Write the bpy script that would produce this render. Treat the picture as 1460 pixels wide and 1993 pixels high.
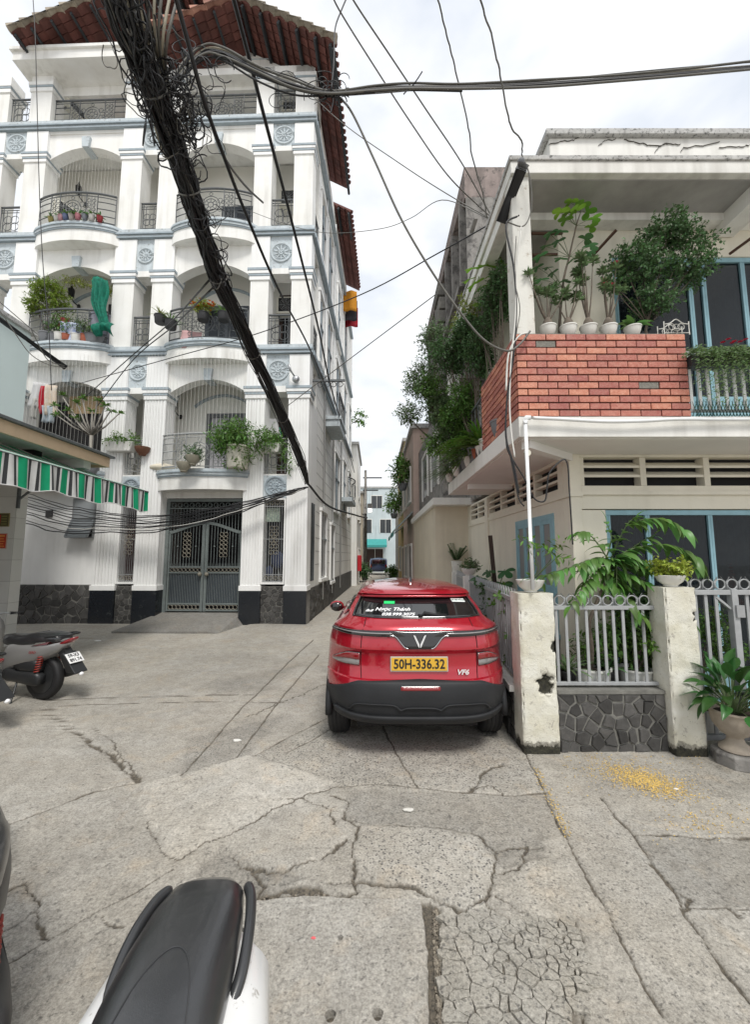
import bpy, bmesh, math, random
import numpy as np
from mathutils import Vector, Matrix
for _o in list(bpy.data.objects):
 bpy.data.objects.remove(_o)
SC = bpy.context.scene
COL = SC.collection
RAD = math.radians
# ------------------------------------------------------------------ camera
CAM_H = 1.9
PITCH = math.atan(84 / 794.0)
cam_d = bpy.data.cameras.new('camera')
cam = bpy.data.objects.new('camera', cam_d)
COL.objects.link(cam)
cam.location = (0, 0, CAM_H)
cam.rotation_euler = (math.pi / 2 + PITCH, 0, 0)
cam_d.sensor_fit = 'HORIZONTAL'
cam_d.sensor_width = 36.0
cam_d.lens = 36.0 * 794 / 1460
cam_d.clip_start = 0.05
cam_d.clip_end = 2000
SC.camera = cam
# ------------------------------------------------------------------ world: bright overcast
SUN_EL, SUN_AZ = RAD(56), RAD(164)      # azimuth clockwise from +Y
world = bpy.data.worlds.new('World')
SC.world = world
world.use_nodes = True
wn, wl = world.node_tree.nodes, world.node_tree.links
wn.clear()
w_out = wn.new('ShaderNodeOutputWorld')
w_bg = wn.new('ShaderNodeBackground')
w_bg.inputs['Strength'].default_value = 0.12
w_sky = wn.new('ShaderNodeTexSky')
w_sky.sky_type = 'NISHITA'
w_sky.sun_disc = False
w_sky.sun_elevation = SUN_EL
w_sky.sun_rotation = SUN_AZ
w_sky.dust_density = 3.0
w_tc = wn.new('ShaderNodeTexCoord')
w_map = wn.new('ShaderNodeMapping')
w_map.inputs['Scale'].default_value = (1.0, 1.0, 2.2)
w_n1 = wn.new('ShaderNodeTexNoise')
w_n1.inputs['Scale'].default_value = 2.1
w_n1.inputs['Detail'].default_value = 7
w_n1.inputs['Roughness'].default_value = 0.52
w_n2 = wn.new('ShaderNodeTexNoise')
w_n2.inputs['Scale'].default_value = 3.7
w_n2.inputs['Detail'].default_value = 5
w_r1 = wn.new('ShaderNodeMapRange')       # cloud cover
w_r1.inputs['From Min'].default_value = 0.30
w_r1.inputs['From Max'].default_value = 0.56
w_r1.inputs['To Min'].default_value = 0.82
w_r1.inputs['To Max'].default_value = 1.0
w_cr = wn.new('ShaderNodeMix')
w_cr.data_type = 'RGBA'
w_cr.inputs[6].default_value = (3.35, 3.55, 3.85, 1)
w_cr.inputs[7].default_value = (4.45, 4.48, 4.52, 1)
w_r2 = wn.new('ShaderNodeMapRange')
w_r2.inputs['From Min'].default_value = 0.36
w_r2.inputs['From Max'].default_value = 0.60
w_mix = wn.new('ShaderNodeMix')
w_mix.data_type = 'RGBA'
wl.new(w_tc.outputs['Generated'], w_map.inputs['Vector'])
wl.new(w_map.outputs[0], w_n1.inputs['Vector'])
wl.new(w_map.outputs[0], w_n2.inputs['Vector'])
wl.new(w_n1.outputs[0], w_r1.inputs[0])
wl.new(w_n2.outputs[0], w_r2.inputs[0])
wl.new(w_r2.outputs[0], w_cr.inputs[0])
wl.new(w_r1.outputs[0], w_mix.inputs[0])
wl.new(w_sky.outputs[0], w_mix.inputs[6])
wl.new(w_cr.outputs[2], w_mix.inputs[7])
wl.new(w_mix.outputs[2], w_bg.inputs['Color'])
wl.new(w_bg.outputs[0], w_out.inputs['Surface'])
sun_d = bpy.data.lights.new('sun', 'SUN')
sun_d.energy = 1.25
sun_d.angle = RAD(16)
sun_d.color = (1.0, 0.97, 0.92)
sun = bpy.data.objects.new('sun', sun_d)
COL.objects.link(sun)
_sd = Vector((math.sin(SUN_AZ) * math.cos(SUN_EL), math.cos(SUN_AZ) * math.cos(SUN_EL), math.sin(SUN_EL)))
sun.rotation_euler = (-_sd).to_track_quat('-Z', 'Y').to_euler()
sun.location = _sd * 60
SC.view_settings.view_transform = 'Standard'
SC.view_settings.look = 'None'
SC.view_settings.gamma = 1.0
SC.view_settings.use_curve_mapping = False
SC.view_settings.exposure = 1.1
SC.cycles.max_bounces = 6
SC.cycles.diffuse_bounces = 5
SC.cycles.glossy_bounces = 3
SC.cycles.transmission_bounces = 4
SC.cycles.transparent_max_bounces = 8
SC.cycles.use_denoising = True
# ------------------------------------------------------------------ survey helpers: sight lines of the photograph
_F, _O = 794.0, np.array([0, 0, CAM_H])
def _ray(u, v):
 dx, dy = (u - 730) / _F, (996.5 - v) / _F
 return np.array([dx, math.cos(PITCH) - dy * math.sin(PITCH), math.sin(PITCH) + dy * math.cos(PITCH)])
def at_y(u, v, y):
 d = _ray(u, v); return Vector(_O + d * (y / d[1]))
def at_z(u, v, z):
 d = _ray(u, v); return Vector(_O + d * ((z - CAM_H) / d[2]))
def at_x(u, v, x):
 d = _ray(u, v); return Vector(_O + d * (x / d[0]))
# ------------------------------------------------------------------ mesh helpers
def new_mesh(name, verts, faces):
 me = bpy.data.meshes.new(name)
 me.from_pydata([tuple(p) for p in verts], [], faces)
 return me
def link(name, data, parent=None):
 o = bpy.data.objects.new(name, data)
 COL.objects.link(o)
 if parent is not None:
  o.parent = parent
 return o
def empty(name, loc=(0, 0, 0), rz=0.0, parent=None, rot=None, scale=None):
 o = link(name, None, parent)
 o.empty_display_size = 0.1
 o.location = loc
 o.rotation_euler = rot if rot else (0, 0, rz)
 if scale:
  o.scale = (scale,) * 3 if not hasattr(scale, '__len__') else scale
 return o
def tag(o, label, cat, group=None):
 o['label'] = label
 o['category'] = cat
 if group:
  o['group'] = group
 return o
def struct(o, label=None):
 o['kind'] = 'structure'
 if label:
  o['label'] = label
 return o
def copy_tree(o, parent=None):
 c = o.copy(); COL.objects.link(c); c.parent = parent
 for k in ('label', 'category', 'group'):
  if parent is None and k in c:
   del c[k]
 for ch in o.children:
  copy_tree(ch, c)
 return c
def frame_from(d, up=(0, 0, 1)):
 d = Vector(d).normalized(); up = Vector(up)
 if abs(d.dot(up)) > 0.98:
  up = Vector((0, 1, 0)) if abs(d.y) < 0.9 else Vector((1, 0, 0))
 a = d.cross(up).normalized(); b = a.cross(d).normalized()
 return d, a, b
def smooth_path(pts, n=8):
 """Catmull-Rom through pts"""
 P = [Vector(p) for p in pts]
 if len(P) < 3:
  return [P[0].lerp(P[-1], i / n) for i in range(n + 1)]
 P = [P[0] * 2 - P[1]] + P + [P[-1] * 2 - P[-2]]
 out = []
 for i in range(1, len(P) - 2):
  p0, p1, p2, p3 = P[i - 1:i + 3]
  for k in range(n):
   t = k / n
   out.append(0.5 * ((2 * p1) + (p2 - p0) * t + (2 * p0 - 5 * p1 + 4 * p2 - p3) * t * t + (3 * p1 - p0 - 3 * p2 + p3) * t ** 3))
 out.append(P[-2])
 return out
class MB:
 def __init__(s):
  s.v, s.f = [], []
 def add(s, vs, fs):
  o = len(s.v)
  s.v += [tuple(p) for p in vs]
  s.f += [tuple(i + o for i in f) for f in fs]
  return s
 def box(s, x0, x1, y0, y1, z0, z1):
  vs = [(x, y, z) for z in (z0, z1) for y in (y0, y1) for x in (x0, x1)]
  return s.add(vs, [(0, 2, 3, 1), (4, 5, 7, 6), (0, 1, 5, 4), (2, 6, 7, 3), (0, 4, 6, 2), (1, 3, 7, 5)])
 def cbox(s, c, sx, sy, sz):
  return s.box(c[0] - sx / 2, c[0] + sx / 2, c[1] - sy / 2, c[1] + sy / 2, c[2] - sz / 2, c[2] + sz / 2)
 def bar(s, p, q, w, h=None, up=(0, 0, 1)):
  h = w if h is None else h
  p, q = Vector(p), Vector(q)
  d, a, b = frame_from(q - p, up)
  vs = [e + a * i * w / 2 + b * j * h / 2 for e in (p, q) for i, j in ((-1, -1), (1, -1), (1, 1), (-1, 1))]
  return s.add(vs, [(3, 2, 1, 0), (4, 5, 6, 7), (0, 1, 5, 4), (1, 2, 6, 5), (2, 3, 7, 6), (3, 0, 4, 7)])
 def tube(s, pts, r, n=6, cap=True, closed=False):
  P = [Vector(p) for p in pts]; m = len(P)
  rs = list(r) if hasattr(r, '__len__') else [r] * m
  vs, fs = [], []
  a0 = None
  for i in range(m):
   if closed:
    d = P[(i + 1) % m] - P[i - 1]
   else:
    d = P[min(i + 1, m - 1)] - P[max(i - 1, 0)]
   if d.length < 1e-9:
    d = Vector((0, 0, 1))
   d.normalize()
   if a0 is None:
    _, a, b = frame_from(d)
   else:
    a = (a0 - d * a0.dot(d))
    if a.length < 1e-6:
     _, a, b = frame_from(d)
    a.normalize(); b = d.cross(a)
   a0 = a
   for k in range(n):
    t = 2 * math.pi * k / n
    vs.append(P[i] + (a * math.cos(t) + b * math.sin(t)) * rs[i])
  rng = m if closed else m - 1
  for i in range(rng):
   j = (i + 1) % m
   for k in range(n):
    l = (k + 1) % n
    fs.append((i * n + k, i * n + l, j * n + l, j * n + k))
  if cap and not closed:
   fs.append(tuple(range(n - 1, -1, -1)))
   fs.append(tuple((m - 1) * n + k for k in range(n)))
  return s.add(vs, fs)
 def cyl(s, p, q, r, r2=None, n=12):
  return s.tube([p, q], [r, r if r2 is None else r2], n)
 def ring(s, c, rad, r, axis='y', n=16, m=5, sx=1.0, sz=1.0):
  pts = []
  for k in range(n):
   t = 2 * math.pi * k / n
   u, w = math.cos(t) * rad * sx, math.sin(t) * rad * sz
   pts.append({'y': (c[0] + u, c[1], c[2] + w), 'x': (c[0], c[1] + u, c[2] + w), 'z': (c[0] + u, c[1] + w, c[2])}[axis])
  return s.tube(pts, r, m, closed=True)
 def lathe(s, prof, n=16, c=(0, 0, 0), sq=1.0, wob=None):
  vs, fs = [], []
  m = len(prof)
  for i, (r, z) in enumerate(prof):
   for k in range(n):
    t = 2 * math.pi * k / n
    rr = r * (wob(t, i) if wob else 1)
    vs.append((c[0] + rr * math.cos(t), c[1] + rr * math.sin(t) * sq, c[2] + z))
  for i in range(m - 1):
   for k in range(n):
    l = (k + 1) % n
    fs.append((i * n + k, i * n + l, (i + 1) * n + l, (i + 1) * n + k))
  fs.append(tuple(range(n - 1, -1, -1)))
  fs.append(tuple((m - 1) * n + k for k in range(n)))
  return s.add(vs, fs)
 def prism(s, poly, d0, d1, plane='xz'):
  """poly in a plane, extruded along the remaining axis"""
  mp = {'xz': lambda p, d: (p[0], d, p[1]), 'xy': lambda p, d: (p[0], p[1], d), 'yz': lambda p, d: (d, p[0], p[1])}[plane]
  n = len(poly)
  vs = [mp(p, d0) for p in poly] + [mp(p, d1) for p in poly]
  fs = [tuple(range(n)), tuple(range(2 * n - 1, n - 1, -1))]
  fs += [(i, i + n, (i + 1) % n + n, (i + 1) % n) for i in range(n)]
  return s.add(vs, fs)
 def ball(s, c, r, n=10, m=7, sz=1.0, sx=1.0, sy=1.0):
  vs, fs = [], []
  for i in range(1, m):
   ph = math.pi * i / m
   for k in range(n):
    t = 2 * math.pi * k / n
    vs.append((c[0] + r * sx * math.sin(ph) * math.cos(t), c[1] + r * sy * math.sin(ph) * math.sin(t), c[2] + r * sz * math.cos(ph)))
  top, bot = len(vs), len(vs) + 1
  vs += [(c[0], c[1], c[2] + r * sz), (c[0], c[1], c[2] - r * sz)]
  for i in range(m - 2):
   for k in range(n):
    l = (k + 1) % n
    fs.append((i * n + k, (i + 1) * n + k, (i + 1) * n + l, i * n + l))
  for k in range(n):
   l = (k + 1) % n
   fs.append((top, k, l)); fs.append((bot, (m - 2) * n + l, (m - 2) * n + k))
  return s.add(vs, fs)
 def grid(s, fn, nu, nv):
  """fn(i/nu, j/nv) -> point"""
  vs = [fn(i / nu, j / nv) for j in range(nv + 1) for i in range(nu + 1)]
  fs = [(j * (nu + 1) + i, j * (nu + 1) + i + 1, (j + 1) * (nu + 1) + i + 1, (j + 1) * (nu + 1) + i) for j in range(nv) for i in range(nu)]
  return s.add(vs, fs)
 def mesh(s, name, mat, smooth=False):
  me = new_mesh(name, s.v, s.f)
  if mat:
   me.materials.append(mat)
  bm = bmesh.new(); bm.from_mesh(me)
  bmesh.ops.recalc_face_normals(bm, faces=bm.faces)
  bm.to_mesh(me); bm.free()
  if smooth:
   me.shade_smooth() if smooth is True else me.shade_smooth()
   if smooth is not True:
    try:
     me.set_sharp_from_angle(angle=RAD(smooth))
    except Exception:
     pass
  return me
 def build(s, name, mat, parent=None, smooth=False, bevel=0.0, solid=0.0):
  o = link(name, s.mesh(name, mat, smooth), parent)
  if solid:
   md = o.modifiers.new('thickness', 'SOLIDIFY'); md.thickness = solid; md.offset = 0
  if bevel:
   md = o.modifiers.new('edge', 'BEVEL'); md.width = bevel; md.segments = 2; md.limit_method = 'ANGLE'; md.angle_limit = RAD(40)
  return o
def share(name, mesh, parent=None, loc=(0, 0, 0), rot=(0, 0, 0), scale=(1, 1, 1)):
 o = link(name, mesh, parent)
 o.location = loc; o.rotation_euler = rot; o.scale = scale
 return o
def text_mesh(txt, size, mat, depth=0.002, shear=0.0, align='CENTER', bold=0.0, sx=1.0):
 cu = bpy.data.curves.new('lettering', 'FONT')
 cu.body = txt; cu.size = size; cu.extrude = depth; cu.shear = shear; cu.offset = bold
 cu.align_x = align; cu.align_y = 'CENTER'; cu.resolution_u = 3
 ob = bpy.data.objects.new('lettering', cu); COL.objects.link(ob)
 me = bpy.data.meshes.new_from_object(ob.evaluated_get(bpy.context.evaluated_depsgraph_get()))
 bpy.data.objects.remove(ob); bpy.data.curves.remove(cu)
 if sx != 1.0:
  for v in me.vertices:
   v.co.x *= sx
 me.materials.clear(); me.materials.append(mat)
 return me
# ------------------------------------------------------------------ material helpers
MATS = {}
def _n(nt, t, **kw):
 nd = nt.nodes.new(t)
 for k, v in kw.items():
  if k in nd.inputs.keys():
   nd.inputs[k].default_value = v
  else:
   setattr(nd, k, v)
 return nd
def c4(c):
 return (c[0], c[1], c[2], 1.0) if len(c) == 3 else tuple(c)
def mat(name, col, rough=0.7, metal=0.0, var=0.0, vscale=3.0, vcol=None, bump=0.0, bscale=60.0, streak=0.0, scol=(0.10, 0.10, 0.09),
  spots=0.0, spscale=14.0, spcol=(0.05, 0.05, 0.045), objrand=0.0, island=0.0, coat=0.0, spec=0.5, transl=0.0, huevar=0.0, coord='world', stile=None, fine=0.0):
 if name in MATS:
  return MATS[name]
 m = bpy.data.materials.new(name); m.use_nodes = True
 nt = m.node_tree; L = nt.links.new
 bs = nt.nodes['Principled BSDF']
 bs.inputs['Roughness'].default_value = rough
 bs.inputs['Metallic'].default_value = metal
 bs.inputs['Specular IOR Level'].default_value = spec
 if coat:
  bs.inputs['Coat Weight'].default_value = coat
  bs.inputs['Coat Roughness'].default_value = 0.04
 if coord == 'world':
  pos = nt.nodes.new('ShaderNodeNewGeometry').outputs['Position']
 else:
  pos = nt.nodes.new('ShaderNodeTexCoord').outputs['Object']
 cur = None
 def mixc(fac, a, b, blend='MIX'):
  mx = nt.nodes.new('ShaderNodeMix'); mx.data_type = 'RGBA'; mx.blend_type = blend
  for sock, val in ((0, fac), (6, a), (7, b)):
   if hasattr(val, 'links') or hasattr(val, 'is_linked'):
    L(val, mx.inputs[sock])
   else:
    mx.inputs[sock].default_value = val
  return mx.outputs[2]
 def noise(scale, detail=4, rough_=0.55, vec=None, dist=0.0):
  nd = _n(nt, 'ShaderNodeTexNoise', Scale=scale, Detail=detail, Roughness=rough_, Distortion=dist)
  L(vec if vec is not None else pos, nd.inputs['Vector'])
  return nd.outputs[0]
 def rng(x, a, b, c=0.0, d=1.0):
  nd = nt.nodes.new('ShaderNodeMapRange')
  L(x, nd.inputs[0])
  nd.inputs[1].default_value, nd.inputs[2].default_value, nd.inputs[3].default_value, nd.inputs[4].default_value = a, b, c, d
  return nd.outputs[0]
 base = c4(col)
 cur = base
 if var:
  dark = c4(vcol) if vcol else tuple(x * (1 - var) for x in base[:3]) + (1,)
  cur = mixc(rng(noise(vscale, 6, 0.6), 0.32, 0.68), cur, dark)
 if fine:
  k = rng(noise(bscale * 2.5, 3, 0.7), 0.3, 0.7, 1 - fine, 1 + fine)
  cb = nt.nodes.new('ShaderNodeVectorMath'); cb.operation = 'SCALE'
  if hasattr(cur, 'is_linked'):
   L(cur, cb.inputs[0])
  else:
   cb.inputs[0].default_value = cur[:3]
  L(k, cb.inputs['Scale'])
  cur = cb.outputs[0]
 if spots:
  cur = mixc(rng(noise(spscale, 8, 0.68, dist=0.4), 0.62 - spots * 0.2, 0.72 - spots * 0.15), cur, c4(spcol))
 if streak:
  mp = nt.nodes.new('ShaderNodeMapping'); mp.inputs['Scale'].default_value = (3.2, 3.2, 0.30)
  L(pos, mp.inputs['Vector'])
  s1 = rng(noise(1.6, 3, 0.5, mp.outputs[0]), 0.46, 0.80)
  s2 = rng(noise(0.55, 4, 0.6), 0.35, 0.65)
  mm = nt.nodes.new('ShaderNodeMath'); mm.operation = 'MULTIPLY'; L(s1, mm.inputs[0]); L(s2, mm.inputs[1])
  m2 = nt.nodes.new('ShaderNodeMath'); m2.operation = 'MULTIPLY'; L(mm.outputs[0], m2.inputs[0]); m2.inputs[1].default_value = streak
  cur = mixc(m2.outputs[0], cur, c4(scol))
 if objrand or island:
  src = nt.nodes.new('ShaderNodeObjectInfo').outputs['Random'] if objrand else nt.nodes.new('ShaderNodeNewGeometry').outputs['Random Per Island']
  amt = objrand or island
  hs = nt.nodes.new('ShaderNodeHueSaturation')
  L(rng(src, 0, 1, 1 - amt, 1 + amt), hs.inputs['Value'])
  if huevar:
   L(rng(src, 0, 1, 0.5 - huevar, 0.5 + huevar), hs.inputs['Hue'])
  if hasattr(cur, 'is_linked'):
   L(cur, hs.inputs['Color'])
  else:
   hs.inputs['Color'].default_value = cur
  cur = hs.outputs[0]
 if hasattr(cur, 'is_linked'):
  L(cur, bs.inputs['Base Color'])
 else:
  bs.inputs['Base Color'].default_value = cur
 if bump:
  bp = nt.nodes.new('ShaderNodeBump'); bp.inputs['Strength'].default_value = bump; bp.inputs['Distance'].default_value = 0.01
  L(noise(bscale, 6, 0.65), bp.inputs['Height'])
  L(bp.outputs[0], bs.inputs['Normal'])
 if transl:
  tr = nt.nodes.new('ShaderNodeBsdfTranslucent')
  if hasattr(cur, 'is_linked'):
   L(cur, tr.inputs['Color'])
  else:
   tr.inputs['Color'].default_value = cur
  ms = nt.nodes.new('ShaderNodeMixShader'); ms.inputs[0].default_value = transl
  L(bs.outputs[0], ms.inputs[1]); L(tr.outputs[0], ms.inputs[2])
  L(ms.outputs[0], nt.nodes['Material Output'].inputs['Surface'])
 MATS[name] = m
 return m
def glass_mat(name, tint=(0.02, 0.025, 0.03), see=0.35, rough=0.03):
 """window pane: mirror-like sheen over a partly see-through dark pane"""
 if name in MATS:
  return MATS[name]
 m = bpy.data.materials.new(name); m.use_nodes = True
 nt = m.node_tree
 bs = nt.nodes['Principled BSDF']
 bs.inputs['Base Color'].default_value = c4(tint); bs.inputs['Roughness'].default_value = rough
 tr = nt.nodes.new('ShaderNodeBsdfTransparent'); tr.inputs[0].default_value = (0.75, 0.8, 0.8, 1)
 ms = nt.nodes.new('ShaderNodeMixShader'); ms.inputs[0].default_value = see
 nt.links.new(bs.outputs[0], ms.inputs[1]); nt.links.new(tr.outputs[0], ms.inputs[2])
 nt.links.new(ms.outputs[0], nt.nodes['Material Output'].inputs['Surface'])
 MATS[name] = m
 return m
M_WHITE = mat('white plaster', (0.83, 0.83, 0.81), 0.85, var=0.10, vscale=1.2, vcol=(.76,.75,.71), bump=0.25, bscale=30, streak=0.55, scol=(0.34, 0.32, 0.28), fine=0.03)
M_WHITE2 = mat('clean white plaster', (0.84, 0.84, 0.825), 0.8, var=0.04, vscale=2.0, bump=0.08, bscale=50, streak=0.38, scol=(0.36, 0.34, 0.30), fine=.02)
M_CREAMIN = mat('inner cream plaster', (0.80, 0.785, 0.73), 0.85, var=0.06, vscale=1.5, bump=0.1, bscale=40)
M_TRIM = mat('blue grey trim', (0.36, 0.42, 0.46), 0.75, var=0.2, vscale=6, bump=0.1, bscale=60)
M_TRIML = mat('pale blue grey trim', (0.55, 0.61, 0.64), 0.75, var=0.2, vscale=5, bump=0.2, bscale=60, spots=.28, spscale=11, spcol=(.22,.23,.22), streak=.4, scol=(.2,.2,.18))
M_IRON = mat('grey painted iron', (0.12, 0.13, 0.135), 0.5, var=0.3, vscale=12)
M_IRONL = mat('light grey painted iron', (0.33, 0.34, 0.34), 0.5, var=0.2, vscale=14)
M_GATE = mat('grey green gate paint', (0.165, 0.19, 0.185), 0.5, var=0.2, vscale=8, bump=0.05)
M_GOLD = mat('tarnished gold scroll', (0.27, 0.25, 0.20), 0.55, var=0.3, vscale=20)
M_GRANITE = mat('black granite', (0.016, 0.019, 0.024), 0.22, var=0.3, vscale=30, spots=0.15, spscale=5, spcol=(0.06, 0.065, 0.065))
M_STONE = mat('slate cladding stone', (0.075, 0.072, 0.068), 0.75, var=0.45, vscale=9, bump=0.5, bscale=28, objrand=0.45, fine=0.12)
M_MORTAR = mat('stone mortar', (0.21, 0.205, 0.185), 0.95, var=0.35, vscale=10, bump=0.5, bscale=50)
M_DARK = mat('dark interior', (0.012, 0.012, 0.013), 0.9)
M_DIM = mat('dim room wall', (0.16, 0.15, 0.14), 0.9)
M_GLASS = glass_mat('window glass')
M_BLACK = mat('black rubber', (0.012, 0.012, 0.013), 0.65, bump=0.1, bscale=120)
M_PVC = mat('white pvc', (0.74, 0.75, 0.75), 0.4, var=0.05, vscale=8)
M_METAL = mat('galvanised metal', (0.45, 0.46, 0.47), 0.4, metal=0.7, var=0.2, vscale=10)
M_TILE_RED = mat('red clay tile', (0.165, 0.060, 0.048), 0.8, var=0.4, vscale=4, island=0.28, bump=0.2, bscale=50)
M_TILE_CAP = mat('weathered ridge tile', (0.38, 0.33, 0.26), 0.85, var=0.35, vscale=5, objrand=0.2, bump=0.3, bscale=50)
M_TILE_CAP2 = mat('pinkish ridge tile', (0.45, 0.23, 0.17), 0.85, var=0.3, vscale=5, objrand=0.2, bump=0.3, bscale=50)
M_RAFTER = mat('dark rafter timber', (0.035, 0.04, 0.045), 0.7, var=0.3, vscale=7)
M_CONC = mat('grimy concrete', (0.30, 0.285, 0.265), 0.95, var=0.35, vscale=2.4, bump=0.6, bscale=22, streak=0.95, scol=(0.05, 0.047, 0.045), spots=0.6, spscale=5, spcol=(0.09, 0.085, 0.08), fine=0.1)
M_SOIL = mat('potting soil', (0.035, 0.026, 0.018), 0.95, bump=0.6, bscale=90)
# ================================================================== GROUND
RNG = np.random.default_rng(11)
def value_noise(x, y, scale, seed, octaves=3):
 """cheap smooth lattice noise on arrays, range about -1..1"""
 out = np.zeros_like(x); amp = 1.0; tot = 0.0
 for o in range(octaves):
  r = np.random.default_rng(seed + o); T = r.uniform(-1, 1, (256, 256))
  fx, fy = x * scale, y * scale
  ix, iy = np.floor(fx).astype(int), np.floor(fy).astype(int)
  tx, ty = fx - ix, fy - iy
  tx, ty = tx * tx * (3 - 2 * tx), ty * ty * (3 - 2 * ty)
  a = T[ix % 256, iy % 256]; b = T[(ix + 1) % 256, iy % 256]; c = T[ix % 256, (iy + 1) % 256]; d = T[(ix + 1) % 256, (iy + 1) % 256]
  out += amp * ((a * (1 - tx) + b * tx) * (1 - ty) + (c * (1 - tx) + d * tx) * ty)
  tot += amp; amp *= 0.5; scale *= 2.03
 return out / tot
def axis(a, b, step, lo, hi, g):
 v = list(np.arange(a, b, step)); s, p = step, v[-1]
 while p < hi:
  s *= g; p += s; v.append(p)
 s, p = step, v[0]; w = []
 while p > lo:
  s *= g; p -= s; w.append(p)
 return np.array(w[::-1] + v)
gx = axis(-2.7, 3.5, 0.0115, -420, 420, 1.13)
_gy = list(np.arange(1.5, 4.7, 0.0105)); _s = 0.0105
while _gy[-1] < 460:
 _s *= 1.022 if _gy[-1] < 14 else 1.13
 _gy.append(_gy[-1] + _s)
_b, _s = [], 0.0105
while not _b or _b[-1] > -60:
 _s *= 1.13; _b.append((_b[-1] if _b else 1.5) - _s)
gy = np.array(_b[::-1] + _gy)
GX, GY = np.meshgrid(gx, gy)
NX, NY = len(gx), len(gy)
near = (np.abs(GX) < 9) & (GY > -1) & (GY < 16)
GZ = np.where(near, 0.010 * value_noise(GX, GY, 0.7, 1) + 0.0035 * value_noise(GX, GY, 6, 5) + 0.0016 * value_noise(GX, GY, 28, 9, 2), 0.0)
CRACK = np.zeros_like(GX); TONE = np.zeros_like(GX); AGG = np.zeros_like(GX)
TONE += 0.45 * value_noise(GX, GY, 0.5, 21) + 0.5 * value_noise(GX, GY, 1.9, 31) + .3 * value_noise(GX, GY, 7, 33)
def gpt(u, v):
 p = at_z(u, v, 0.0); return (p.x, p.y)
def in_poly(px, soft=0.03, wob=0.05, seed=40):
 P = [gpt(*p) for p in px]
 X = GX + wob * value_noise(GX, GY, 5.0, seed); Y = GY + wob * value_noise(GX, GY, 5.0, seed + 7)
 ins = np.zeros(GX.shape, bool); dist = np.full(GX.shape, 1e9)
 xs = [p[0] for p in P]; ys = [p[1] for p in P]
 jj = np.where((gy > min(ys) - 0.4) & (gy < max(ys) + 0.4))[0]; ii = np.where((gx > min(xs) - 0.4) & (gx < max(xs) + 0.4))[0]
 if len(jj) == 0 or len(ii) == 0:
  return np.zeros(GX.shape)
 sl = (slice(jj[0], jj[-1] + 1), slice(ii[0], ii[-1] + 1))
 x, y = X[sl], Y[sl]
 a = np.zeros(x.shape, bool); dd = np.full(x.shape, 1e9)
 for k in range(len(P)):
  (x0, y0), (x1, y1) = P[k], P[(k + 1) % len(P)]
  c = ((y0 > y) != (y1 > y)) & (x < (x1 - x0) * (y - y0) / (y1 - y0 + 1e-12) + x0)
  a ^= c
  t = np.clip(((x - x0) * (x1 - x0) + (y - y0) * (y1 - y0)) / ((x1 - x0) ** 2 + (y1 - y0) ** 2 + 1e-12), 0, 1)
  dd = np.minimum(dd, np.hypot(x - x0 - t * (x1 - x0), y - y0 - t * (y1 - y0)))
 res = np.zeros(GX.shape)
 res[sl] = np.clip(np.where(a, dd, -dd) / soft * 0.5 + 0.5, 0, 1)
 return res
for i, (px, dz, tn, ag) in enumerate([
 ([(270, 1525), (480, 1470), (560, 1490), (650, 1528), (560, 1560), (345, 1672), (283, 1600)], 0.012, 0.75, 0.0),
 ([(490, 1475), (640, 1400), (1030, 1440), (1062, 1540), (812, 1532), (660, 1530)], 0.004, -0.15, 1.0),
 ([(672, 1532), (900, 1540), (1062, 1545), (1110, 1625), (960, 1628), (800, 1605), (668, 1592)], -0.006, -0.75, 0.3),
 ([(690, 1605), (800, 1605), (940, 1625), (962, 1690), (945, 1752), (905, 1770), (800, 1725), (690, 1700)], 0.005, 0.45, 0.9),
 ([(930, 1622), (1062, 1622), (1055, 1668), (975, 1690), (950, 1660)], -0.012, -0.9, 0.3),
 ([(985, 1690), (1100, 1660), (1160, 1760), (1110, 1795), (1000, 1775)], 0.008, 0.35, 0.4),
 ([(460, 1665), (560, 1575), (660, 1560), (680, 1630), (600, 1680), (500, 1692)], 0.006, 0.2, 0.1),
 ([(1240, 1628), (1470, 1632), (1470, 1765), (1330, 1755)], -0.008, -0.85, 0.2),
 ([(1085, 1480), (1470, 1500), (1470, 1560), (1150, 1545)], 0.0, -0.5, 0.5),
 ([(1070, 1560), (1170, 1560), (1240, 1640), (1320, 1765), (1470, 1960), (1470, 2050), (1310, 2000), (1140, 1700)], 0.004, 0.1, 0.4),
 ([(380, 1690), (440, 1640), (500, 1690), (560, 1690), (600, 1700), (500, 1745), (430, 1720)], -0.015, -1.0, 0.3),
 ([(590, 1290), (400, 1330), (420, 1350), (520, 1345)], 0.0, -1.0, 0.2),
 ([(360, 1440), (560, 1390), (480, 1470), (350, 1510)], -0.004, -0.6, 0.7),
 ([(620, 1420), (985, 1410), (985, 1450), (700, 1455)], 0.0, -0.5, 0.8),
]):
 w = in_poly(px, soft=0.02 if dz else 0.15, seed=60 + i)
 GZ += w * dz; TONE += w * tn; AGG = np.maximum(AGG, w * ag)
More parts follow.
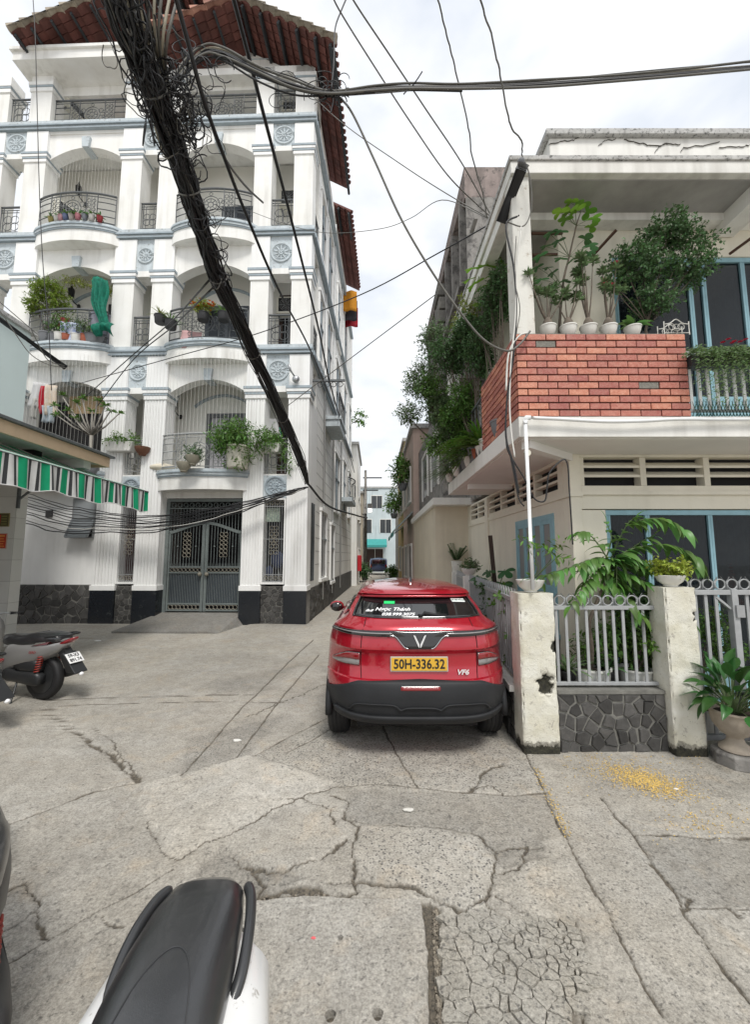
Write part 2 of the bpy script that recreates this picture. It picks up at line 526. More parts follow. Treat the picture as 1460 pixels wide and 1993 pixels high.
def crack(px, width=0.013, depth=0.02, jit=0.014, z=0.0, dirt=1.0, seed=0):
 P = [Vector((*gpt(*p), 0)) for p in px]
 r = np.random.default_rng(900 + seed)
 ph = r.uniform(0, 50)
 total = 0.0
 for k in range(len(P) - 1):
  a, b = P[k], P[k + 1]; L = (b - a).length
  if L < 1e-6:
   continue
  nrm = Vector((-(b - a).y, (b - a).x, 0)).normalized()
  n = max(2, int(L / 0.007))
  for i in range(n):
   t = i / n; total += L / n
   q = total + ph
   off = jit * (math.sin(q * 23) * 0.5 + math.sin(q * 61 + 1.3) * 0.35 + math.sin(q * 137 + 2) * 0.3 + math.sin(q * 9.0) * 0.7)
   p = a.lerp(b, t) + nrm * off
   wd = width * (0.75 + 0.5 * math.sin(q * 17 + 3) * math.sin(q * 5.1))
   wd = max(wd, 0.006 + 0.0017 * max(p.y - 2.5, 0))
   i0, i1 = np.searchsorted(gx, p.x - wd * 2), np.searchsorted(gx, p.x + wd * 2) + 1
   j0, j1 = np.searchsorted(gy, p.y - wd * 2), np.searchsorted(gy, p.y + wd * 2) + 1
   d = np.hypot(GX[j0:j1, i0:i1] - p.x, GY[j0:j1, i0:i1] - p.y)
   m = np.clip(1.25 - d / wd, 0, 1)
   CRACK[j0:j1, i0:i1] = np.maximum(CRACK[j0:j1, i0:i1], m * dirt)
   if i % 4 == 0:
    h_ = wd * 5; a0, a1 = np.searchsorted(gx, p.x - h_), np.searchsorted(gx, p.x + h_) + 1; b0, b1 = np.searchsorted(gy, p.y - h_), np.searchsorted(gy, p.y + h_) + 1
    HALO[b0:b1, a0:a1] = np.maximum(HALO[b0:b1, a0:a1], np.clip(1 - np.hypot(GX[b0:b1, a0:a1] - p.x, GY[b0:b1, a0:a1] - p.y) / h_, 0, 1))
   DEP[j0:j1, i0:i1] = np.maximum(DEP[j0:j1, i0:i1], m * depth)
DEP = np.zeros_like(GX); HALO = np.zeros_like(GX)
for i, (px, wd, dp, jt) in enumerate([
 ([(90, 1378), (110, 1398), (160, 1435), (200, 1460), (235, 1485), (272, 1520)], .030, .03, .02),
 ([(0, 1607), (25, 1598), (80, 1580), (130, 1560), (180, 1538), (230, 1528), (272, 1521)], .018, .02, .01),
 ([(180, 1415), (215, 1440), (262, 1505)], .010, .01, .015),
 ([(337, 1688), (260, 1735), (180, 1775), (100, 1822), (20, 1868), (-40, 1900)], .007, .012, .003),
 ([(0, 1735), (30, 1722), (50, 1712), (68, 1755), (78, 1800), (92, 1822)], .013, .02, .014),
 ([(0, 1812), (40, 1790), (70, 1768)], .010, .015, .006),
 ([(195, 1780), (215, 1795), (245, 1797)], .008, .01, .008),
 ([(611, 1244), (560, 1290), (500, 1351), (476, 1372), (415, 1440), (351, 1511)], .014, .012, .004),
 ([(622, 1273), (554, 1351), (540, 1369), (458, 1476)], .014, .012, .004),
 ([(100, 1362), (180, 1358), (300, 1355), (420, 1352), (561, 1353)], .016, .012, .004),
 ([(100, 1374), (180, 1370), (400, 1365), (557, 1367)], .016, .012, .004),
 ([(493, 1472), (560, 1435), (643, 1394)], .016, .02, .004),
 ([(557, 1465), (600, 1445), (643, 1419)], .013, .015, .004),
 ([(745, 1412), (770, 1465), (800, 1510), (812, 1532)], .010, .016, .006),
 ([(660, 1531), (735, 1526), (812, 1532), (900, 1540), (1000, 1545), (1070, 1540)], .011, .016, .004),
 ([(915, 1538), (930, 1520), (940, 1505), (955, 1495), (980, 1490)], .020, .02, .012),
 ([(920, 1535), (955, 1528), (985, 1545)], .008, .012, .01),
 ([(1022, 1462), (1030, 1480), (1045, 1510), (1060, 1540), (1085, 1600), (1110, 1645), (1140, 1700), (1180, 1770), (1215, 1840), (1260, 1920), (1300, 1985), (1330, 2030)], .010, .015, .006),
 ([(1170, 1550), (1200, 1590), (1235, 1625), (1280, 1690), (1320, 1745), (1330, 1775), (1380, 1840), (1420, 1895), (1460, 1945), (1500, 2000)], .013, .02, .006),
 ([(1235, 1625), (1300, 1622), (1380, 1628), (1470, 1630)], .013, .016, .008),
 ([(1275, 1680), (1310, 1725), (1345, 1745), (1325, 1765)], .016, .016, .015),
 ([(1325, 1765), (1400, 1762), (1470, 1768)], .007, .01, .006),
 ([(1410, 1760), (1440, 1785), (1470, 1770)], .012, .014, .012),
 ([(648, 1545), (680, 1560), (665, 1590), (700, 1605), (690, 1640), (688, 1680), (685, 1710)], .013, .02, .012),
 ([(665, 1592), (720, 1600), (800, 1605), (880, 1610), (935, 1622), (965, 1650), (958, 1700), (945, 1750), (905, 1772)], .012, .018, .012),
 ([(905, 1772), (860, 1752), (800, 1725), (740, 1716), (690, 1710), (640, 1715)], .020, .03, .012),
 ([(450, 1660), (470, 1680), (500, 1692), (560, 1685), (620, 1668), (660, 1650), (680, 1630)], .014, .02, .016),
 ([(560, 1556), (600, 1552), (640, 1575), (650, 1605)], .010, .014, .02),
 ([(345, 1672), (400, 1640), (470, 1610), (540, 1572), (600, 1545), (660, 1530)], .008, .01, .012),
 ([(283, 1600), (300, 1630), (325, 1660), (345, 1672)], .007, .01, .01),
 ([(490, 1690), (520, 1715), (500, 1740)], .016, .025, .01),
 ([(690, 1710), (700, 1735), (645, 1740)], .014, .03, .01),
 ([(490, 1742), (560, 1728), (620, 1722), (650, 1740)], .03, .03, .012),
 ([(965, 1650), (1010, 1640), (1060, 1650)], .010, .014, .015),
 ([(965, 1700), (1000, 1690), (1030, 1640)], .012, .016, .02),
 ([(1060, 1790), (1110, 1790), (1125, 1830), (1138, 1880), (1130, 1940), (1140, 2000)], .022, .03, .015),
 ([(945, 1750), (975, 1800), (1020, 1835), (1075, 1845), (1085, 1800)], .012, .02, .012),
 ([(1085, 1800), (1040, 1785), (985, 1755), (960, 1740)], .010, .016, .012),
 ([(650, 1325), (480, 1395)], .010, .004, .03),
 ([(985, 1385), (1000, 1410), (1015, 1440), (1030, 1462)], .025, .03, .015),
 ([(985, 1410), (995, 1430), (1025, 1450)], .014, .02, .012),
 ([(100, 1238), (160, 1242), (262, 1238), (300, 1240)], .03, .02, .03),
]):
 crack(px, wd, dp, jt, seed=i)
CRUMBLE = [(862, 1775), (905, 1779), (950, 1764), (1000, 1787), (1060, 1795), (1108, 1794), (1128, 1845), (1138, 1890), (1130, 1940), (1140, 2040), (872, 2040), (868, 1900), (862, 1840)]
wcr = in_poly(CRUMBLE, soft=0.02, wob=0.02, seed=77)
GZ = GZ * (1 - wcr) + (-0.014) * wcr; CRACK = np.maximum(CRACK, wcr * 0.6)
COVER = [(497, 1752), (600, 1742), (690, 1748), (805, 1748), (820, 1752), (826, 1800), (832, 1850), (836, 2080), (445, 2080), (470, 1960), (485, 1830)]
GAP = [(490, 1738), (560, 1730), (690, 1738), (835, 1746), (862, 1762), (864, 1850), (874, 2100), (425, 2100), (455, 1960), (470, 1850)]
wgp = in_poly(GAP, soft=0.012, wob=0.035, seed=88)
GZ = GZ * (1 - wgp) + (-0.03 + 0.006 * value_noise(GX, GY, 40, 3, 2)) * wgp; CRACK = np.maximum(CRACK, wgp * 0.75)
GZ -= DEP
TONE -= .55 * HALO * (.5 + .5 * value_noise(GX, GY, 9, 71))
bank = np.exp(-((GY - 11.15) / 0.35) ** 2) * ((GX < -4.6) | ((GX > -3.4) & (GX < -1.7))) * (np.abs(GX) < 9)
GZ += bank * (0.05 + 0.03 * value_noise(GX, GY, 2.0, 50)); TONE -= 0.6 * bank
g_me = bpy.data.meshes.new('road')
g_me.vertices.add(NX * NY)
g_me.vertices.foreach_set('co', np.stack([GX, GY, GZ], -1).astype(np.float32).ravel())
_i = np.arange(NX * NY).reshape(NY, NX)
_q = np.stack([_i[:-1, :-1], _i[:-1, 1:], _i[1:, 1:], _i[1:, :-1]], -1).reshape(-1, 4)
g_me.loops.add(_q.size); g_me.loops.foreach_set('vertex_index', _q.ravel().astype(np.int32))
g_me.polygons.add(len(_q)); g_me.polygons.foreach_set('loop_start', np.arange(0, _q.size, 4, dtype=np.int32))
g_me.update(calc_edges=True)
_ca = g_me.color_attributes.new('surface', 'FLOAT_COLOR', 'POINT')
_ca.data.foreach_set('color', np.stack([CRACK, TONE * 0.25 + 0.5, AGG, np.ones_like(AGG)], -1).astype(np.float32).ravel())
g_me.shade_smooth()
def concrete(name, use_attr=True, base=(0.475, 0.455, 0.412), agg_all=0.4):
 m = bpy.data.materials.new(name); m.use_nodes = True
 nt = m.node_tree; L = nt.links.new; bs = nt.nodes['Principled BSDF']
 bs.inputs['Roughness'].default_value = 0.9; bs.inputs['Specular IOR Level'].default_value = 0.25
 pos = nt.nodes.new('ShaderNodeNewGeometry').outputs['Position']
 def noise(sc, det=5, ro=0.6, dist=0.0, vec=None):
  nd = _n(nt, 'ShaderNodeTexNoise', Scale=sc, Detail=det, Roughness=ro, Distortion=dist); L(vec or pos, nd.inputs['Vector']); return nd.outputs[0]
 def rng(x, a, b, c=0.0, d=1.0):
  nd = nt.nodes.new('ShaderNodeMapRange'); L(x, nd.inputs[0])
  for k, val in zip((1, 2, 3, 4), (a, b, c, d)):
   nd.inputs[k].default_value = val
  return nd.outputs[0]
 def mix(f, a, b, bl='MIX'):
  mx = nt.nodes.new('ShaderNodeMix'); mx.data_type = 'RGBA'; mx.blend_type = bl
  for s_, v_ in ((0, f), (6, a), (7, b)):
   if hasattr(v_, 'is_linked'):
    L(v_, mx.inputs[s_])
   else:
    mx.inputs[s_].default_value = v_
  return mx.outputs[2]
 def math_(op, a, b=None):
  nd = nt.nodes.new('ShaderNodeMath'); nd.operation = op
  for k, v_ in enumerate((a, b)):
   if v_ is None:
    continue
   if hasattr(v_, 'is_linked'):
    L(v_, nd.inputs[k])
   else:
    nd.inputs[k].default_value = v_
  return nd.outputs[0]
 if use_attr:
  at = nt.nodes.new('ShaderNodeAttribute'); at.attribute_name = 'surface'
  sp = nt.nodes.new('ShaderNodeSeparateColor'); L(at.outputs['Color'], sp.inputs[0])
  ck, tn, ag = sp.outputs[0], sp.outputs[1], sp.outputs[2]
  agf = rng(ag, 0, 1, agg_all * 0.5, 1.0)
 else:
  ck = None
  tn = rng(noise(2.0), 0, 1, 0.3, 0.7); agf = agg_all
 c = mix(rng(noise(1.3, 6, 0.62), 0.3, 0.7), c4(base), c4((base[0] * 0.93, base[1] * 0.89, base[2] * 0.83)))
 c = mix(rng(noise(7, 7, 0.75, 0.8), 0.42, 0.70, 0, 0.8), c, c4((base[0] * 0.62, base[1] * 0.60, base[2] * 0.57)))
 c = mix(rng(noise(3.1, 5, 0.6, 0.8), 0.56, 0.75, 0, 0.5), c, c4((base[0] * 1.08, base[1] * 0.92, base[2] * 0.74)))
 vo = _n(nt, 'ShaderNodeTexVoronoi', Scale=48.0); L(pos, vo.inputs['Vector'])
 chipm = math_('MULTIPLY', rng(vo.outputs['Distance'], 0.40, 0.26), rng(noise(30, 3), 0.40, 0.52))
 chip = math_('MULTIPLY', chipm, agf)
 sepc = nt.nodes.new('ShaderNodeSeparateColor'); L(vo.outputs['Color'], sepc.inputs[0])
 chipcol = mix(rng(sepc.outputs[0], 0, 1), (0.05, 0.055, 0.062, 1), (0.24, 0.225, 0.20, 1))
 c = mix(math_('MULTIPLY', chip, 0.9), c, chipcol)
 fl = rng(noise(30, 5, 0.72, 0.3), 0.58, 0.68, 0, 0.7)
 c = mix(fl, c, c4((base[0] * 0.36, base[1] * 0.36, base[2] * 0.36)))
 fl2 = rng(noise(70, 5, 0.8), 0.34, 0.68, 0.60, 1.28)
 vm = nt.nodes.new('ShaderNodeVectorMath'); vm.operation = 'SCALE'; L(c, vm.inputs[0]); L(fl2, vm.inputs['Scale']); c = vm.outputs[0]
 vm = nt.nodes.new('ShaderNodeVectorMath'); vm.operation = 'SCALE'; L(c, vm.inputs[0]); L(rng(tn, 0, 1, 0.52, 1.42), vm.inputs['Scale']); c = vm.outputs[0]
 if ck is not None:
  dirt = mix(rng(noise(60, 4, 0.7), 0.35, 0.65), (0.055, 0.050, 0.043, 1), (0.17, 0.145, 0.11, 1))
  c = mix(rng(ck, 0.25, 0.75, 0, 0.95), c, dirt)
 L(c, bs.inputs['Base Color'])
 h = math_('ADD', math_('MULTIPLY', noise(38, 6, 0.7), 0.8), math_('MULTIPLY', noise(150, 4, 0.7), 0.5))
 h = math_('SUBTRACT', h, math_('MULTIPLY', fl, 0.5))
 h = math_('ADD', h, math_('MULTIPLY', chip, 0.25))
 bp = nt.nodes.new('ShaderNodeBump'); bp.inputs['Strength'].default_value = 0.8; bp.inputs['Distance'].default_value = 0.012
 L(h, bp.inputs['Height']); L(bp.outputs[0], bs.inputs['Normal'])
 MATS[name] = m
 return m
M_ROAD = concrete('worn road concrete')
M_COVER = concrete('cover slab concrete', False, (0.485, 0.468, 0.43), 0.25)
M_LUMP = concrete('broken concrete lump', False, (0.45, 0.433, 0.39), 0.6)
g_me.materials.append(M_ROAD)
road = struct(link('road', g_me), 'cracked and patched grey concrete road filling the foreground')
# ---- voronoi pieces
def clip_half(poly, px, py, nx, ny):
 out = []
 n = len(poly)
 for i in range(n):
  a, b = poly[i], poly[(i + 1) % n]
  da = (a[0] - px) * nx + (a[1] - py) * ny; db = (b[0] - px) * nx + (b[1] - py) * ny
  if da <= 0:
   out.append(a)
  if (da < 0 < db) or (db < 0 < da):
   t = da / (da - db); out.append((a[0] + t * (b[0] - a[0]), a[1] + t * (b[1] - a[1])))
 return out
def voronoi(seeds, bounds):
 cells = []
 for i, s in enumerate(seeds):
  poly = list(bounds)
  for j, q in enumerate(seeds):
   if i == j:
    continue
   dx, dy = q[0] - s[0], q[1] - s[1]
   if dx * dx + dy * dy > 4.0:
    continue
   poly = clip_half(poly, (s[0] + q[0]) / 2, (s[1] + q[1]) / 2, dx, dy)
   if len(poly) < 3:
    break
  cells.append(poly)
 return cells
def poly_inset(poly, d):
 """shrink a convex polygon by d"""
 out = list(poly)
 n = len(poly)
 ar = sum(poly[i][0] * poly[(i + 1) % n][1] - poly[(i + 1) % n][0] * poly[i][1] for i in range(n))
 sg = 1 if ar > 0 else -1
 for i in range(n):
  a, b = poly[i], poly[(i + 1) % n]
  ex, ey = b[0] - a[0], b[1] - a[1]; l = math.hypot(ex, ey)
  if l < 1e-6:
   continue
  nx, ny = sg * ey / l, -sg * ex / l
  out = clip_half(out, a[0] - nx * d, a[1] - ny * d, nx, ny)
  if len(out) < 3:
   return []
 return out
def pt_in(poly, x, y):
 c = False
 for i in range(len(poly)):
  (x0, y0), (x1, y1) = poly[i], poly[i - 1]
  if (y0 > y) != (y1 > y) and x < (x1 - x0) * (y - y0) / (y1 - y0) + x0:
   c = not c
 return c
def rough_outline(poly, step, jit, rr):
 out = []
 n = len(poly)
 for i in range(n):
  a, b = poly[i], poly[(i + 1) % n]
  l = math.hypot(b[0] - a[0], b[1] - a[1]); m = max(1, int(l / step))
  for k in range(m):
   t = k / m
   out.append((a[0] + (b[0] - a[0]) * t + rr.uniform(-jit, jit), a[1] + (b[1] - a[1]) * t + rr.uniform(-jit, jit)))
 return out
def slab_piece(poly, z0, z1, cham, tilt=(0, 0)):
 cx = sum(p[0] for p in poly) / len(poly); cy = sum(p[1] for p in poly) / len(poly)
 inn = [(cx + (p[0] - cx) * (1 - cham), cy + (p[1] - cy) * (1 - cham)) for p in poly]
 n = len(poly)
 def zt(p, z):
  return z + (p[0] - cx) * tilt[0] + (p[1] - cy) * tilt[1]
 dz = (z1 - z0) * 0.3
 vs = [(p[0], p[1], z0) for p in poly] + [(p[0], p[1], zt(p, z1 - dz)) for p in poly] + [(p[0], p[1], zt(p, z1)) for p in inn] + [(cx, cy, z1 + 0.001)]
 fs = []
 for i in range(n):
  j = (i + 1) % n
  fs += [(i, j, n + j, n + i), (n + i, n + j, 2 * n + j, 2 * n + i), (2 * n + i, 2 * n + j, 3 * n)]
 return vs, fs
rr = random.Random(5)
cr = [gpt(*p) for p in CRUMBLE]
bx0, bx1 = min(p[0] for p in cr), max(p[0] for p in cr); by0, by1 = min(p[1] for p in cr), max(p[1] for p in cr)
seeds = []; nin = 0
def crumb_try(cnt, x0, x1, lo, hi, inside):
 t = 0; k = 0
 while k < cnt and t < 9000:
  t += 1
  x, y = rr.uniform(bx0 - .12, bx1 + .12), rr.uniform(by0 - .12, by1 + .12)
  f = (x - bx0) / (bx1 - bx0)
  if pt_in(cr, x, y) != inside or not x0 <= f <= x1:
   continue
  d = rr.uniform(lo, hi)
  if all(math.hypot(x - a, (y - b) * 1.25) > d for a, b in seeds):
   seeds.append((x, y)); k += 1
crumb_try(40, .80, 1.0, .022, .05, True); crumb_try(14, .0, .12, .03, .06, True); crumb_try(60, .0, .82, .07, .19, True); crumb_try(26, .3, .8, .025, .04, True)
nin = len(seeds)
crumb_try(70, -1, 2, .03, .06, False)
ring = [(bx0 - .15, by0 - .15), (bx1 + .15, by0 - .15), (bx1 + .15, by1 + .15), (bx0 - .15, by1 + .15)]
for i, poly in enumerate(voronoi(seeds, ring)):
 if i >= nin:
  break
 p2 = poly_inset(poly, rr.choice((0.0008, 0.0012, 0.002, 0.0045)))
 p2 = [p for p in p2 if True]
 if len(p2) < 3:
  continue
 cx = sum(p[0] for p in p2) / len(p2); cy = sum(p[1] for p in p2) / len(p2)
 if max(math.hypot(p[0] - cx, p[1] - cy) for p in p2) > 0.22:
  p2 = [(cx + (p[0] - cx) * min(1, 0.12 / math.hypot(p[0] - cx, p[1] - cy)), cy + (p[1] - cy) * min(1, 0.12 / math.hypot(p[0] - cx, p[1] - cy))) for p in p2]
 p2 = rough_outline(p2, 0.013, 0.0034, rr)
 vs, fs = slab_piece(p2, -0.05, rr.uniform(-0.003, 0.004), 0.035, (rr.uniform(-.012, .012), rr.uniform(-.012, .012)))
 MB().add(vs, fs).build('concrete_piece', M_LUMP, road)
cv = [gpt(*p) for p in COVER]
cvr = rough_outline(cv, 0.03, 0.004, rr)
holes = [(511, 1968), (643, 1978), (735, 1975), (663, 1826)]
bmc = bmesh.new()
def loop_verts(pts, z):
 return [bmc.verts.new((p[0], p[1], z)) for p in pts]
ccx = sum(p[0] for p in cvr) / len(cvr); ccy = sum(p[1] for p in cvr) / len(cvr)
outer = loop_verts([(ccx + (p[0] - ccx) * .985, ccy + (p[1] - ccy) * .985) for p in cvr], 0.004); rim = loop_verts(cvr, -0.006); foot = loop_verts(cvr, -0.07)
n = len(cvr); edges = []
for i in range(n):
 j = (i + 1) % n
 bmc.faces.new((foot[i], foot[j], rim[j], rim[i])); bmc.faces.new((rim[i], rim[j], outer[j], outer[i]))
 edges.append(bmc.edges.get((outer[i], outer[j])))
for (u, v) in holes:
 x, y = gpt(u, v); r_ = 0.023 if v > 1900 else 0.014
 pr = [(x + r_ * (1 + .15 * math.sin(3 * a)) * math.cos(a), y + 1.1 * r_ * math.sin(a)) for a in [k * math.pi / 7 for k in range(14)]]
 t = loop_verts(pr, 0.004); b = loop_verts(pr, -0.06)
 for i in range(14):
  j = (i + 1) % 14
  bmc.faces.new((t[i], t[j], b[j], b[i])); edges.append(bmc.edges.get((t[i], t[j])))
bmesh.ops.triangle_fill(bmc, edges=edges, use_beauty=True)
bmesh.ops.recalc_face_normals(bmc, faces=bmc.faces)
cme = bpy.data.meshes.new('drain_cover'); bmc.to_mesh(cme); bmc.free(); cme.materials.append(M_COVER)
tag(link('drain_cover', cme), 'square precast concrete drain cover with round lifting holes set in the road', 'drain cover')
rb = MB()
for (u0, v0), (u1, v1), k in (((500, 1742), (640, 1733), 60), ((846, 1762), (856, 1990), 330), ((700, 1742), (820, 1748), 30)):
 for i in range(k):
  t = rr.random(); x, y = gpt(u0 + (u1 - u0) * t + rr.uniform(-5, 5), v0 + (v1 - v0) * t + rr.uniform(-5, 5))
  s_ = rr.uniform(0.003, 0.010); rb.ball((x, y, -0.026 + s_ * .4), s_, 5, 4, rr.uniform(.5, .9))
o = rb.build('gravel', mat('gap gravel', (0.19, 0.165, 0.13), 0.95, island=0.5), road); o['kind'] = 'stuff'
cz = MB()
for i in range(2500):
 if i < 2050:
  a = rr.gauss(0, 1); b = rr.gauss(0, 1)
  u, v = 1255 + a * 42 + b * 10, 1519 + a * 8 + b * 14
 else:
  QQ = rr.random()
  u, v = rr.choice(((1090 + rr.random() * 280, 1472 + rr.random() ** 2 * 80), (1043 + 62 * QQ + rr.gauss(0, 5), 1495 + 130 * QQ + rr.gauss(0, 5)), (1370 + rr.gauss(0, 45), 1600 + rr.gauss(0, 18))))
 x, y = gpt(u, v); s_ = rr.uniform(0.0028, 0.005); t = rr.uniform(0, 6.28)
 z = 0.006
 cz.add([(x + s_ * 1.5 * math.cos(t), y + s_ * 1.5 * math.sin(t), z), (x - s_ * math.sin(t), y + s_ * math.cos(t), z), (x - s_ * 1.5 * math.cos(t), y - s_ * 1.5 * math.sin(t), z), (x + s_ * math.sin(t), y - s_ * math.cos(t), z), (x, y, z + s_), (x, y, z - s_)],
   [(0, 1, 4), (1, 2, 4), (2, 3, 4), (3, 0, 4), (1, 0, 5), (2, 1, 5), (3, 2, 5), (0, 3, 5)])
o = cz.build('maize_kernels', mat('maize yellow', (0.58, 0.40, 0.11), 0.5, island=0.35))
o['kind'] = 'stuff'; tag(o, 'yellow maize kernels scattered over the road before the stone panel', 'maize')
for k, (u, v, s_, c_, lab) in enumerate([(795, 1576, .045, (0.60, 0.585, 0.54), 'white smear of torn paper flattened on the brown road strip'),
         (610, 1827, .014, (0.7, 0.12, 0.13), 'tiny red plastic scrap on the drain cover'),
         (461, 1441, .05, (0.7, 0.69, 0.65), 'torn white paper scrap on the road left of the car'),
         (1316, 1536, .03, (0.66, 0.65, 0.62), 'small white paper scrap beside the spilled maize'),
         (190, 1247, .09, (0.75, 0.75, 0.74), 'white litter scrap by the kerb before the stone plinth')]):
 x, y = gpt(u, v)
 pl = [(s_ * (0.6 + .4 * rr.random()) * math.cos(a), s_ * .55 * (0.6 + .4 * rr.random()) * math.sin(a)) for a in [q * math.pi / 5 for q in range(10)]]
 vs, fs = slab_piece(pl, 0.0, 0.009 + s_ * .04, 0.3)
 o = MB().add(vs, fs).build('litter_scrap', mat('litter %d' % k, c_, 0.7), None); o.location = (x, y, 0.0)
 tag(o, lab, 'litter', 'litter on the road')
# ================================================================== WHITE APARTMENT BUILDING
AB_C = at_z(600, 1217, 0.0)
AB_R = RAD(-1.8)
AB_M = Matrix.Translation(AB_C) @ Matrix.Rotation(AB_R, 4, 'Z')
def ab(p):
 return AB_M @ Vector(p)
ab_root = empty('apartment_building', AB_C, AB_R)
tag(ab_root, 'white five storey apartment building with arched balconies, round medallions and red tiled roof', 'building')
CX = dict(A=(-.68, -.08), B=(-1.92, -1.36), C=(-4.92, -4.28), D=(-6.13, -5.47), E=(-9.28, -8.58), F=(-10.60, -9.98))
ZK = [4.22, 8.02, 11.78, 15.60]             # balcony floor levels
CAPS = [(6.41, 6.77), (10.08, 10.45), (14.22, 14.54)]
MB().box(-10.5, -.12, 1.32, 14.2, 0, 17.0).build('wall', M_WHITE, ab_root)
inner = MB()
for z0, z1 in ((4.25, 7.6), (8.05, 11.4), (11.8, 15.2), (15.65, 17.2)):
 inner.box(-10.48, -.30, 1.28, 1.31, z0, z1)
inner.build('balcony_back_wall', M_CREAMIN, ab_root)
for z in ZK:
 MB().box(-10.62, -.10, .06, 1.34, z - .34, z - .02).build('floor_slab', M_WHITE, ab_root)
def fluted(x0, x1, y0, y1, nf):
 """plan outline with narrow grooves on front and right faces"""
 pts = [(x0, y1), (x0, y0)]
 w = (x1 - x0); g = 0.018; d = 0.022
 for i in range(1, nf):
  c = x0 + w * i / nf
  pts += [(c - g / 2, y0), (c - g / 2, y0 + d), (c + g / 2, y0 + d), (c + g / 2, y0)]
 pts += [(x1, y0)]
 for i in range(1, 4):
  c = y0 + (y1 - y0) * i / 4
  pts += [(x1, c - g / 2), (x1 - d, c - g / 2), (x1 - d, c + g / 2), (x1, c + g / 2)]
 pts += [(x1, y1)]
 return pts
for k, (x0, x1) in CX.items():
 dz = 0.0
 c = MB().prism(fluted(x0, x1, 0.0, .5, 7), 1.06, 6.41, 'xy').build('column', M_WHITE2, ab_root)
 MB().box(x0 - .03, x1 + .03, -.03, .52, .925, 1.06).build('column_base', M_WHITE2, c)
 if k in 'ABCD':
  MB().box(x0 - .02, x1 + .02, -.025, .5, 0.0, .922).build('granite_base', M_GRANITE, c, bevel=.008)
 for (za, zb), ztop in zip(CAPS, (8.0, 11.76, 15.58)):
  h = zb - za
  cp = MB()
  cp.box(x0 - .03, x1 + .03, -.03, .53, za, za + h * .35)
  cp.box(x0 - .06, x1 + .06, -.06, .56, za + h * .52, za + h * .80)
  cp.build('capital', M_WHITE2, c, bevel=.01)
  MB().box(x0 - .045, x1 + .045, -.045, .545, za + h * .35, za + h * .52).box(x0 - .075, x1 + .075, -.075, .575, za + h * .80, zb).build('capital_line', M_TRIM, c)
  MB().box(x0, x1, 0.0, .5, zb, ztop - .26).build('column_block', M_WHITE2, c)
 for za, zb in ((8.02, 10.08), (11.78, 14.22), (15.60, 16.74)):
  MB().box(x0 + .005, x1 - .005, .005, .5, za, zb).build('column_shaft', M_WHITE, c)
 za, zb = 16.74, 17.12
 MB().box(x0 - .03, x1 + .03, -.03, .53, za, za + .14).box(x0 - .06, x1 + .06, -.06, .56, za + .2, za + .32).build('capital', M_WHITE2, c, bevel=.01)
 MB().box(x0 - .045, x1 + .045, -.045, .545, za + .14, za + .2).build('capital_line', M_TRIM, c)
 MB().box(x0, x1, 0, .5, za + .32, 17.35).build('column_block', M_WHITE2, c)
def course(x0, x1, z, y=0.0, deep=.12, name='string_course'):
 o = MB().box(x0, x1, y - .05, y + deep, z - .24, z - .20).box(x0, x1, y - .085, y + deep, z - .15, z - .10).build(name, M_TRIM, ab_root)
 MB().box(x0, x1, y - .03, y + deep, z - .20, z - .15).box(x0, x1, y - .07, y + deep, z - .10, z + .005).build('course_ledge', M_TRIML, o)
for z in ZK[1:]:
 for a, b in (('A', 'B'), ('C', 'D'), ('E', 'F')):
  course(CX[b][0] - .08, CX[a][1] + .08, z)
 MB().box(-.12, .03, .12, 1.34, z - .24, z - .10).build('side_string_course', M_TRIM, ab_root)
 MB().box(-.12, .05, 1.36, 13.0, z - .22, z - .12).build('side_string_course', M_TRIM, ab_root)
course(CX['C'][1] + .08, CX['B'][0] - .08, ZK[3]); course(CX['E'][1] + .08, CX['D'][0] - .08, ZK[3])
def medallion(cx, z0, z1, x0, x1, mcol):
 p = MB().box(x0, x1, .05, .3, z0, z1).build('medallion_panel', M_TRIML, ab_root)
 cz = (z0 + z1) / 2; R_ = min(x1 - x0, z1 - z0) * .43
 m = MB()
 m.ring((cx, .045, cz), R_, .035, 'y', 28, 6).ring((cx, .045, cz), R_ * .84, .014, 'y', 28, 5).ring((cx, .04, cz), R_ * .20, .03, 'y', 14, 6)
 for q in range(10):
  t = 2 * math.pi * q / 10
  x, z = cx + math.cos(t) * R_ * .54, cz + math.sin(t) * R_ * .54
  m.ring((x, .045, z), R_ * .15, .018, 'y', 8, 4)
  m.bar((cx + math.cos(t + .31) * R_ * .3, .04, cz + math.sin(t + .31) * R_ * .3), (cx + math.cos(t + .31) * R_ * .78, .04, cz + math.sin(t + .31) * R_ * .78), .025, .03)
 m.ball((cx, .04, cz), R_ * .12, 8, 6)
 m.build('rosette', mcol, p, smooth=40)
for (a, b) in (('A', 'B'), ('C', 'D'), ('E', 'F')):
 x0, x1 = CX[b][1], CX[a][0]
 for z0, z1 in ((6.80, 7.76), (10.48, 11.52), (14.57, 15.34)):
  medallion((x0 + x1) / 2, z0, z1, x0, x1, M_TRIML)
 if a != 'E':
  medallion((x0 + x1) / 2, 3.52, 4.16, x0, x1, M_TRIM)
 for z0, z1 in ((6.62, 6.80), (10.30, 10.48), (14.40, 14.57)):
  MB().box(x0, x1, .03, .45, z0, z1).build('lintel', M_WHITE, ab_root)
def arch(x0, x1, zs, zc, zt, y0=.09, y1=.42, n=18):
 pts = [(x0, zt), (x0, zs)]
 for i in range(1, n):
  t = i / n; pts.append((x0 + (x1 - x0) * t, zs + (zc - zs) * math.sin(math.pi * t) ** .8))
 pts += [(x1, zs), (x1, zt)]
 return MB().prism(pts, y0, y1, 'xz')
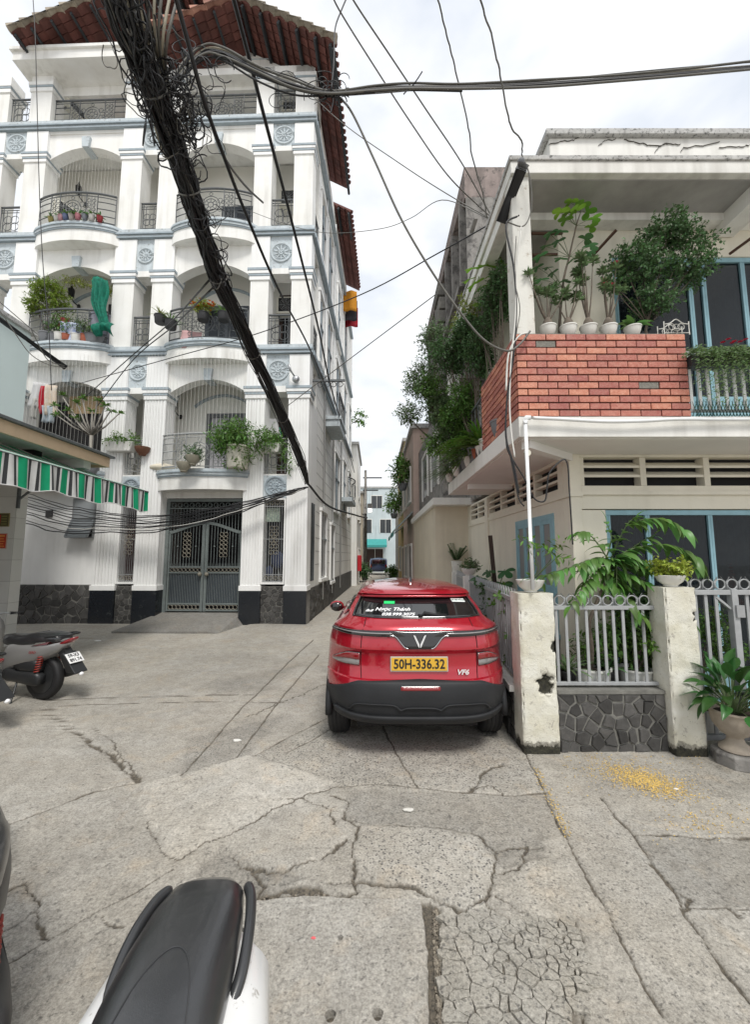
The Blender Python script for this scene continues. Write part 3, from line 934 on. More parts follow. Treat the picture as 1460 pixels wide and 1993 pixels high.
def arch_line(x0, x1, zs, zc, n=18, off=.045, y=.07):
 return [(x0 + (x1 - x0) * i / n, y, zs + (zc - zs) * math.sin(math.pi * i / n) ** .8 + off) for i in range(n + 1)]
BAYS = [(CX['C'][1], CX['B'][0]), (CX['E'][1], CX['D'][0])]
for bi, (x0, x1) in enumerate(BAYS):
 for fi, (zs, zc, zt) in enumerate(((6.60, 7.06, 7.85), (10.26, 10.72, 11.6), (14.34, 14.80, 15.42))):
  o = arch(x0, x1, zs, zc, zt).build('arch', M_WHITE, ab_root)
  cxm = (x0 + x1) / 2
  MB().prism([(cxm - .10, zc - .06), (cxm + .10, zc - .06), (cxm + .14, zc + .30), (cxm - .14, zc + .30)], .0, .44, 'xz').build('keystone', M_TRIML, o, bevel=.008)
  pts = arch_line(x0 + .25, x1 - .25, zs + .05, zs + .42, 14, 0, 1.25)
  mb = MB()
  for p, q in zip(pts[:-1], pts[1:]):
   mb.bar(p, q, .06, .13, up=(0, 1, 0))
  if fi < 2:
   mb.build('inner_arch_moulding', M_TRIM, ab_root)
def bow(x0, x1, out, y0=0.0, n=20):
 return [(x0 + (x1 - x0) * i / n, y0 - out * math.sin(math.pi * i / n) ** .62) for i in range(n + 1)]
def ornament_railing(name, parent, path, zb, h, m_bar, wide=True, panel=True):
 """path: function u(0..1)->(x,y)"""
 mb = MB()
 P = lambda u, z: (path(u)[0], path(u)[1], z)
 N = 22
 top = MB(); top.tube([P(i / N, zb + h) for i in range(N + 1)], .032, 6)
 for f in (.10, .30, .52, .74):
  if wide:
   for a, b in ((0, .2), (.8, 1)):
    mb.tube([P(a + (b - a) * i / 5, zb + h * f) for i in range(6)], .014, 5)
 for f in (.08, .90):
  mb.tube([P(i / N, zb + h * f) for i in range(N + 1)], .013, 5)
 for u in ((0, .2, .33, .67, .8, 1) if wide else (0, .12, .88, 1)):
  mb.tube([P(u, zb), P(u, zb + h)], .016, 5)
 def spiral_ring(u, z, r, th=.012, n=14):
  c = path(u)
  mb.ring((c[0], c[1], z), r, th, 'y', n, 4)
 if wide:
  zc = zb + h * .48
  spiral_ring(.5, zc, h * .27); spiral_ring(.5, zc, h * .19); spiral_ring(.5, zc, h * .08)
  for k in range(8):
   t = k * math.pi / 4; c = path(.5)
   mb.bar((c[0] + math.cos(t) * h * .08, c[1], zc + math.sin(t) * h * .08), (c[0] + math.cos(t) * h * .2, c[1], zc + math.sin(t) * h * .2), .014)
  for sgn in (-1, 1):
   for dz in (-.13, .13):
    spiral_ring(.5 + sgn * .12, zc + dz * h, h * .08, .009, 10)
    spiral_ring(.5 + sgn * .155, zc + dz * h * .7, h * .05, .009, 10)
   spiral_ring(.5, zb + h * (.48 + sgn * .34), h * .05, .009, 8)
   for dz in (.2, .34, .48, .62, .76):
    spiral_ring(.5 + sgn * .20, zb + h * dz, h * .055, .009, 8); spiral_ring(.5 + sgn * .26, zb + h * dz, h * .055, .009, 8)
   for q in (.23, .265, .30):
    mb.tube([P(.5 + sgn * q, zb + h * .08), P(.5 + sgn * q, zb + h * .9)], .008, 4)
 else:
  zc = zb + h * .46
  w = abs(path(1)[0] - path(0)[0]) + abs(path(1)[1] - path(0)[1])
  rr_ = min(w * .19, h * .17)
  horiz = abs(path(1)[0] - path(0)[0]) > abs(path(1)[1] - path(0)[1])
  c = path(.5)
  for sx in (-1, 1):
   for sz in (-1, 1):
    if horiz:
     mb.ring((c[0] + sx * rr_ * .85, c[1], zc + sz * rr_ * .85), rr_, .011, 'y', 12, 4)
    else:
     mb.ring((c[0], c[1] + sx * rr_ * .85, zc + sz * rr_ * .85), rr_, .011, 'x', 12, 4)
  mb.tube([P(0, zb + h * .82), P(1, zb + h * .82)], .011, 5); mb.tube([P(0, zb + h * .17), P(1, zb + h * .17)], .011, 5)
  for u in (.28, .72):
   mb.tube([P(u, zb), P(u, zb + h * .9)], .011, 5)
 o = mb.build(name, m_bar, parent)
 top.build('hand_rail', m_bar, o, smooth=True)
 return o
for bi, (x0, x1) in enumerate(BAYS):
 for fi, z in enumerate(ZK[:3]):
  a, b = x0 - .10, x1 + .10
  plan = bow(a, b, .32) + [(b, .5), (a, .5)]
  sl = MB().prism(plan, z - .50, z - .14, 'xy').build('balcony', M_WHITE, ab_root, smooth=30)
  for dz0, dz1, ex, mt in ((-.14, -.10, .03, M_TRIM), (-.10, -.03, .05, M_TRIML), (-.03, .0, .075, M_TRIM), (0, .07, .06, M_TRIML)):
   pl = bow(a - ex, b + ex, .32 + ex, -ex * .3) + [(b + ex, .5), (a - ex, .5)]
   MB().prism(pl, z + dz0, z + dz1, 'xy').build('balcony_edge', mt, sl, smooth=30)
  if fi == 0 and bi == 1:
   continue
  P = lambda u, a=a, b=b: (a + .12 + (b - a - .24) * u, .02 - .30 * math.sin(math.pi * (0.04 + .92 * u)) ** .62)
  ornament_railing('balcony_railing', sl, P, z + .07, 1.02, M_IRONL if fi == 0 else M_IRON)
for x0, x1 in BAYS:
 ornament_railing('balcony_railing', ab_root, lambda u, x0=x0, x1=x1: (x0 + (x1 - x0) * u, .18), 15.62, .98, M_IRON)
for (a, b) in (('A', 'B'), ('C', 'D'), ('E', 'F')):
 x0, x1 = CX[b][1], CX[a][0]
 for z in ZK:
  ornament_railing('balcony_railing', ab_root, lambda u, x0=x0, x1=x1: (x0 + (x1 - x0) * u, .12), z + .02, 1.0, M_IRONL if z < 5 else M_IRON, wide=False)
for z in ZK[1:]:
 ornament_railing('balcony_railing', ab_root, lambda u: (-.14, .55 + .72 * u), z + .02, 1.0, M_IRON, wide=False)
for (x0, x1), z0, z1 in (((CX['C'][0], CX['B'][1]), 5.15, 7.75), ((CX['E'][0], CX['D'][1]), 4.4, 7.72), ((CX['E'][1], CX['D'][0]), 12.9, 15.0)):
 mb = MB()
 n_ = int((x1 - x0) / .105)
 for i in range(n_ + 1):
  u = i / n_; x = x0 + (x1 - x0) * u
  y = -.05 - .24 * math.sin(math.pi * u) ** .62 if z0 < 6 else .30
  mb.tube([(x, y, z0), (x, y, z1)], .0038, 4, cap=False)
 o = mb.build('safety_wires', mat('stretched steel wire', (0.62, 0.61, 0.58), .5), ab_root)
M_SHUT = mat('dark blue grey shutter', (0.06, 0.07, 0.085), .5, var=.2, vscale=8)
M_CURT = mat('pale curtain cloth', (0.55, 0.54, 0.56), .9, var=.2, vscale=4, transl=.2)
M_WOODDK = mat('dark brown door wood', (0.055, 0.028, 0.02), .5, var=.4, vscale=9)
M_REDW = mat('red painted frame', (0.36, 0.045, 0.03), .5, var=.2, vscale=6)
def door(x0, x1, z0, z1, y=1.27, kind='glass', frame=None, leafs=2, name='door'):
 fr = frame or M_SHUT
 d = MB()
 d.box(x0 - .07, x0, y - .06, y, z0, z1 + .07).box(x1, x1 + .07, y - .06, y, z0, z1 + .07).box(x0, x1, y - .06, y, z1, z1 + .07)
 o = d.build(name, fr, ab_root, bevel=.006)
 w = (x1 - x0) / leafs
 for i in range(leafs):
  a, b = x0 + w * i, x0 + w * (i + 1)
  if kind == 'glass':
   MB().box(a, a + .06, y - .045, y - .005, z0, z1).box(b - .06, b, y - .045, y - .005, z0, z1).box(a + .06, b - .06, y - .045, y - .005, z1 - .07, z1).box(a + .06, b - .06, y - .045, y - .005, z0, z0 + .3).build('leaf', fr, o)
   MB().box(a + .06, b - .06, y - .028, y - .022, z0 + .3, z1 - .07).build('pane', M_GLASS, o)
   MB().box(a + .06, b - .06, y - .012, y - .004, z0 + .3, z1 - .07).build('backing', M_DARK, o)
  elif kind == 'curtain':
   MB().box(a, a + .06, y - .055, y - .015, z0, z1).box(b - .06, b, y - .055, y - .015, z0, z1).box(a + .06, b - .06, y - .055, y - .015, z1 - .07, z1).build('leaf', fr, o)
   MB().grid(lambda u, v, a=a, b=b: (a + .06 + (b - a - .12) * u, y - .012 + .012 * math.sin(u * 26 + v), z0 + (z1 - z0 - .07) * v), 30, 2).build('curtain', M_CURT, o, smooth=True)
  else:
   mb = MB().box(a + .01, b - .01, y - .04, y - .004, z0, z1)
   for q in range(3):
    zz = z0 + .12 + q * (z1 - z0 - .1) / 3
    mb.box(a + .1, b - .1, y - .055, y - .04, zz, zz + (z1 - z0) / 3 - .18)
   mb.build('leaf', fr, o, bevel=.006)
 return o
door(-3.55, -2.25, 4.3, 6.35, kind='curtain', frame=mat('grey steel door frame', (0.10, 0.105, 0.11), .5))
door(-3.75, -2.45, 8.05, 10.0, kind='glass')
door(-3.35, -2.55, 11.8, 13.6, kind='glass'); door(-2.5, -2.2, 11.8, 13.6, kind='panel', leafs=1)
door(-3.55, -2.75, 15.65, 16.9, kind='glass', frame=M_TRIM)
door(-1.30, -.72, 8.05, 10.35, kind='glass', leafs=1, frame=M_WOODDK)
door(-7.05, -6.25, 8.05, 10.15, kind='glass', frame=mat('black door frame', (0.02, 0.02, 0.022), .5))
door(-7.05, -6.2, 15.65, 16.85, kind='glass', frame=M_REDW, leafs=2)
door(-8.35, -7.85, 15.65, 16.7, kind='glass', frame=M_TRIM, leafs=1, name='window')
door(-5.30, -5.05, 11.8, 13.7, kind='glass', leafs=1); door(-5.35, -5.0, 8.05, 10.0, kind='panel', leafs=1, frame=M_WOODDK)
door(-1.25, -.75, 4.3, 6.3, kind='glass', leafs=1, frame=M_WOODDK)
g = MB().box(-8.58, -6.13, .58, .62, 4.25, 6.6)
for i in range(58):
 x = -8.56 + i * .0425
 g.box(x, x + .02, .545, .58, 4.25, 6.55)
g.build('folding_grille', mat('blackened folding grille', (0.022, 0.02, 0.02), .55), ab_root)
MB().box(-7.6, -6.5, .48, .51, 6.2, 6.75).build('bamboo_blind', mat('bamboo blind', (0.42, 0.30, 0.17), .8, var=.4, vscale=30), ab_root)
# ---- ground floor
def stone_panel(parent, name, fn, w, h, cell, seed, front, n_cap=400):
 """random slate cladding; fn(u, v, d) -> local point, d is depth out of the wall"""
 r = random.Random(seed)
 vs = [fn(a, b, d) for d in (-.05, .007) for a, b in ((0, 0), (w, 0), (w, h), (0, h))]
 back = MB().add(vs, [(0, 1, 2, 3), (4, 5, 6, 7), (0, 4, 5, 1), (1, 5, 6, 2), (2, 6, 7, 3), (3, 7, 4, 0)]).build(name, M_MORTAR, parent)
 sd = []
 t = 0
 while t < 4000 and len(sd) < n_cap:
  t += 1
  x, y = r.uniform(0, w), r.uniform(0, h); dm = cell * r.uniform(.42, 1.3)
  if all(math.hypot(x - a, y - b) > dm for a, b in sd):
   sd.append((x, y))
 for c in voronoi(sd, [(0, 0), (w, 0), (w, h), (0, h)]):
  c = poly_inset(c, r.uniform(.006, .011)) if len(c) > 2 else []
  if len(c) < 3:
   continue
  cx = sum(p[0] for p in c) / len(c); cy = sum(p[1] for p in c) / len(c)
  c = rough_outline(c, cell * .55, cell * .035, r)
  d1 = r.uniform(.012, .032); tx, ty = r.uniform(-.08, .08), r.uniform(-.08, .08)
  n = len(c)
  inn = [(cx + (p[0] - cx) * .90, cy + (p[1] - cy) * .90) for p in c]
  V = [fn(p[0], p[1], -.003) for p in c] + [fn(p[0], p[1], d1 * .65 + (p[0] - cx) * tx + (p[1] - cy) * ty) for p in c] + [fn(p[0], p[1], d1 + (p[0] - cx) * tx + (p[1] - cy) * ty) for p in inn] + [fn(cx, cy, d1)]
  F = []
  for i in range(n):
   j = (i + 1) % n
   F += [(i, j, n + j, n + i), (n + i, n + j, 2 * n + j, 2 * n + i), (2 * n + i, 2 * n + j, 3 * n)]
  MB().add(V, F).build('stone', M_STONE, back)
 return back
stone_panel(ab_root, 'stone_plinth', lambda u, v, d: (-1.34 + u, .06 - d, v), .64, 1.04, .24, 1, 1)
stone_panel(ab_root, 'stone_plinth', lambda u, v, d: (-5.45 + u, .06 - d, v), .51, 1.04, .24, 2, 1)
stone_panel(ab_root, 'stone_plinth', lambda u, v, d: (-9.3 + u, .02 - d, v), 3.14, 1.08, .34, 3, 1)
stone_panel(ab_root, 'stone_plinth', lambda u, v, d: (-.10 + d, .5 + u, v), 5.5, .95, .34, 4, 1)
MB().box(-.5, -.09, 6.0, 14.2, 0, .95).build('rear_plinth', mat('dark plinth render', (0.10, 0.10, 0.095), .9, var=.4, vscale=3, bump=.5, bscale=12, streak=.4), ab_root)
MB().box(-9.6, -6.13, .03, .3, 1.08, 4.05).build('ground_floor_wall', M_WHITE2, ab_root)
wv = MB().box(-6.78, -6.20, .0, .028, 2.42, 3.48).build('window', M_DARK, ab_root)
MB().box(-6.82, -6.78, -.02, .03, 2.38, 3.52).box(-6.20, -6.16, -.02, .03, 2.38, 3.52).box(-6.78, -6.2, -.02, .03, 3.48, 3.52).box(-6.78, -6.2, -.02, .03, 2.38, 2.42).box(-6.78, -6.2, -.02, .0, 2.92, 2.96).build('frame', mat('grey window frame', (0.25, 0.26, 0.26), .5), wv)
MB().box(-6.78, -6.2, -.008, -.003, 2.96, 3.48).build('pane', mat('frosted grey pane', (0.30, 0.32, 0.33), .25), wv)
sash = MB()
for a, b in (((-6.80, -.02, 2.90), (-6.80, -.24, 2.40)), ((-6.18, -.02, 2.90), (-6.18, -.24, 2.40)), ((-6.80, -.24, 2.40), (-6.18, -.24, 2.40)), ((-6.80, -.02, 2.90), (-6.18, -.02, 2.90))):
 sash.bar(a, b, .045)
sash.add([(-6.78, -.03, 2.88), (-6.2, -.03, 2.88), (-6.2, -.235, 2.42), (-6.78, -.235, 2.42)], [(0, 1, 2, 3)])
sash.build('tilted_sash', mat('frosted grey sash', (0.20, 0.22, 0.23), .3), wv)
MB().box(-7.62, -7.42, .0, .032, 2.98, 3.18).build('vent', mat('vent dark', (0.05, 0.05, 0.05), .8), ab_root)
def grille_window(x0, x1, z0, z1, tint):
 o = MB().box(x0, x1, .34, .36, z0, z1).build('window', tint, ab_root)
 MB().box(x0 - .0, x0 + .04, .02, .34, z0, z1).box(x1 - .04, x1, .02, .34, z0, z1).box(x0 + .04, x1 - .04, .02, .34, z1 - .04, z1).box(x0 + .04, x1 - .04, .02, .34, z0, z0 + .05).build('reveal', M_WHITE2, o)
 b = MB()
 n_ = 8
 for i in range(n_ + 1):
  x = x0 + .05 + (x1 - x0 - .1) * i / n_
  b.tube([(x, .10, z0 + .04), (x, .10, z1 - .04)], .009, 5, cap=False)
 for z in (z0 + .08, z0 + .26, (z0 + z1) / 2 + .05, z1 - .22):
  b.bar((x0 + .04, .10, z), (x1 - .04, .10, z), .018)
 b.build('bars', M_IRONL, o)
 s = MB(); cx = (x0 + x1) / 2; zc = (z0 + z1) / 2 + .02
 for dz in (-.34, -.17, 0, .17, .34):
  for sg in (-1, 1):
   s.ring((cx + sg * .065, .085, zc + dz), .06, .009, 'y', 10, 4)
 for dz in (-.1, .1):
  s.ring((cx, .085, zc + dz), .05, .009, 'y', 10, 4)
 for i in range(4):
  for z in (z0 + .17, z1 - .12):
   s.ring((x0 + .12 + i * (x1 - x0 - .24) / 3, .09, z), .05, .009, 'y', 10, 4)
 q_ = s.build('scroll', M_GOLD, o); q_['kind'] = 'stuff'
 return o
grille_window(-1.36, -.70, 1.10, 3.50, M_DARK)
grille_window(-5.47, -4.92, 1.10, 3.50, mat('dark maroon shutter', (0.045, 0.018, 0.016), .6))
MB().box(-1.3, -.9, .2, .25, 2.85, 3.25).build('window_placard', mat('pale green placard', (0.45, 0.52, 0.40), .6, var=.35, vscale=22, vcol=(.16, .22, .2)), ab_root)
sw = MB().box(-.11, -.085, .62, 1.05, 1.15, 3.45).build('side_window', M_DARK, ab_root)
b = MB()
for i in range(5):
 b.tube([(-.06, .66 + i * .09, 1.15), (-.06, .66 + i * .09, 3.45)], .009, 4)
b.build('bars', M_IRON, sw)
MB().box(-.14, -.088, .5, .62, .95, 6.5).box(-.14, -.088, 1.05, 1.4, .95, 6.5).box(-.14, -.088, .62, 1.05, 3.45, 6.5).box(-.14, -.088, .62, 1.05, .95, 1.15).build('side_corner_wall', M_WHITE2, ab_root)
MB().box(-4.28, -1.92, .30, .55, 3.55, 4.0).build('gate_lintel', M_WHITE, ab_root)
MB().box(-4.30, -1.90, 1.25, 1.30, 0.2, 3.9).build('garage_dark_panel', M_DARK, ab_root)  # near-black sheet: the unlit depth behind the gate is put into its colour
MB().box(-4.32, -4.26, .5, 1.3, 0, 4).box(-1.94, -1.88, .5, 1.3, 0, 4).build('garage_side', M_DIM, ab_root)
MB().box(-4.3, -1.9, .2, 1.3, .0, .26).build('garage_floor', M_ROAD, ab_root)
GX0, GX1, GZ0, GZ1 = -4.28, -1.93, .28, 3.54
gt = MB().box(GX0, GX0 + .10, .32, .42, GZ0, GZ1).box(GX1 - .10, GX1, .32, .42, GZ0, GZ1).box(GX0 + .1, GX1 - .1, .32, .42, GZ1 - .09, GZ1).build('gate', M_GATE, ab_root, bevel=.008)
gm = (GX0 + GX1) / 2
def gate_top(x):
 t = (x - GX0 - .1) / (GX1 - GX0 - .2)
 return 2.55 + .28 * math.sin(math.pi * t) ** 1.5
tb = MB()
for i in range(24):
 x = GX0 + .14 + i * (GX1 - GX0 - .28) / 23
 tb.tube([(x, .37, gate_top(x) + .05), (x, .37, GZ1 - .26)], .011, 5, cap=False)
tb.bar((GX0 + .1, .37, GZ1 - .28), (GX1 - .1, .37, GZ1 - .28), .03)
tb.build('transom_bars', M_GATE, gt)
ts = MB()
for i in range(12):
 x = GX0 + .2 + i * (GX1 - GX0 - .4) / 11
 ts.ring((x, .37, GZ1 - .18), .062, .010, 'y', 10, 4); ts.ring((x + .05, .37, GZ1 - .2), .03, .008, 'y', 8, 4)
ts.build('transom_scroll', M_GATE, gt)
for sd in (0, 1):
 x0, x1 = (GX0 + .11, gm - .008) if sd == 0 else (gm + .008, GX1 - .11)
 lf = MB()
 lf.box(x0, x0 + (.05 if sd == 0 else .08), .34, .40, GZ0 + .03, gate_top(x0 + .04)).box(x1 - (.08 if sd == 0 else .05), x1, .34, .40, GZ0 + .03, gate_top(x1 - .04))
 for z in (GZ0 + .06, GZ0 + .24, 1.40, 1.56):
  lf.bar((x0 + .04, .37, z), (x1 - .04, .37, z), .045)
 pts = [(x0 + (x1 - x0) * i / 10, .37, gate_top(x0 + (x1 - x0) * i / 10)) for i in range(11)]
 for p, q in zip(pts[:-1], pts[1:]):
  lf.bar(p, q, .06, .085)
 l = lf.build('gate_leaf', M_GATE, gt, bevel=.005)
 lb = MB()
 n_ = 11
 for i in range(n_):
  x = x0 + .08 + (x1 - x0 - .17) * i / (n_ - 1)
  if not (4 <= i <= 6):
   lb.tube([(x, .37, 1.58), (x, .37, gate_top(x) - .02)], .011, 5, cap=False)
  else:
   lb.tube([(x, .37, 2.55), (x, .37, gate_top(x) - .02)], .011, 5, cap=False); lb.tube([(x, .37, 1.58), (x, .37, 1.85)], .011, 5, cap=False)
 for i in range(20):
  x = x0 + .07 + (x1 - x0 - .15) * i / 19
  lb.tube([(x, .37, GZ0 + .24), (x, .37, 1.40)], .009, 4, cap=False)
  lb.tube([(x, .37, 1.58), (x, .37, 1.68)], [.008, .002], 4)
 for i in (2, 8):
  x = x0 + .08 + (x1 - x0 - .17) * i / (n_ - 1); lb.ball((x, .37, 2.15), .028, 6, 5)
 lb.build('gate_bars', M_GATE, l if False else gt)
 MB().box(x0 + .05, x1 - .05, .385, .392, GZ0 + .25, 1.39).build('gate_sheet', mat('dark gate sheet', (0.035, 0.045, 0.06), .5, var=.3, vscale=5), gt)
 sc = MB(); cx = (x0 + x1) / 2
 for dz in (-.3, -.18, -.06, .06, .18, .3):
  for sg in (-1, 1):
   sc.ring((cx + sg * .06, .36, 2.2 + dz), .055, .010, 'y', 10, 4)
 for i in range(8):
  x = x0 + .13 + i * (x1 - x0 - .26) / 7
  sc.ring((x, .36, 1.48), .05, .009, 'y', 10, 4); sc.ring((x, .36, GZ0 + .15), .06, .010, 'y', 10, 4)
 sc.build('gate_scroll', M_GOLD, gt)
 MB().ball((gm + (-.1 if sd == 0 else .1), .30, 1.36), .06, 10, 8, 1.0).build('gate_knob', M_GOLD, gt, smooth=True)
rp = MB()
rp.add([ab((-4.62, -1.25, -.01)), ab((-1.98, -1.25, -.01)), ab((-1.72, .33, -.01)), ab((-4.45, .33, -.01)), ab((-4.62, -1.25, .04)), ab((-2.2, -1.25, .05)), ab((-1.95, .33, .285)), ab((-4.28, .33, .285))],
  [(0, 1, 2, 3), (4, 5, 6, 7), (0, 4, 5, 1), (1, 5, 6, 2), (2, 6, 7, 3), (3, 7, 4, 0)])
struct(rp.build('ramp', concrete('ramp concrete', False, (0.27, 0.265, 0.25), .2)), 'sloping concrete ramp up to the grey gate')
# ---- side wall details
M_SIDEGL = mat('dim side glass', (0.05, 0.055, 0.06), .2)
for (ya, yb, za, zb) in ((1.5, 2.3, 8.4, 10.6), (3.2, 4.4, 8.2, 10.9), (3.2, 4.4, 12.0, 14.6), (5.8, 7.4, 7.4, 10.4), (5.8, 7.4, 3.9, 6.2), (9.0, 10.2, 8.2, 10.6), (9.0, 10.2, 12.0, 14.5), (9.0, 10.2, 4.2, 6.6), (2.4, 3.6, 1.2, 3.3), (1.6, 2.6, 12.2, 14.4), (6.2, 7.2, 11.6, 14.2), (11.8, 12.9, 8.2, 10.6), (11.8, 12.9, 4.2, 6.6), (4.8, 5.8, .95, 3.0)):
 w = MB().box(-.122, -.112, ya, yb, za, zb).build('window', M_SIDEGL, ab_root)
 MB().box(-.12, -.05, ya - .09, ya, za - .08, zb + .1).box(-.12, -.05, yb, yb + .09, za - .08, zb + .1).box(-.12, -.02, ya - .12, yb + .12, zb + .1, zb + .2).box(-.12, -.02, ya - .12, yb + .12, za - .18, za - .08).build('frame', M_WHITE2, w)
 MB().bar((-.09, (ya + yb) / 2, za), (-.09, (ya + yb) / 2, zb), .05).bar((-.09, ya, za + (zb - za) * .6), (-.09, yb, za + (zb - za) * .6), .05).build('mullion', M_TRIM, w)
bal = MB().box(-.12, .45, 3.0, 4.8, 6.55, 6.80).box(-.12, .5, 2.95, 4.85, 6.8, 6.92).build('side_balcony', M_TRIML, ab_root)
ornament_railing('balcony_railing', bal, lambda u: (.42, 3.05 + 1.7 * u), 6.92, .9, M_IRON, wide=False)
bal2 = MB().box(-.12, .45, 8.2, 10.6, 4.5, 4.7).build('side_balcony', M_TRIML, ab_root)
ornament_railing('balcony_railing', bal2, lambda u: (.25 + .25 * math.sin(math.pi * u), 8.3 + 2.2 * u), 4.7, 1.0, M_IRON, wide=False)
sp = MB()
for y in (2.85, 5.2, 8.0):
 sp.tube([(-.07, y, .4), (-.07, y, 16.4)], .035, 6)
sp.build('downpipe', M_PVC, ab_root, smooth=True)
for zz in np.arange(1.3, 16.5, .62):
 pass
gv = MB()
for z in np.arange(1.6, 16.4, .42):
 gv.box(-.121, -.1165, 1.35, 14.0, z, z + .022)
gv.build('wall_grooves', mat('wall groove grey', (0.42, 0.42, 0.41), .9), ab_root)  # thin grey strips drawn along the side wall as groove lines
# ---- roof
ridge = (-4.40, 19.55)
eaveR, eaveL = (.60, 16.85), (-9.15, 17.62)
def roof_slope(p, q, y0, y1, front_caps=True, cap_mat=None, name='roof_slope', nrow=None):
 """slope from p (high) to q (low) in xz; tiled underside, purlins and verge caps"""
 p, q = Vector((p[0], 0, p[1])), Vector((q[0], 0, q[1]))
 d = (q - p); Ln = d.length; d.normalize(); nrm = Vector((0, 1, 0)).cross(d).normalized()
 if nrm.z < 0:
  nrm = -nrm
 def pt(s, y, h):
  v = p + d * s + nrm * h; return (v.x, y, v.z)
 o = MB().add([pt(0, y0, .05), pt(Ln, y0, .05), pt(Ln, y1, .05), pt(0, y1, .05), pt(0, y0, .10), pt(Ln, y0, .10), pt(Ln, y1, .10), pt(0, y1, .10)],
     [(0, 1, 2, 3), (4, 5, 6, 7), (0, 4, 5, 1), (1, 5, 6, 2), (2, 6, 7, 3), (3, 7, 4, 0)]).build(name, M_TILE_RED, ab_root)
 t = MB()
 ns = int(Ln / .30); ny = int(min(y1 - y0, 1.6) / .22)
 for i in range(ns):
  for j in range(ny):
   s0, s1 = Ln * i / ns, Ln * (i + 1) / ns
   ya, yb = y0 + j * .22, y0 + j * .22 + .20
   h0, h1 = -.005, .035
   t.add([pt(s0, ya, h1 + .02), pt(s1 + .03, ya, h0), pt(s1 + .03, yb, h0), pt(s0, yb, h1 + .02), pt(s0, ya, .05), pt(s1, ya, .05), pt(s1, yb, .05), pt(s0, yb, .05)],
     [(0, 1, 2, 3), (0, 4, 5, 1), (1, 5, 6, 2), (2, 6, 7, 3), (3, 7, 4, 0)])
 ny2 = int((y1 - y0) / .22)
 for j in range(ny, ny2):
  for i in range(max(0, ns - 4), ns):
   s0, s1 = Ln * i / ns, Ln * (i + 1) / ns; ya, yb = y0 + j * .22, y0 + j * .22 + .2
   t.add([pt(s0, ya, .055), pt(s1 + .03, ya, -.005), pt(s1 + .03, yb, -.005), pt(s0, yb, .055)], [(0, 1, 2, 3)])
 tt = t.build('tiles', M_TILE_RED, o); tt['kind'] = 'stuff'
 bt = MB()
 for j in range(int((y1 - y0) / .25)):
  y = y0 + .12 + j * .25
  bt.tube([pt(0, y, .12), pt(Ln + .05, y, .12)], .07, 6)
 bb = bt.build('tile_rows', M_TILE_RED, o, smooth=True); bb['kind'] = 'stuff'
 k = int(Ln / .62)
 for i in range(k + 1):
  s = min(.06 + Ln * i / k, Ln - .05)
  MB().bar(pt(s, y0 + .03, -.05), pt(s, y0 + 1.5, -.05), .07, .10, up=tuple(nrm)).build('purlin', M_RAFTER, o)
 for yy in (y0 + .62,):
  pass
 if front_caps:
  n_ = int(Ln / .40)
  for i in range(n_):
   s0, s1 = Ln * i / n_, Ln * (i + 1) / n_ + .05
   MB().tube([pt(s0, y0 - .02, .10), pt(s1, y0 - .02, .135)], [.10, .125], 7).build('verge_tile', cap_mat or M_TILE_CAP, o, smooth=40)
 return o
roof_slope(ridge, eaveR, -.9, 4.0)
roof_slope(ridge, eaveL, -.9, 4.0)
roof_slope((-4.4, 19.3), (.58, 16.72), 4.9, 10.3, front_caps=False)
roof_slope((-2.30, 18.28), (-4.75, 17.42), -.97, .35, cap_mat=M_TILE_CAP2)
def rz_at(x):
 return ridge[1] + (x - ridge[0]) * ((eaveR[1] - ridge[1]) / (eaveR[0] - ridge[0]) if x > ridge[0] else (eaveL[1] - ridge[1]) / (eaveL[0] - ridge[0]))
gpoly = [(-.12, 17.0), (-.12, rz_at(-.12) - .03), (ridge[0], ridge[1] - .03), (-9.2, rz_at(-9.2) - .03), (-9.2, 17.0)]
MB().prism(gpoly, .35, 1.4, 'xz').build('gable_wall', M_WHITE, ab_root)
gl = MB()
for z in (17.65, 18.1, 18.55):
 gl.box(-8.5, -.4, .335, .352, z, z + .03)
gl.build('gable_moulding', M_TRIML, ab_root)
MB().box(-9.55, -5.45, -.45, 1.3, 17.32, 17.62).box(-9.62, -5.40, -.52, 1.3, 17.62, 17.72).build('canopy_slab', M_WHITE, ab_root)
MB().box(-5.40, -.10, .0, 1.3, 17.12, 17.36).build('top_beam', M_WHITE, ab_root)
MB().tube([(.62, -.85, 16.72), (.62, 4.0, 16.70)], .05, 6).build('gutter', M_RAFTER, ab_root, smooth=True)
# ================================================================== CREAM TWO-STOREY HOUSE ON THE RIGHT
M_CREAM = mat('cream plaster', (0.75, 0.71, 0.60), .85, var=.10, vscale=1.6, bump=.15, bscale=30, streak=.30, scol=(.30, .27, .21), fine=.02)
M_OFFW = mat('stained white paint', (0.78, 0.77, 0.73), .85, var=.08, vscale=2, bump=.2, bscale=30, streak=.55, scol=(.22, .20, .17), fine=.03)
M_SOFF = mat('grey cement ceiling', (0.40, 0.39, 0.375), .9, var=.3, vscale=2.2, bump=.3, bscale=18)
M_SOFFW = mat('white soffit', (0.74, 0.72, 0.69), .9, var=.08, vscale=2, bump=.15, bscale=20)
M_BLUE = mat('pale blue door paint', (0.26, 0.45, 0.52), .5, var=.15, vscale=7, bump=.1, bscale=40, streak=.25)
M_CAP = mat('mouldy parapet cap', (0.52, 0.515, 0.50), .9, var=.3, vscale=9, bump=.3, bscale=30, spots=.5, spscale=24, spcol=(.08, .08, .075))
M_BRICK = mat('red glazed brick', (0.42, 0.13, 0.088), .6, var=.30, vscale=30, vcol=(.51, .22, .16), bump=.7, bscale=80, objrand=.24, huevar=.010, fine=.28, streak=.35, scol=(.10, .06, .05))
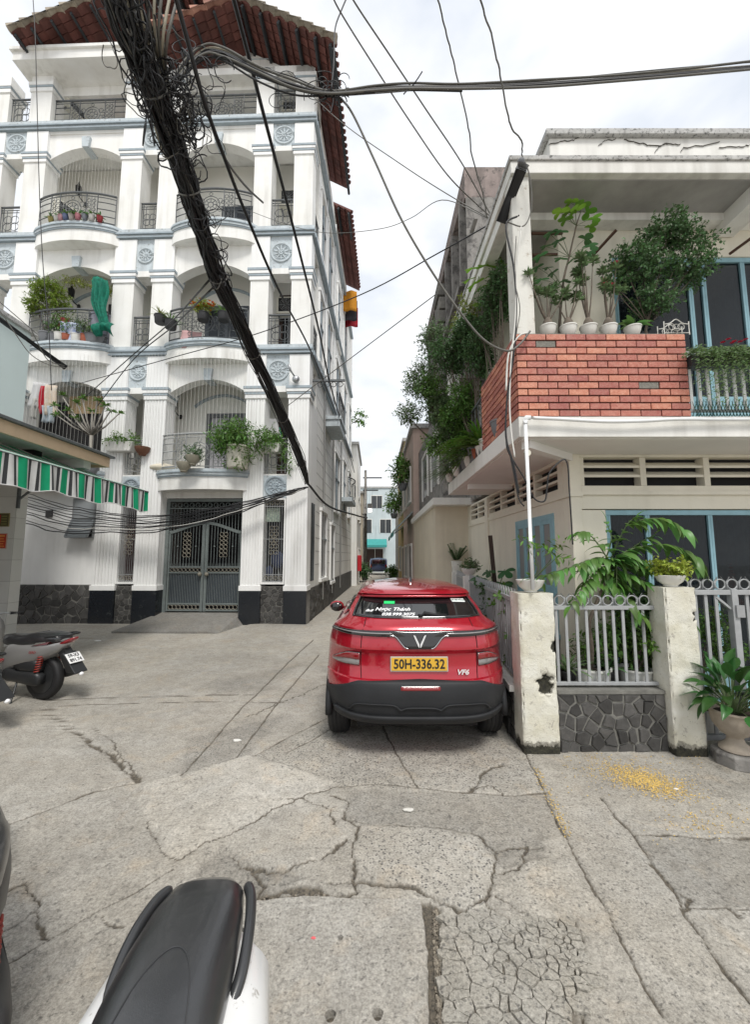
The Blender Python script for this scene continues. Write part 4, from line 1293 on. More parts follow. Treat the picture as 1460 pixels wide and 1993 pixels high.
M_BMORT = mat('dark brick joint', (0.055, 0.035, 0.03), .95)
M_BLANK = mat('bare brick bed cement', (0.24, 0.23, 0.20), .95, var=.4, vscale=40, bump=.8, bscale=60)
rh = empty('two_storey_house', (2.35, 4.85, 0))
tag(rh, 'cream two storey house with red brick balcony parapet, flat roof and pale blue doors', 'house')
_o = Vector((2.35, 4.85, 0))
def hb(name, m, *boxes, bevel=0.0, parent=None):
 mb = MB()
 for b in boxes:
  mb.box(b[0] - _o.x, b[1] - _o.x, b[2] - _o.y, b[3] - _o.y, b[4], b[5])
 return mb.build(name, m, parent or rh, bevel=bevel)
hb('balcony_slab', M_OFFW, (1.51, 8.5, 4.16, 8.3, 3.13, 3.35), bevel=.006)
hb('slab_soffit', M_SOFFW, (1.56, 8.5, 4.22, 8.26, 3.122, 3.1295))
b = MB(); b.bar(Vector((1.62, 4.28, 3.08)) - _o, Vector((2.38, 4.90, 3.08)) - _o, .10, .09); b.build('soffit_beam', M_SOFFW, rh); b = MB(); b.bar(Vector((1.62, 7.0, 3.08)) - _o, Vector((2.36, 7.0, 3.08)) - _o, .14, .09)
b.build('soffit_beam', M_SOFFW, rh)
hb('front_wall', M_CREAM, (2.35, 2.48, 4.85, 5.05, 0, 3.12), (2.48, 2.77, 4.87, 5.05, 0, 2.44), (2.48, 8.5, 4.865, 5.05, 2.45, 2.735), (2.48, 8.5, 4.86, 5.05, 3.085, 3.12), bevel=.006)
hb('side_wall', M_CREAM, (2.35, 2.5, 6.78, 10.3, 0, 2.74), (2.35, 2.5, 5.05, 5.33, 0, 2.74), (2.35, 2.5, 5.33, 6.78, 2.45, 2.74), (2.35, 2.5, 5.05, 10.3, 3.08, 3.12), (2.32, 2.5, 8.38, 8.60, 0, 3.08), (2.35, 2.5, 5.05, 5.16, 2.74, 3.08), (2.35, 2.5, 9.98, 10.3, 2.74, 3.08))
hb('band_course', M_CREAM, (2.33, 2.49, 4.83, 10.2, 2.60, 2.66), (2.49, 8.5, 4.83, 4.863, 2.62, 2.66))
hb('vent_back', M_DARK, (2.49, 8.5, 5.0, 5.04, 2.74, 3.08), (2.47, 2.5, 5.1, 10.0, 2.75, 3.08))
_posts = [at_y(u, 915, 4.87).x for u in (1131, 1252, 1376, 1500, 1625)]
for i, x in enumerate(_posts):
 hb('louvre_post', M_CREAM, (x - .035, x + .035, 4.872, 5.0, 2.737, 3.083))
for i, (a, c) in enumerate(zip(_posts[:-1], _posts[1:])):
 for z in (2.84, 2.955):
  mb = MB(); mb.add([Vector(p) - _o for p in ((a + .035, 4.88, z), (c - .035, 4.88, z), (c - .035, 4.99, z + .06), (a + .035, 4.99, z + .06), (a + .035, 4.88, z + .03), (c - .035, 4.88, z + .03), (c - .035, 4.99, z + .09), (a + .035, 4.99, z + .09))],
       [(0, 1, 2, 3), (4, 5, 6, 7), (0, 4, 5, 1), (1, 5, 6, 2), (2, 6, 7, 3), (3, 7, 4, 0)])
  mb.build('louvre_slat', M_CREAM, rh)
for y0, y1, n_ in ((5.16, 8.38, 4), (8.60, 9.98, 2)):
 for i in range(n_ + 1):
  y = y0 + (y1 - y0) * i / n_
  hb('louvre_post', M_CREAM, (2.355, 2.47, y - .03, y + .03, 2.742, 3.078))
 for z in (2.84, 2.955):
  hb('louvre_slat', M_CREAM, (2.36, 2.45, y0, y1, z, z + .03))
M_HGLASS = glass_mat('house glass', (0.015, 0.02, 0.025), .5)
def blue_door(x0, x1, z0, z1, y, posts, name='folding_door'):
 d = hb(name, M_BLUE, (x0, x1, y - .03, y + .04, z1 - .06, z1), bevel=.004)
 for i, p in enumerate(posts):
  hb('door_stile', M_BLUE, (p - .03, p - .002, y - .025, y + .03, z0, z1 - .06), (p + .002, p + .03, y - .022, y + .033, z0, z1 - .06), parent=d, bevel=.004)
 for a, c in zip(posts[:-1], posts[1:]):
  hb('pane', M_HGLASS, (a + .03, c - .03, y, y + .006, z0 + .5, z1 - .06), parent=d)
  hb('door_panel', M_BLUE, (a + .03, c - .03, y - .005, y + .02, z0, z0 + .5), parent=d, bevel=.004)
 return d
fp = [at_y(u, 1050, 4.9).x for u in (1186, 1263, 1386, 1500, 1620)]
blue_door(fp[0] - .03, fp[-1] + .03, .1, 2.44, 4.92, fp)
hb('front_wall_end', M_CREAM, (fp[-1] + .03, 8.5, 4.87, 5.05, 0, 2.45)); hb('far_side_wall', M_CREAM, (8.3, 8.5, 5.05, 10.3, 0, 3.12), (8.3, 8.5, 5.05, 8.28, 3.352, 6.16)); hb('back_wall', M_CREAM, (2.5, 8.3, 10.1, 10.3, 0, 3.12), (2.5, 8.3, 8.1, 8.28, 3.352, 6.16))
M_INT = mat('room curtain', (0.24, 0.24, 0.27), .9, var=.5, vscale=9)
M_INT2 = mat('room back wall', (0.22, 0.20, 0.18), .9)
def curtain(x0, x1, y, z0, z1, m, nm):
 mb = MB().grid(lambda u, v: (x0 + (x1 - x0) * u - _o.x, y + .02 * math.sin(u * (x1 - x0) * 55) - _o.y, z0 + (z1 - z0) * v), int((x1 - x0) * 60), 1)
 return mb.build(nm, m, rh, smooth=True)
curtain(fp[0], fp[-1], 5.25, .1, 2.44, M_INT, 'curtain')
for k, (u, v0, v1, lab) in enumerate(((1430, 1185, 1098, 'red cone shaped paper ornament behind the glass above the right gate'), (1300, 1130, 1068, 'small red ornament behind the middle glass door'))):
 p = at_y(u, v0, 5.1); q = at_y(u, v1, 5.1)
 mb = MB()
 for i in range(14):
  t = i / 13; r_ = (.13 if k == 0 else .09) * (1 - t * .8)
  mb.ball((random.Random(i).uniform(-.3, .3) * r_, 0, (q.z - p.z) * t), r_ * .7, 7, 5, .6)
 o = mb.build('red_ornament', mat('red tinsel', (0.45, 0.02, 0.015), .45, var=.4, vscale=30, bump=.8, bscale=60)); o.location = p
 tag(o, lab, 'ornament')
sw = hb('side_window', M_BLUE, (2.335, 2.40, 5.33, 6.78, 2.38, 2.45), (2.335, 2.40, 5.33, 5.39, .9, 2.38), (2.335, 2.40, 6.72, 6.78, .9, 2.38), (2.335, 2.40, 5.30, 6.80, .84, .9))
for i in range(4):
 a = 5.40 + i * .33
 hb('shutter', M_BLUE, (2.338, 2.37, a, a + .05, .9, 2.38), (2.338, 2.37, a + .27, a + .32, .9, 2.38), (2.338, 2.37, a + .05, a + .27, 2.32, 2.38), (2.338, 2.37, a + .05, a + .27, .9, 1.5), parent=sw)
 hb('pane', mat('ribbed grey pane', (.22, .22, .22), .35), (2.35, 2.36, a + .05, a + .27, 1.5, 2.32), parent=sw)
# ---- brick balcony parapet
bp_ = hb('brick_parapet', M_BMORT, (1.525, 3.325, 4.172, 4.28, 3.35, 4.262), (1.525, 1.635, 4.28, 5.575, 3.35, 4.262))
hb('parapet_top', M_BLANK, (1.52, 3.33, 4.17, 4.30, 4.262, 4.272), (1.52, 1.65, 4.30, 5.58, 4.262, 4.272))
def brick_mesh(L, T=.022, H=.066):
 return MB().box(0, L, 0, T, 0, H)
ch = .92 / 12
rb_ = random.Random(3)
def add_bricks(length, place, holes=()):
 for c in range(12):
  x = 0.0; k = 0
  first = .11 if c % 2 else .215
  while x < length - .02:
   L = min(first if k == 0 else .215, length - x)
   if (c, k) in holes:
    m = MB().box(0, L - .010, .008, .016, 0, .064).build('missing_brick_bed', M_BLANK, bp_)
   else:
    m = MB().box(0, L - .010, -rb_.uniform(0, .004), .018, 0, ch - .0155).build('brick', M_BRICK, bp_, bevel=.0025)
   place(m, x + .004, 3.352 + c * ch)
   x += L; k += 1
add_bricks(1.82, lambda m, x, z: setattr(m, 'location', Vector((1.51 + x, 4.156, z)) - _o), holes=((10, 1), (4, 6)))
def _side(m, x, z):
 m.rotation_euler = (0, 0, -math.pi / 2); m.location = Vector((1.506, 5.58 - x, z)) - _o
add_bricks(1.405, _side)
hb('corner_column', mat('flaking white column', (0.70, 0.69, 0.64), .85, var=.1, vscale=3, bump=.4, bscale=25, spots=.22, spscale=6, spcol=(.28, .22, .15), streak=.4, scol=(.3, .22, .12)), (1.535, 1.745, 4.20, 4.42, 4.274, 6.165), bevel=.012)
hb('side_column', M_OFFW, (1.535, 1.745, 8.05, 8.27, 3.352, 6.165))
hb('roof_slab', M_OFFW, (1.53, 8.5, 4.16, 8.3, 6.17, 6.315), bevel=.006)
hb('roof_rim', M_CAP, (1.51, 8.5, 4.14, 8.32, 6.318, 6.372), bevel=.006)
hb('roof_ceiling', M_SOFF, (1.60, 8.5, 4.24, 8.26, 6.158, 6.168))
hb('cross_beam', M_OFFW, (1.75, 8.5, 4.68, 4.85, 6.06, 6.156))
hb('end_beam', M_OFFW, (4.36, 4.6, 4.22, 4.84, 5.96, 6.156))
hb('side_beam', M_OFFW, (1.56, 1.72, 4.43, 8.0, 6.0, 6.156))
hb('roof_parapet', M_OFFW, (2.32, 8.5, 4.88, 8.3, 6.372, 7.42), bevel=.01)
for i in range(12):
 x0 = 2.26 + i * .52
 hb('parapet_cap', M_CAP, (x0, x0 + .517, 4.82, 8.36, 7.42, 7.50), bevel=.006)
ck = MB(); rc = random.Random(8)
def crack_line(pts, wd):
 P = [at_y(u, v, 4.872) for u, v in pts]
 for a, c in zip(P[:-1], P[1:]):
  n_ = 5; prev = a
  for i in range(1, n_ + 1):
   q = a.lerp(c, i / n_) + Vector((rc.uniform(-.008, .008), 0, rc.uniform(-.012, .012)))
   ck.bar(prev - _o, q - _o, wd, .012, up=(0, 1, 0)); prev = q
crack_line([(1068, 283), (1090, 276), (1115, 274), (1128, 268), (1150, 266)], .004)
crack_line([(1165, 284), (1180, 274), (1200, 272)], .003)
crack_line([(1215, 272), (1235, 277), (1262, 283), (1285, 284), (1300, 279)], .004)
crack_line([(1275, 298), (1282, 285), (1300, 280), (1325, 282)], .004)
crack_line([(1325, 296), (1330, 288), (1370, 284), (1400, 278)], .004)
crack_line([(1400, 288), (1440, 287), (1460, 283)], .004)
ck.build('parapet_crack', mat('dark crack line', (0.10, 0.095, 0.085), .95), rh)  # thin dark bars following the crack lines on the parapet
# ---- upper storey wall and doors
hb('upper_wall', M_CREAM, (2.35, 3.03, 4.85, 5.05, 3.352, 6.16), (3.03, 8.5, 4.852, 5.05, 5.70, 6.16), (2.35, 2.5, 5.05, 8.28, 3.352, 6.16))
up = [at_y(u, 600, 4.9).x for u in (1203, 1345, 1372, 1450, 1560)]
up[0] = 3.07
blue_door(3.04, up[-1] + .03, 3.36, 5.70, 4.90, up, 'balcony_door')
hb('upper_wall_end', M_CREAM, (up[-1] + .03, 8.5, 4.852, 5.05, 3.352, 5.70))
curtain(3.1, up[-1], 5.25, 3.4, 5.7, mat('dark curtain', (0.16, 0.17, 0.20), .9, var=.5, vscale=7), 'upper_curtain')
for nm, a, c in (('bracket_bar', (1155, 497, 4.8), (1200, 448, 4.55)), ('bracket_bar', (1420, 495, 4.8), (1475, 455, 4.5)), ('bracket_bar', (1035, 497, 4.75), (1085, 496, 4.75)), ('bracket_bar', (1035, 455, 4.75), (1095, 455, 4.75))):
 mb = MB(); mb.bar(at_y(*a) - _o, at_y(*c) - _o, .025); mb.build(nm, mat('rusty iron', (0.11, 0.055, 0.035), .8, var=.4, vscale=30), rh)
rl = empty('balcony_rail', Vector((3.34, 4.2, 3.35)) - _o, parent=rh)
MB().box(.0, 4, -.02, .02, .70, .73).box(.0, 4, -.015, .015, .06, .085).build('rail', M_IRONL, rl)
for i in range(14):
 MB().box(.02 + i * .095, .05 + i * .095, -.008, .008, .085, .70).build('baluster', mat('white baluster paint', (.66, .67, .66), .5), rl)
sp_ = MB()
for i in range(44):
 x = .01 + i * .035
 sp_.tube([(x, -.03, .0), (x + .03, -.035, .10), (x + .06, -.03, .19)], [.006, .005, .002], 4)
 sp_.tube([(x + .06, -.03, .0), (x + .03, -.03, .09), (x, -.035, .17)], [.006, .005, .002], 4)
sp_.build('wire_scroll', mat('dark green wire', (.015, .06, .04), .5), rl)
pipe = empty('drain_pipe', (1.565, 4.10, 1.5))
tag(pipe, 'white plastic drain pipe running along the slab edge and down to the bowl', 'pipe')
pv = MB().tube([(0, 0, .06), (-.005, 0, 1.0), (-.01, 0, 1.78)], .019, 10)
pv.build('downpipe', M_PVC, pipe, smooth=True)
hpts = smooth_path([(.02, .0, 1.815), (.35, .0, 1.80), (.8, .0, 1.775), (1.2, .0, 1.78), (1.6, .0, 1.80), (2.2, .01, 1.80), (4, .01, 1.82)], 5)
MB().tube(hpts, .019, 10).build('horizontal_pipe', M_PVC, pipe, smooth=True)
MB().tube([(-.01, 0, 1.75), (-.008, 0, 1.80), (.0, 0, 1.815), (.045, 0, 1.815)], .025, 10).build('elbow', M_PVC, pipe, smooth=True)
MB().tube([(.01, .05, 1.45), (.01, .02, 1.45)], .035, 12).build('junction_box', mat('yellowed plastic', (.62, .60, .50), .5), pipe, smooth=40)
# ================================================================== FENCE, PILLARS, GATE
M_FPAINT = mat('peeling white pillar paint', (0.70, 0.69, 0.62), .85, var=.12, vscale=3.5, vcol=(.56, .53, .42), bump=.7, bscale=30, spots=.10, spscale=13, spcol=(.07, .065, .05), streak=.4, scol=(.30, .27, .18), fine=.05)
M_FGREY = mat('grey fence paint', (0.36, 0.37, 0.375), .5, var=.2, vscale=10, bump=.1)
M_MOSS = mat('black damp mould', (0.018, 0.017, 0.013), .95, var=.4, vscale=25, vcol=(.05, .05, .025), bump=1.0, bscale=35)
def pillar_mat():
 m = bpy.data.materials.new('flaking pillar paint'); m.use_nodes = True
 nt = m.node_tree; L = nt.links.new; bs = nt.nodes['Principled BSDF']; bs.inputs['Roughness'].default_value = .88
 pos = nt.nodes.new('ShaderNodeNewGeometry').outputs['Position']
 def noise(sc, det=5, ro=.65, dist=.3):
  nd = _n(nt, 'ShaderNodeTexNoise', Scale=sc, Detail=det, Roughness=ro, Distortion=dist); L(pos, nd.inputs['Vector']); return nd.outputs[0]
 def rng(x, a_, b_, c=0.0, d=1.0):
  nd = nt.nodes.new('ShaderNodeMapRange'); L(x, nd.inputs[0])
  for k, val in zip((1, 2, 3, 4), (a_, b_, c, d)):
   nd.inputs[k].default_value = val
  return nd.outputs[0]
 def mix(f, a_, b_):
  mx = nt.nodes.new('ShaderNodeMix'); mx.data_type = 'RGBA'
  for s_, v_ in ((0, f), (6, a_), (7, b_)):
   if hasattr(v_, 'is_linked'):
    L(v_, mx.inputs[s_])
   else:
    mx.inputs[s_].default_value = v_
  return mx.outputs[2]
 def mth(op, a_, b_):
  nd = nt.nodes.new('ShaderNodeMath'); nd.operation = op
  for k, v_ in enumerate((a_, b_)):
   if hasattr(v_, 'is_linked'):
    L(v_, nd.inputs[k])
   else:
    nd.inputs[k].default_value = v_
  return nd.outputs[0]
 at = nt.nodes.new('ShaderNodeAttribute'); at.attribute_name = 'wear'; sp = nt.nodes.new('ShaderNodeSeparateColor'); L(at.outputs['Color'], sp.inputs[0])
 c = mix(rng(noise(3.2), .35, .65), (.71, .70, .635, 1), (.60, .575, .47, 1))
 c = mix(rng(noise(1.1, 3), .45, .75, 0, .6), c, (.50, .46, .34, 1))
 c = mix(rng(noise(48, 4, .75), .63, .70, 0, .85), c, (.13, .12, .09, 1))
 c = mix(rng(noise(15, 6, .7, .8), .60, .66, 0, .9), c, (.40, .375, .32, 1))
 w = mth('ADD', sp.outputs[0], mth('MULTIPLY', mth('SUBTRACT', noise(26, 6, .75), .5), .9))
 c = mix(rng(w, .40, .48, 0, .85), c, (.33, .31, .26, 1))
 c = mix(rng(w, .56, .66), c, mix(rng(noise(40), .35, .65), (.010, .010, .008, 1), (.05, .047, .03, 1)))
 L(c, bs.inputs['Base Color'])
 h = mth('SUBTRACT', mth('ADD', noise(28, 6, .7), mth('MULTIPLY', noise(110, 3), .4)), mth('MULTIPLY', rng(w, .40, .60), 1.4))
 bp = nt.nodes.new('ShaderNodeBump'); bp.inputs['Strength'].default_value = .8; bp.inputs['Distance'].default_value = .01; L(h, bp.inputs['Height']); L(bp.outputs[0], bs.inputs['Normal'])
 return m
M_PILLAR = pillar_mat()
def rough_pillar(name, loc, w, d, h, seed, chips, lab):
 """weathered rendered pillar; chips: (u on the front face, z, radius, depth)"""
 from mathutils import noise as mn
 nu, nz = 18, 84
 per = []
 for k in range(4 * nu):
  s = k // nu; t = (k % nu) / nu
  per.append(((t * w, 0), (w, t * d), (w - t * w, d), (0, d - t * d))[s])
 vs, wear = [], []
 for j in range(nz + 1):
  z = h * j / nz
  for k, (x, y) in enumerate(per):
   nv = mn.fractal(Vector((x * 7 + seed, y * 7, z * 7)), 1, 2, 4) * .007
   cx, cy = x - w / 2, y - d / 2; l = math.hypot(cx, cy)
   sh = (-.008 - abs(mn.fractal(Vector((seed, k, z * 8)), 1, 2, 3)) * .03) if k % nu == 0 else 0
   px, py = x + cx / l * (nv + sh), y + cy / l * (nv + sh)
   dk = .55 if (k % nu == 0 and sh < -.022) else 0
   if y < 1e-6 or (y < d * .6 and (x < 1e-6 or x > w - 1e-6)):
    for (cu, cz, rad, dep) in chips:
     dd = math.hypot(abs(x - cu) + y, (z - cz) * .8) + .05 * mn.fractal(Vector((x * 16, seed, z * 16)), 1, 2, 3)
     if dd < rad:
      kk = min(1, (rad - dd) / (rad * .5)); px += (w / 2 - x) / w * dep * kk * .6; py += dep * kk; dk = max(dk, kk)
   dk = max(dk, 1.05 - (z + .07 * mn.noise(Vector((x * 9, y * 9 + seed, 2)))) / .17)
   vs.append((px, py, z)); wear.append(max(0, min(1, dk)))
 n = 4 * nu
 fs = [(j * n + k, j * n + (k + 1) % n, (j + 1) * n + (k + 1) % n, (j + 1) * n + k) for j in range(nz) for k in range(n)]
 fs.append(tuple(nz * n + k for k in range(n)))
 me = new_mesh(name, vs, fs); me.materials.append(M_PILLAR)
 ca = me.color_attributes.new('wear', 'FLOAT_COLOR', 'POINT')
 ca.data.foreach_set('color', np.array([(q, q, q, 1) for q in wear], np.float32).ravel())
 me.shade_smooth()
 try:
  me.set_sharp_from_angle(angle=RAD(50))
 except Exception:
  pass
 o = link(name, me); o.location = loc
 tag(o, lab, 'pillar', 'weathered pillars of the front fence')
 return o
pl = at_z(1026, 1458, 0); pr_ = at_z(1095, 1462, 0)
rough_pillar('gate_pillar', (1.435, 4.14, 0), .35, .27, 1.52, 3, [(.25, .63, .105, .05), (.34, 1.0, .05, .02)], 'weathered white pillar with a black hole in its face, at the fence corner by the car')
rough_pillar('gate_pillar', (2.86, 4.09, 0), .31, .27, 1.58, 9, [(.31, 1.32, .04, .02)], 'cracked white pillar between the stone panel and the right gate, with the yellow green plant on top')
ff = empty('front_fence', (1.80, 4.20, 0))
tag(ff, 'grey barred fence panel on a dark slate wall between the two pillars', 'fence')
stone_panel(ff, 'stone_wall', lambda u, v, d: (u, .0 - d, v), 1.06, .54, .20, 21, 1)
MB().box(0, 1.06, .04, .22, 0, .54).box(0, 1.06, -.02, .22, .542, .575).build('wall_cap', M_MORTAR, ff)
MB().box(.0, 1.06, .06, .10, 1.345, 1.385).box(0, 1.06, .06, .10, .60, .63).build('rail', M_FGREY, ff, bevel=.003)
barm = MB().box(-.014, .014, -.007, .007, .0, .72).mesh('bar', M_FGREY)
for i, x in enumerate((.06, .16, .27, .37, .47, .55, .645, .745, .85, .95)):
 share('bar', barm, ff, (x, .08, .628))
ringm = MB().ring((0, 0, 0), .05, .007, 'y', 16, 5).mesh('ring', M_FGREY, True)
tickm = MB().tube([(-.045, 0, .08), (-.01, 0, .03), (-.012, 0, -.04)], [.004, .008, .008], 5).tube([(.045, 0, .08), (.01, 0, .03), (.012, 0, -.04)], [.004, .008, .008], 5).mesh('crest', M_FGREY, True)
for i in range(8):
 share('ring', ringm, ff, (.10 + i * .125, .08, 1.436)); share('crest', tickm, ff, (.04 + i * .125, .08, 1.43))
A_, B_ = Vector((1.46, 4.38, 0)), Vector((2.06, 11.4, 0))
sf = empty('side_fence', A_, math.atan2((B_ - A_).y, (B_ - A_).x) - math.pi / 2)
tag(sf, 'long grey picket fence on a stone dwarf wall along the alley beside the car', 'fence')
SL = (B_ - A_).length
stone_panel(sf, 'dwarf_wall', lambda u, v, d: (-.02 - d, u, v), 4.0, .50, .24, 31, 1)
MB().box(-.0, .16, 0, SL, 0, .5).box(-.07, .18, 0, SL, .50, .56).box(-.03, 0, 4.0, SL, 0, .5).build('wall_cap', M_OFFW, sf)
MB().box(.02, .06, 0, SL, 1.40, 1.44).box(.02, .06, 0, SL, .60, .63).build('rail', M_FGREY, sf)
pick = MB().box(-.012, .012, -.018, .018, .0, .80).mesh('picket', M_FGREY)
n_ = int(SL / .10)
for i in range(n_):
 share('picket', pick, sf, (.04, .08 + i * .10, .61))
cr_ = MB()
for i in range(int(SL / .13)):
 y = .06 + i * .13
 cr_.tube([(.04, y - .045, 1.54), (.04, y - .01, 1.48), (.04, y, 1.44)], [.004, .008, .008], 4); cr_.tube([(.04, y + .045, 1.54), (.04, y + .01, 1.48), (.04, y, 1.44)], [.004, .008, .008], 4)
cr_.build('crest', mat('pale fence crest', (.42, .43, .44), .5), sf)
for y in (3.45, 5.6):
 MB().box(-.06, .16, y, y + .22, 0, 1.5).build('post', M_OFFW, sf, bevel=.01)
mg = empty('metal_gate', (3.17, 4.20, 0))
tag(mg, 'grey barred metal gate at the right edge with a row of rings on top', 'gate')
MB().box(.02, .08, 0, .06, .1, 1.54).box(.02, 1.2, .0, .05, 1.50, 1.55).box(.02, 1.2, 0, .05, .50, .54).box(.44, .50, -.01, .06, .1, 1.56).box(.02, 1.2, 0, .05, .1, .15).build('gate_frame', M_FGREY, mg, bevel=.004)
MB().bar((.30, .03, 1.48), (.44, .03, 1.36), .04, .02).build('brace', M_FGREY, mg)
MB().box(.46, .54, -.03, -.01, 1.28, 1.40).build('latch', M_METAL, mg)
barg = MB().box(-.016, .016, -.008, .008, 0, 1.36).mesh('bar', M_FGREY)
for i in range(10):
 if i == 3:
  continue
 share('bar', barg, mg, (.09 + i * .105, .025, .145))
for i in range(9):
 share('ring', ringm, mg, (-.02 + i * .125, .025, 1.605)); share('crest', tickm, mg, (.04 + i * .125, .025, 1.60))
# ================================================================== OLD CONCRETE BUILDING BEHIND THE CREAM HOUSE
ob = empty('old_building', (2.1, 8.75, 0))
tag(ob, 'old grimy concrete building with fins rising behind the cream house', 'building')
_p = Vector((2.1, 8.75, 0))
def obx(name, m, *boxes, parent=None, bevel=0.0):
 mb = MB()
 for b_ in boxes:
  mb.box(b_[0] - _p.x, b_[1] - _p.x, b_[2] - _p.y, b_[3] - _p.y, b_[4], b_[5])
 return mb.build(name, m, parent or ob, bevel=bevel)
obx('wall', M_CONC, (2.35, 8.5, 8.75, 16, 3.2, 10.9))
obx('parapet', mat('pinkish mould stained cement', (.31, .255, .235), .95, var=.4, vscale=3, bump=.5, bscale=20, spots=.5, spscale=5, streak=.9, scol=(.06, .055, .05)), (2.10, 8.5, 8.72, 9.0, 10.2, 11.0), (2.10, 2.35, 9.0, 16, 10.5, 11.0))
obx('front_panel', M_CONC, (2.12, 3.9, 8.70, 8.75, 6.3, 10.2))
for i in range(7):
 y = 9.2 + i * 1.0
 obx('concrete_fin', M_CONC, (2.08, 2.36, y, y + .16, 6.2, 10.5))
obx('ledge', M_CONC, (1.95, 2.36, 9.0, 16, 5.95, 6.2), (2.0, 2.36, 9.0, 16, 8.2, 8.35))
for i in range(9):
 z = 6.25 + i * .42
 obx('block', mat('rough concrete block', (.22, .21, .19), .95, var=.4, vscale=6, bump=.7, bscale=25, objrand=.2), (1.86 + .05 * (i % 2), 2.34, 11.4, 12.2, z, z + .36), bevel=.02)
obx('ground_storey', mat('beige alley plaster', (.70, .63, .50), .9, var=.12, vscale=1.5, bump=.2, bscale=25, streak=.35, scol=(.25, .2, .13)), (1.52, 8, 10.3, 16, 0, 3.13))
obx('slab', M_OFFW, (1.42, 8, 9.9, 16, 3.13, 3.3))
obx('second_storey', M_CONC, (1.75, 8, 10.3, 16, 3.3, 5.95))
obx('pipe_stub', M_CONC, (2.2, 2.28, 8.3, 8.7, 9.3, 9.38))
obx('window', M_SIDEGL, (2.345, 2.352, 9.5, 10.9, 6.6, 8.0))
for (ya, yb, za, zb) in ((11.0, 12.3, 3.9, 5.3), (13.2, 14.6, 3.9, 5.3)):
 w = obx('window', M_SIDEGL, (1.742, 1.752, ya, yb, za, zb))
 obx('frame', M_OFFW, (1.70, 1.76, ya - .08, ya, za - .08, zb + .08), (1.70, 1.76, yb, yb + .08, za - .08, zb + .08), (1.70, 1.76, ya, yb, zb, zb + .08), parent=w)
# ================================================================== ALLEY BACKGROUND
def house(name, lab, x0, x1, y0, y1, h, m, face, wins, roof=None, doorm=None):
 """simple street house; face 'L' looks to -x, 'R' to +x, 'F' to the camera; wins: (a0,a1,z0,z1) along the face"""
 base = Vector(((x0 + x1) / 2, y0, 0))
 e = empty(name, base)
 tag(e, lab, 'house')
 def bx(nm, mm, a, b_, c, d, z0, z1, par=None):
  return MB().box(a - base.x, b_ - base.x, c - base.y, d - base.y, z0, z1).build(nm, mm, par or e)
 bx('wall', m, x0, x1, y0, y1, 0, h)
 bx('roof', roof or M_CAP, x0 - .12, x1 + .12, y0 - .12, y1 + .12, h, h + .18)
 for (a0, a1, z0, z1, kind) in wins:
  mm = M_SIDEGL if kind == 'w' else (doorm or M_WOODDK)
  nm = 'window' if kind == 'w' else 'door'
  if face == 'F':
   o = bx(nm, mm, a0, a1, y0 - .02, y0 + .02, z0, z1)
   bx('frame', M_OFFW, a0 - .06, a0, y0 - .05, y0 + .02, z0, z1, o); bx('frame', M_OFFW, a1, a1 + .06, y0 - .05, y0 + .02, z0, z1, o); bx('lintel', M_OFFW, a0 - .06, a1 + .06, y0 - .06, y0 + .02, z1, z1 + .08, o); bx('mullion', M_OFFW, (a0 + a1) / 2 - .02, (a0 + a1) / 2 + .02, y0 - .04, y0 - .02, z0, z1, o)
  else:
   xs = x0 if face == 'L' else x1; sg = -1 if face == 'L' else 1
   def fb(nm2, mm2, d0, d1, a, b_, c, d, par):
    xa, xb = sorted((xs + sg * d0, xs + sg * d1)); return bx(nm2, mm2, xa, xb, a, b_, c, d, par)
   o = fb(nm, mm, -.02, .02, a0, a1, z0, z1, e)
   fb('frame', M_OFFW, -.02, .06, a0 - .07, a0, z0, z1, o); fb('frame', M_OFFW, -.02, .06, a1, a1 + .07, z0, z1, o); fb('lintel', M_OFFW, -.02, .08, a0 - .07, a1 + .07, z1, z1 + .09, o)
   if kind == 'w':
    fb('sill', M_OFFW, -.02, .1, a0 - .07, a1 + .07, z0 - .08, z0, o); fb('mullion', M_OFFW, .02, .04, (a0 + a1) / 2 - .02, (a0 + a1) / 2 + .02, z0, z1, o)
 return e, bx
def m_wall(nm, c):
 return mat(nm, c, .88, var=.12, vscale=1.2, bump=.2, bscale=20, streak=.5, scol=(c[0] * .35, c[1] * .34, c[2] * .32))
ha, _b = house('alley_house', 'pinkish plastered house on the right of the alley beyond the old building', 1.55, 7, 16.1, 22, 7.0, m_wall('pink plaster', (.55, .42, .36)), 'L', [(17, 18.2, 0, 2.3, 'd'), (19.2, 20.6, .9, 2.3, 'w'), (17.2, 18.6, 4.2, 5.6, 'w'), (19.6, 21, 4.2, 5.6, 'w')])
hb2, _b = house('alley_house', 'ochre house with a green plant covered balcony on the right of the alley', 1.65, 7, 22.2, 29, 8.2, m_wall('ochre plaster', (.58, .44, .20)), 'L', [(23, 24.2, 0, 2.3, 'd'), (25.5, 27, 1, 2.4, 'w'), (23.4, 25, 4.4, 5.8, 'w'), (26, 27.5, 4.4, 5.8, 'w')])
house('alley_house', 'grey plastered house far along the right side of the alley', 1.9, 7, 29.2, 38, 6.4, m_wall('grey plaster', (.42, .41, .40)), 'L', [(30, 31.2, 0, 2.3, 'd'), (33, 34.4, 1, 2.4, 'w'), (31, 32.4, 4.2, 5.4, 'w')])
house('alley_house', 'white house just past the apartment building on the left of the alley', -6, -1.15, 25.8, 32, 9.0, M_WHITE, 'R', [(27, 28.2, 0, 2.3, 'd'), (29.4, 30.8, .9, 2.3, 'w'), (27, 28.4, 4.3, 5.7, 'w'), (29.6, 31, 4.3, 5.7, 'w')])
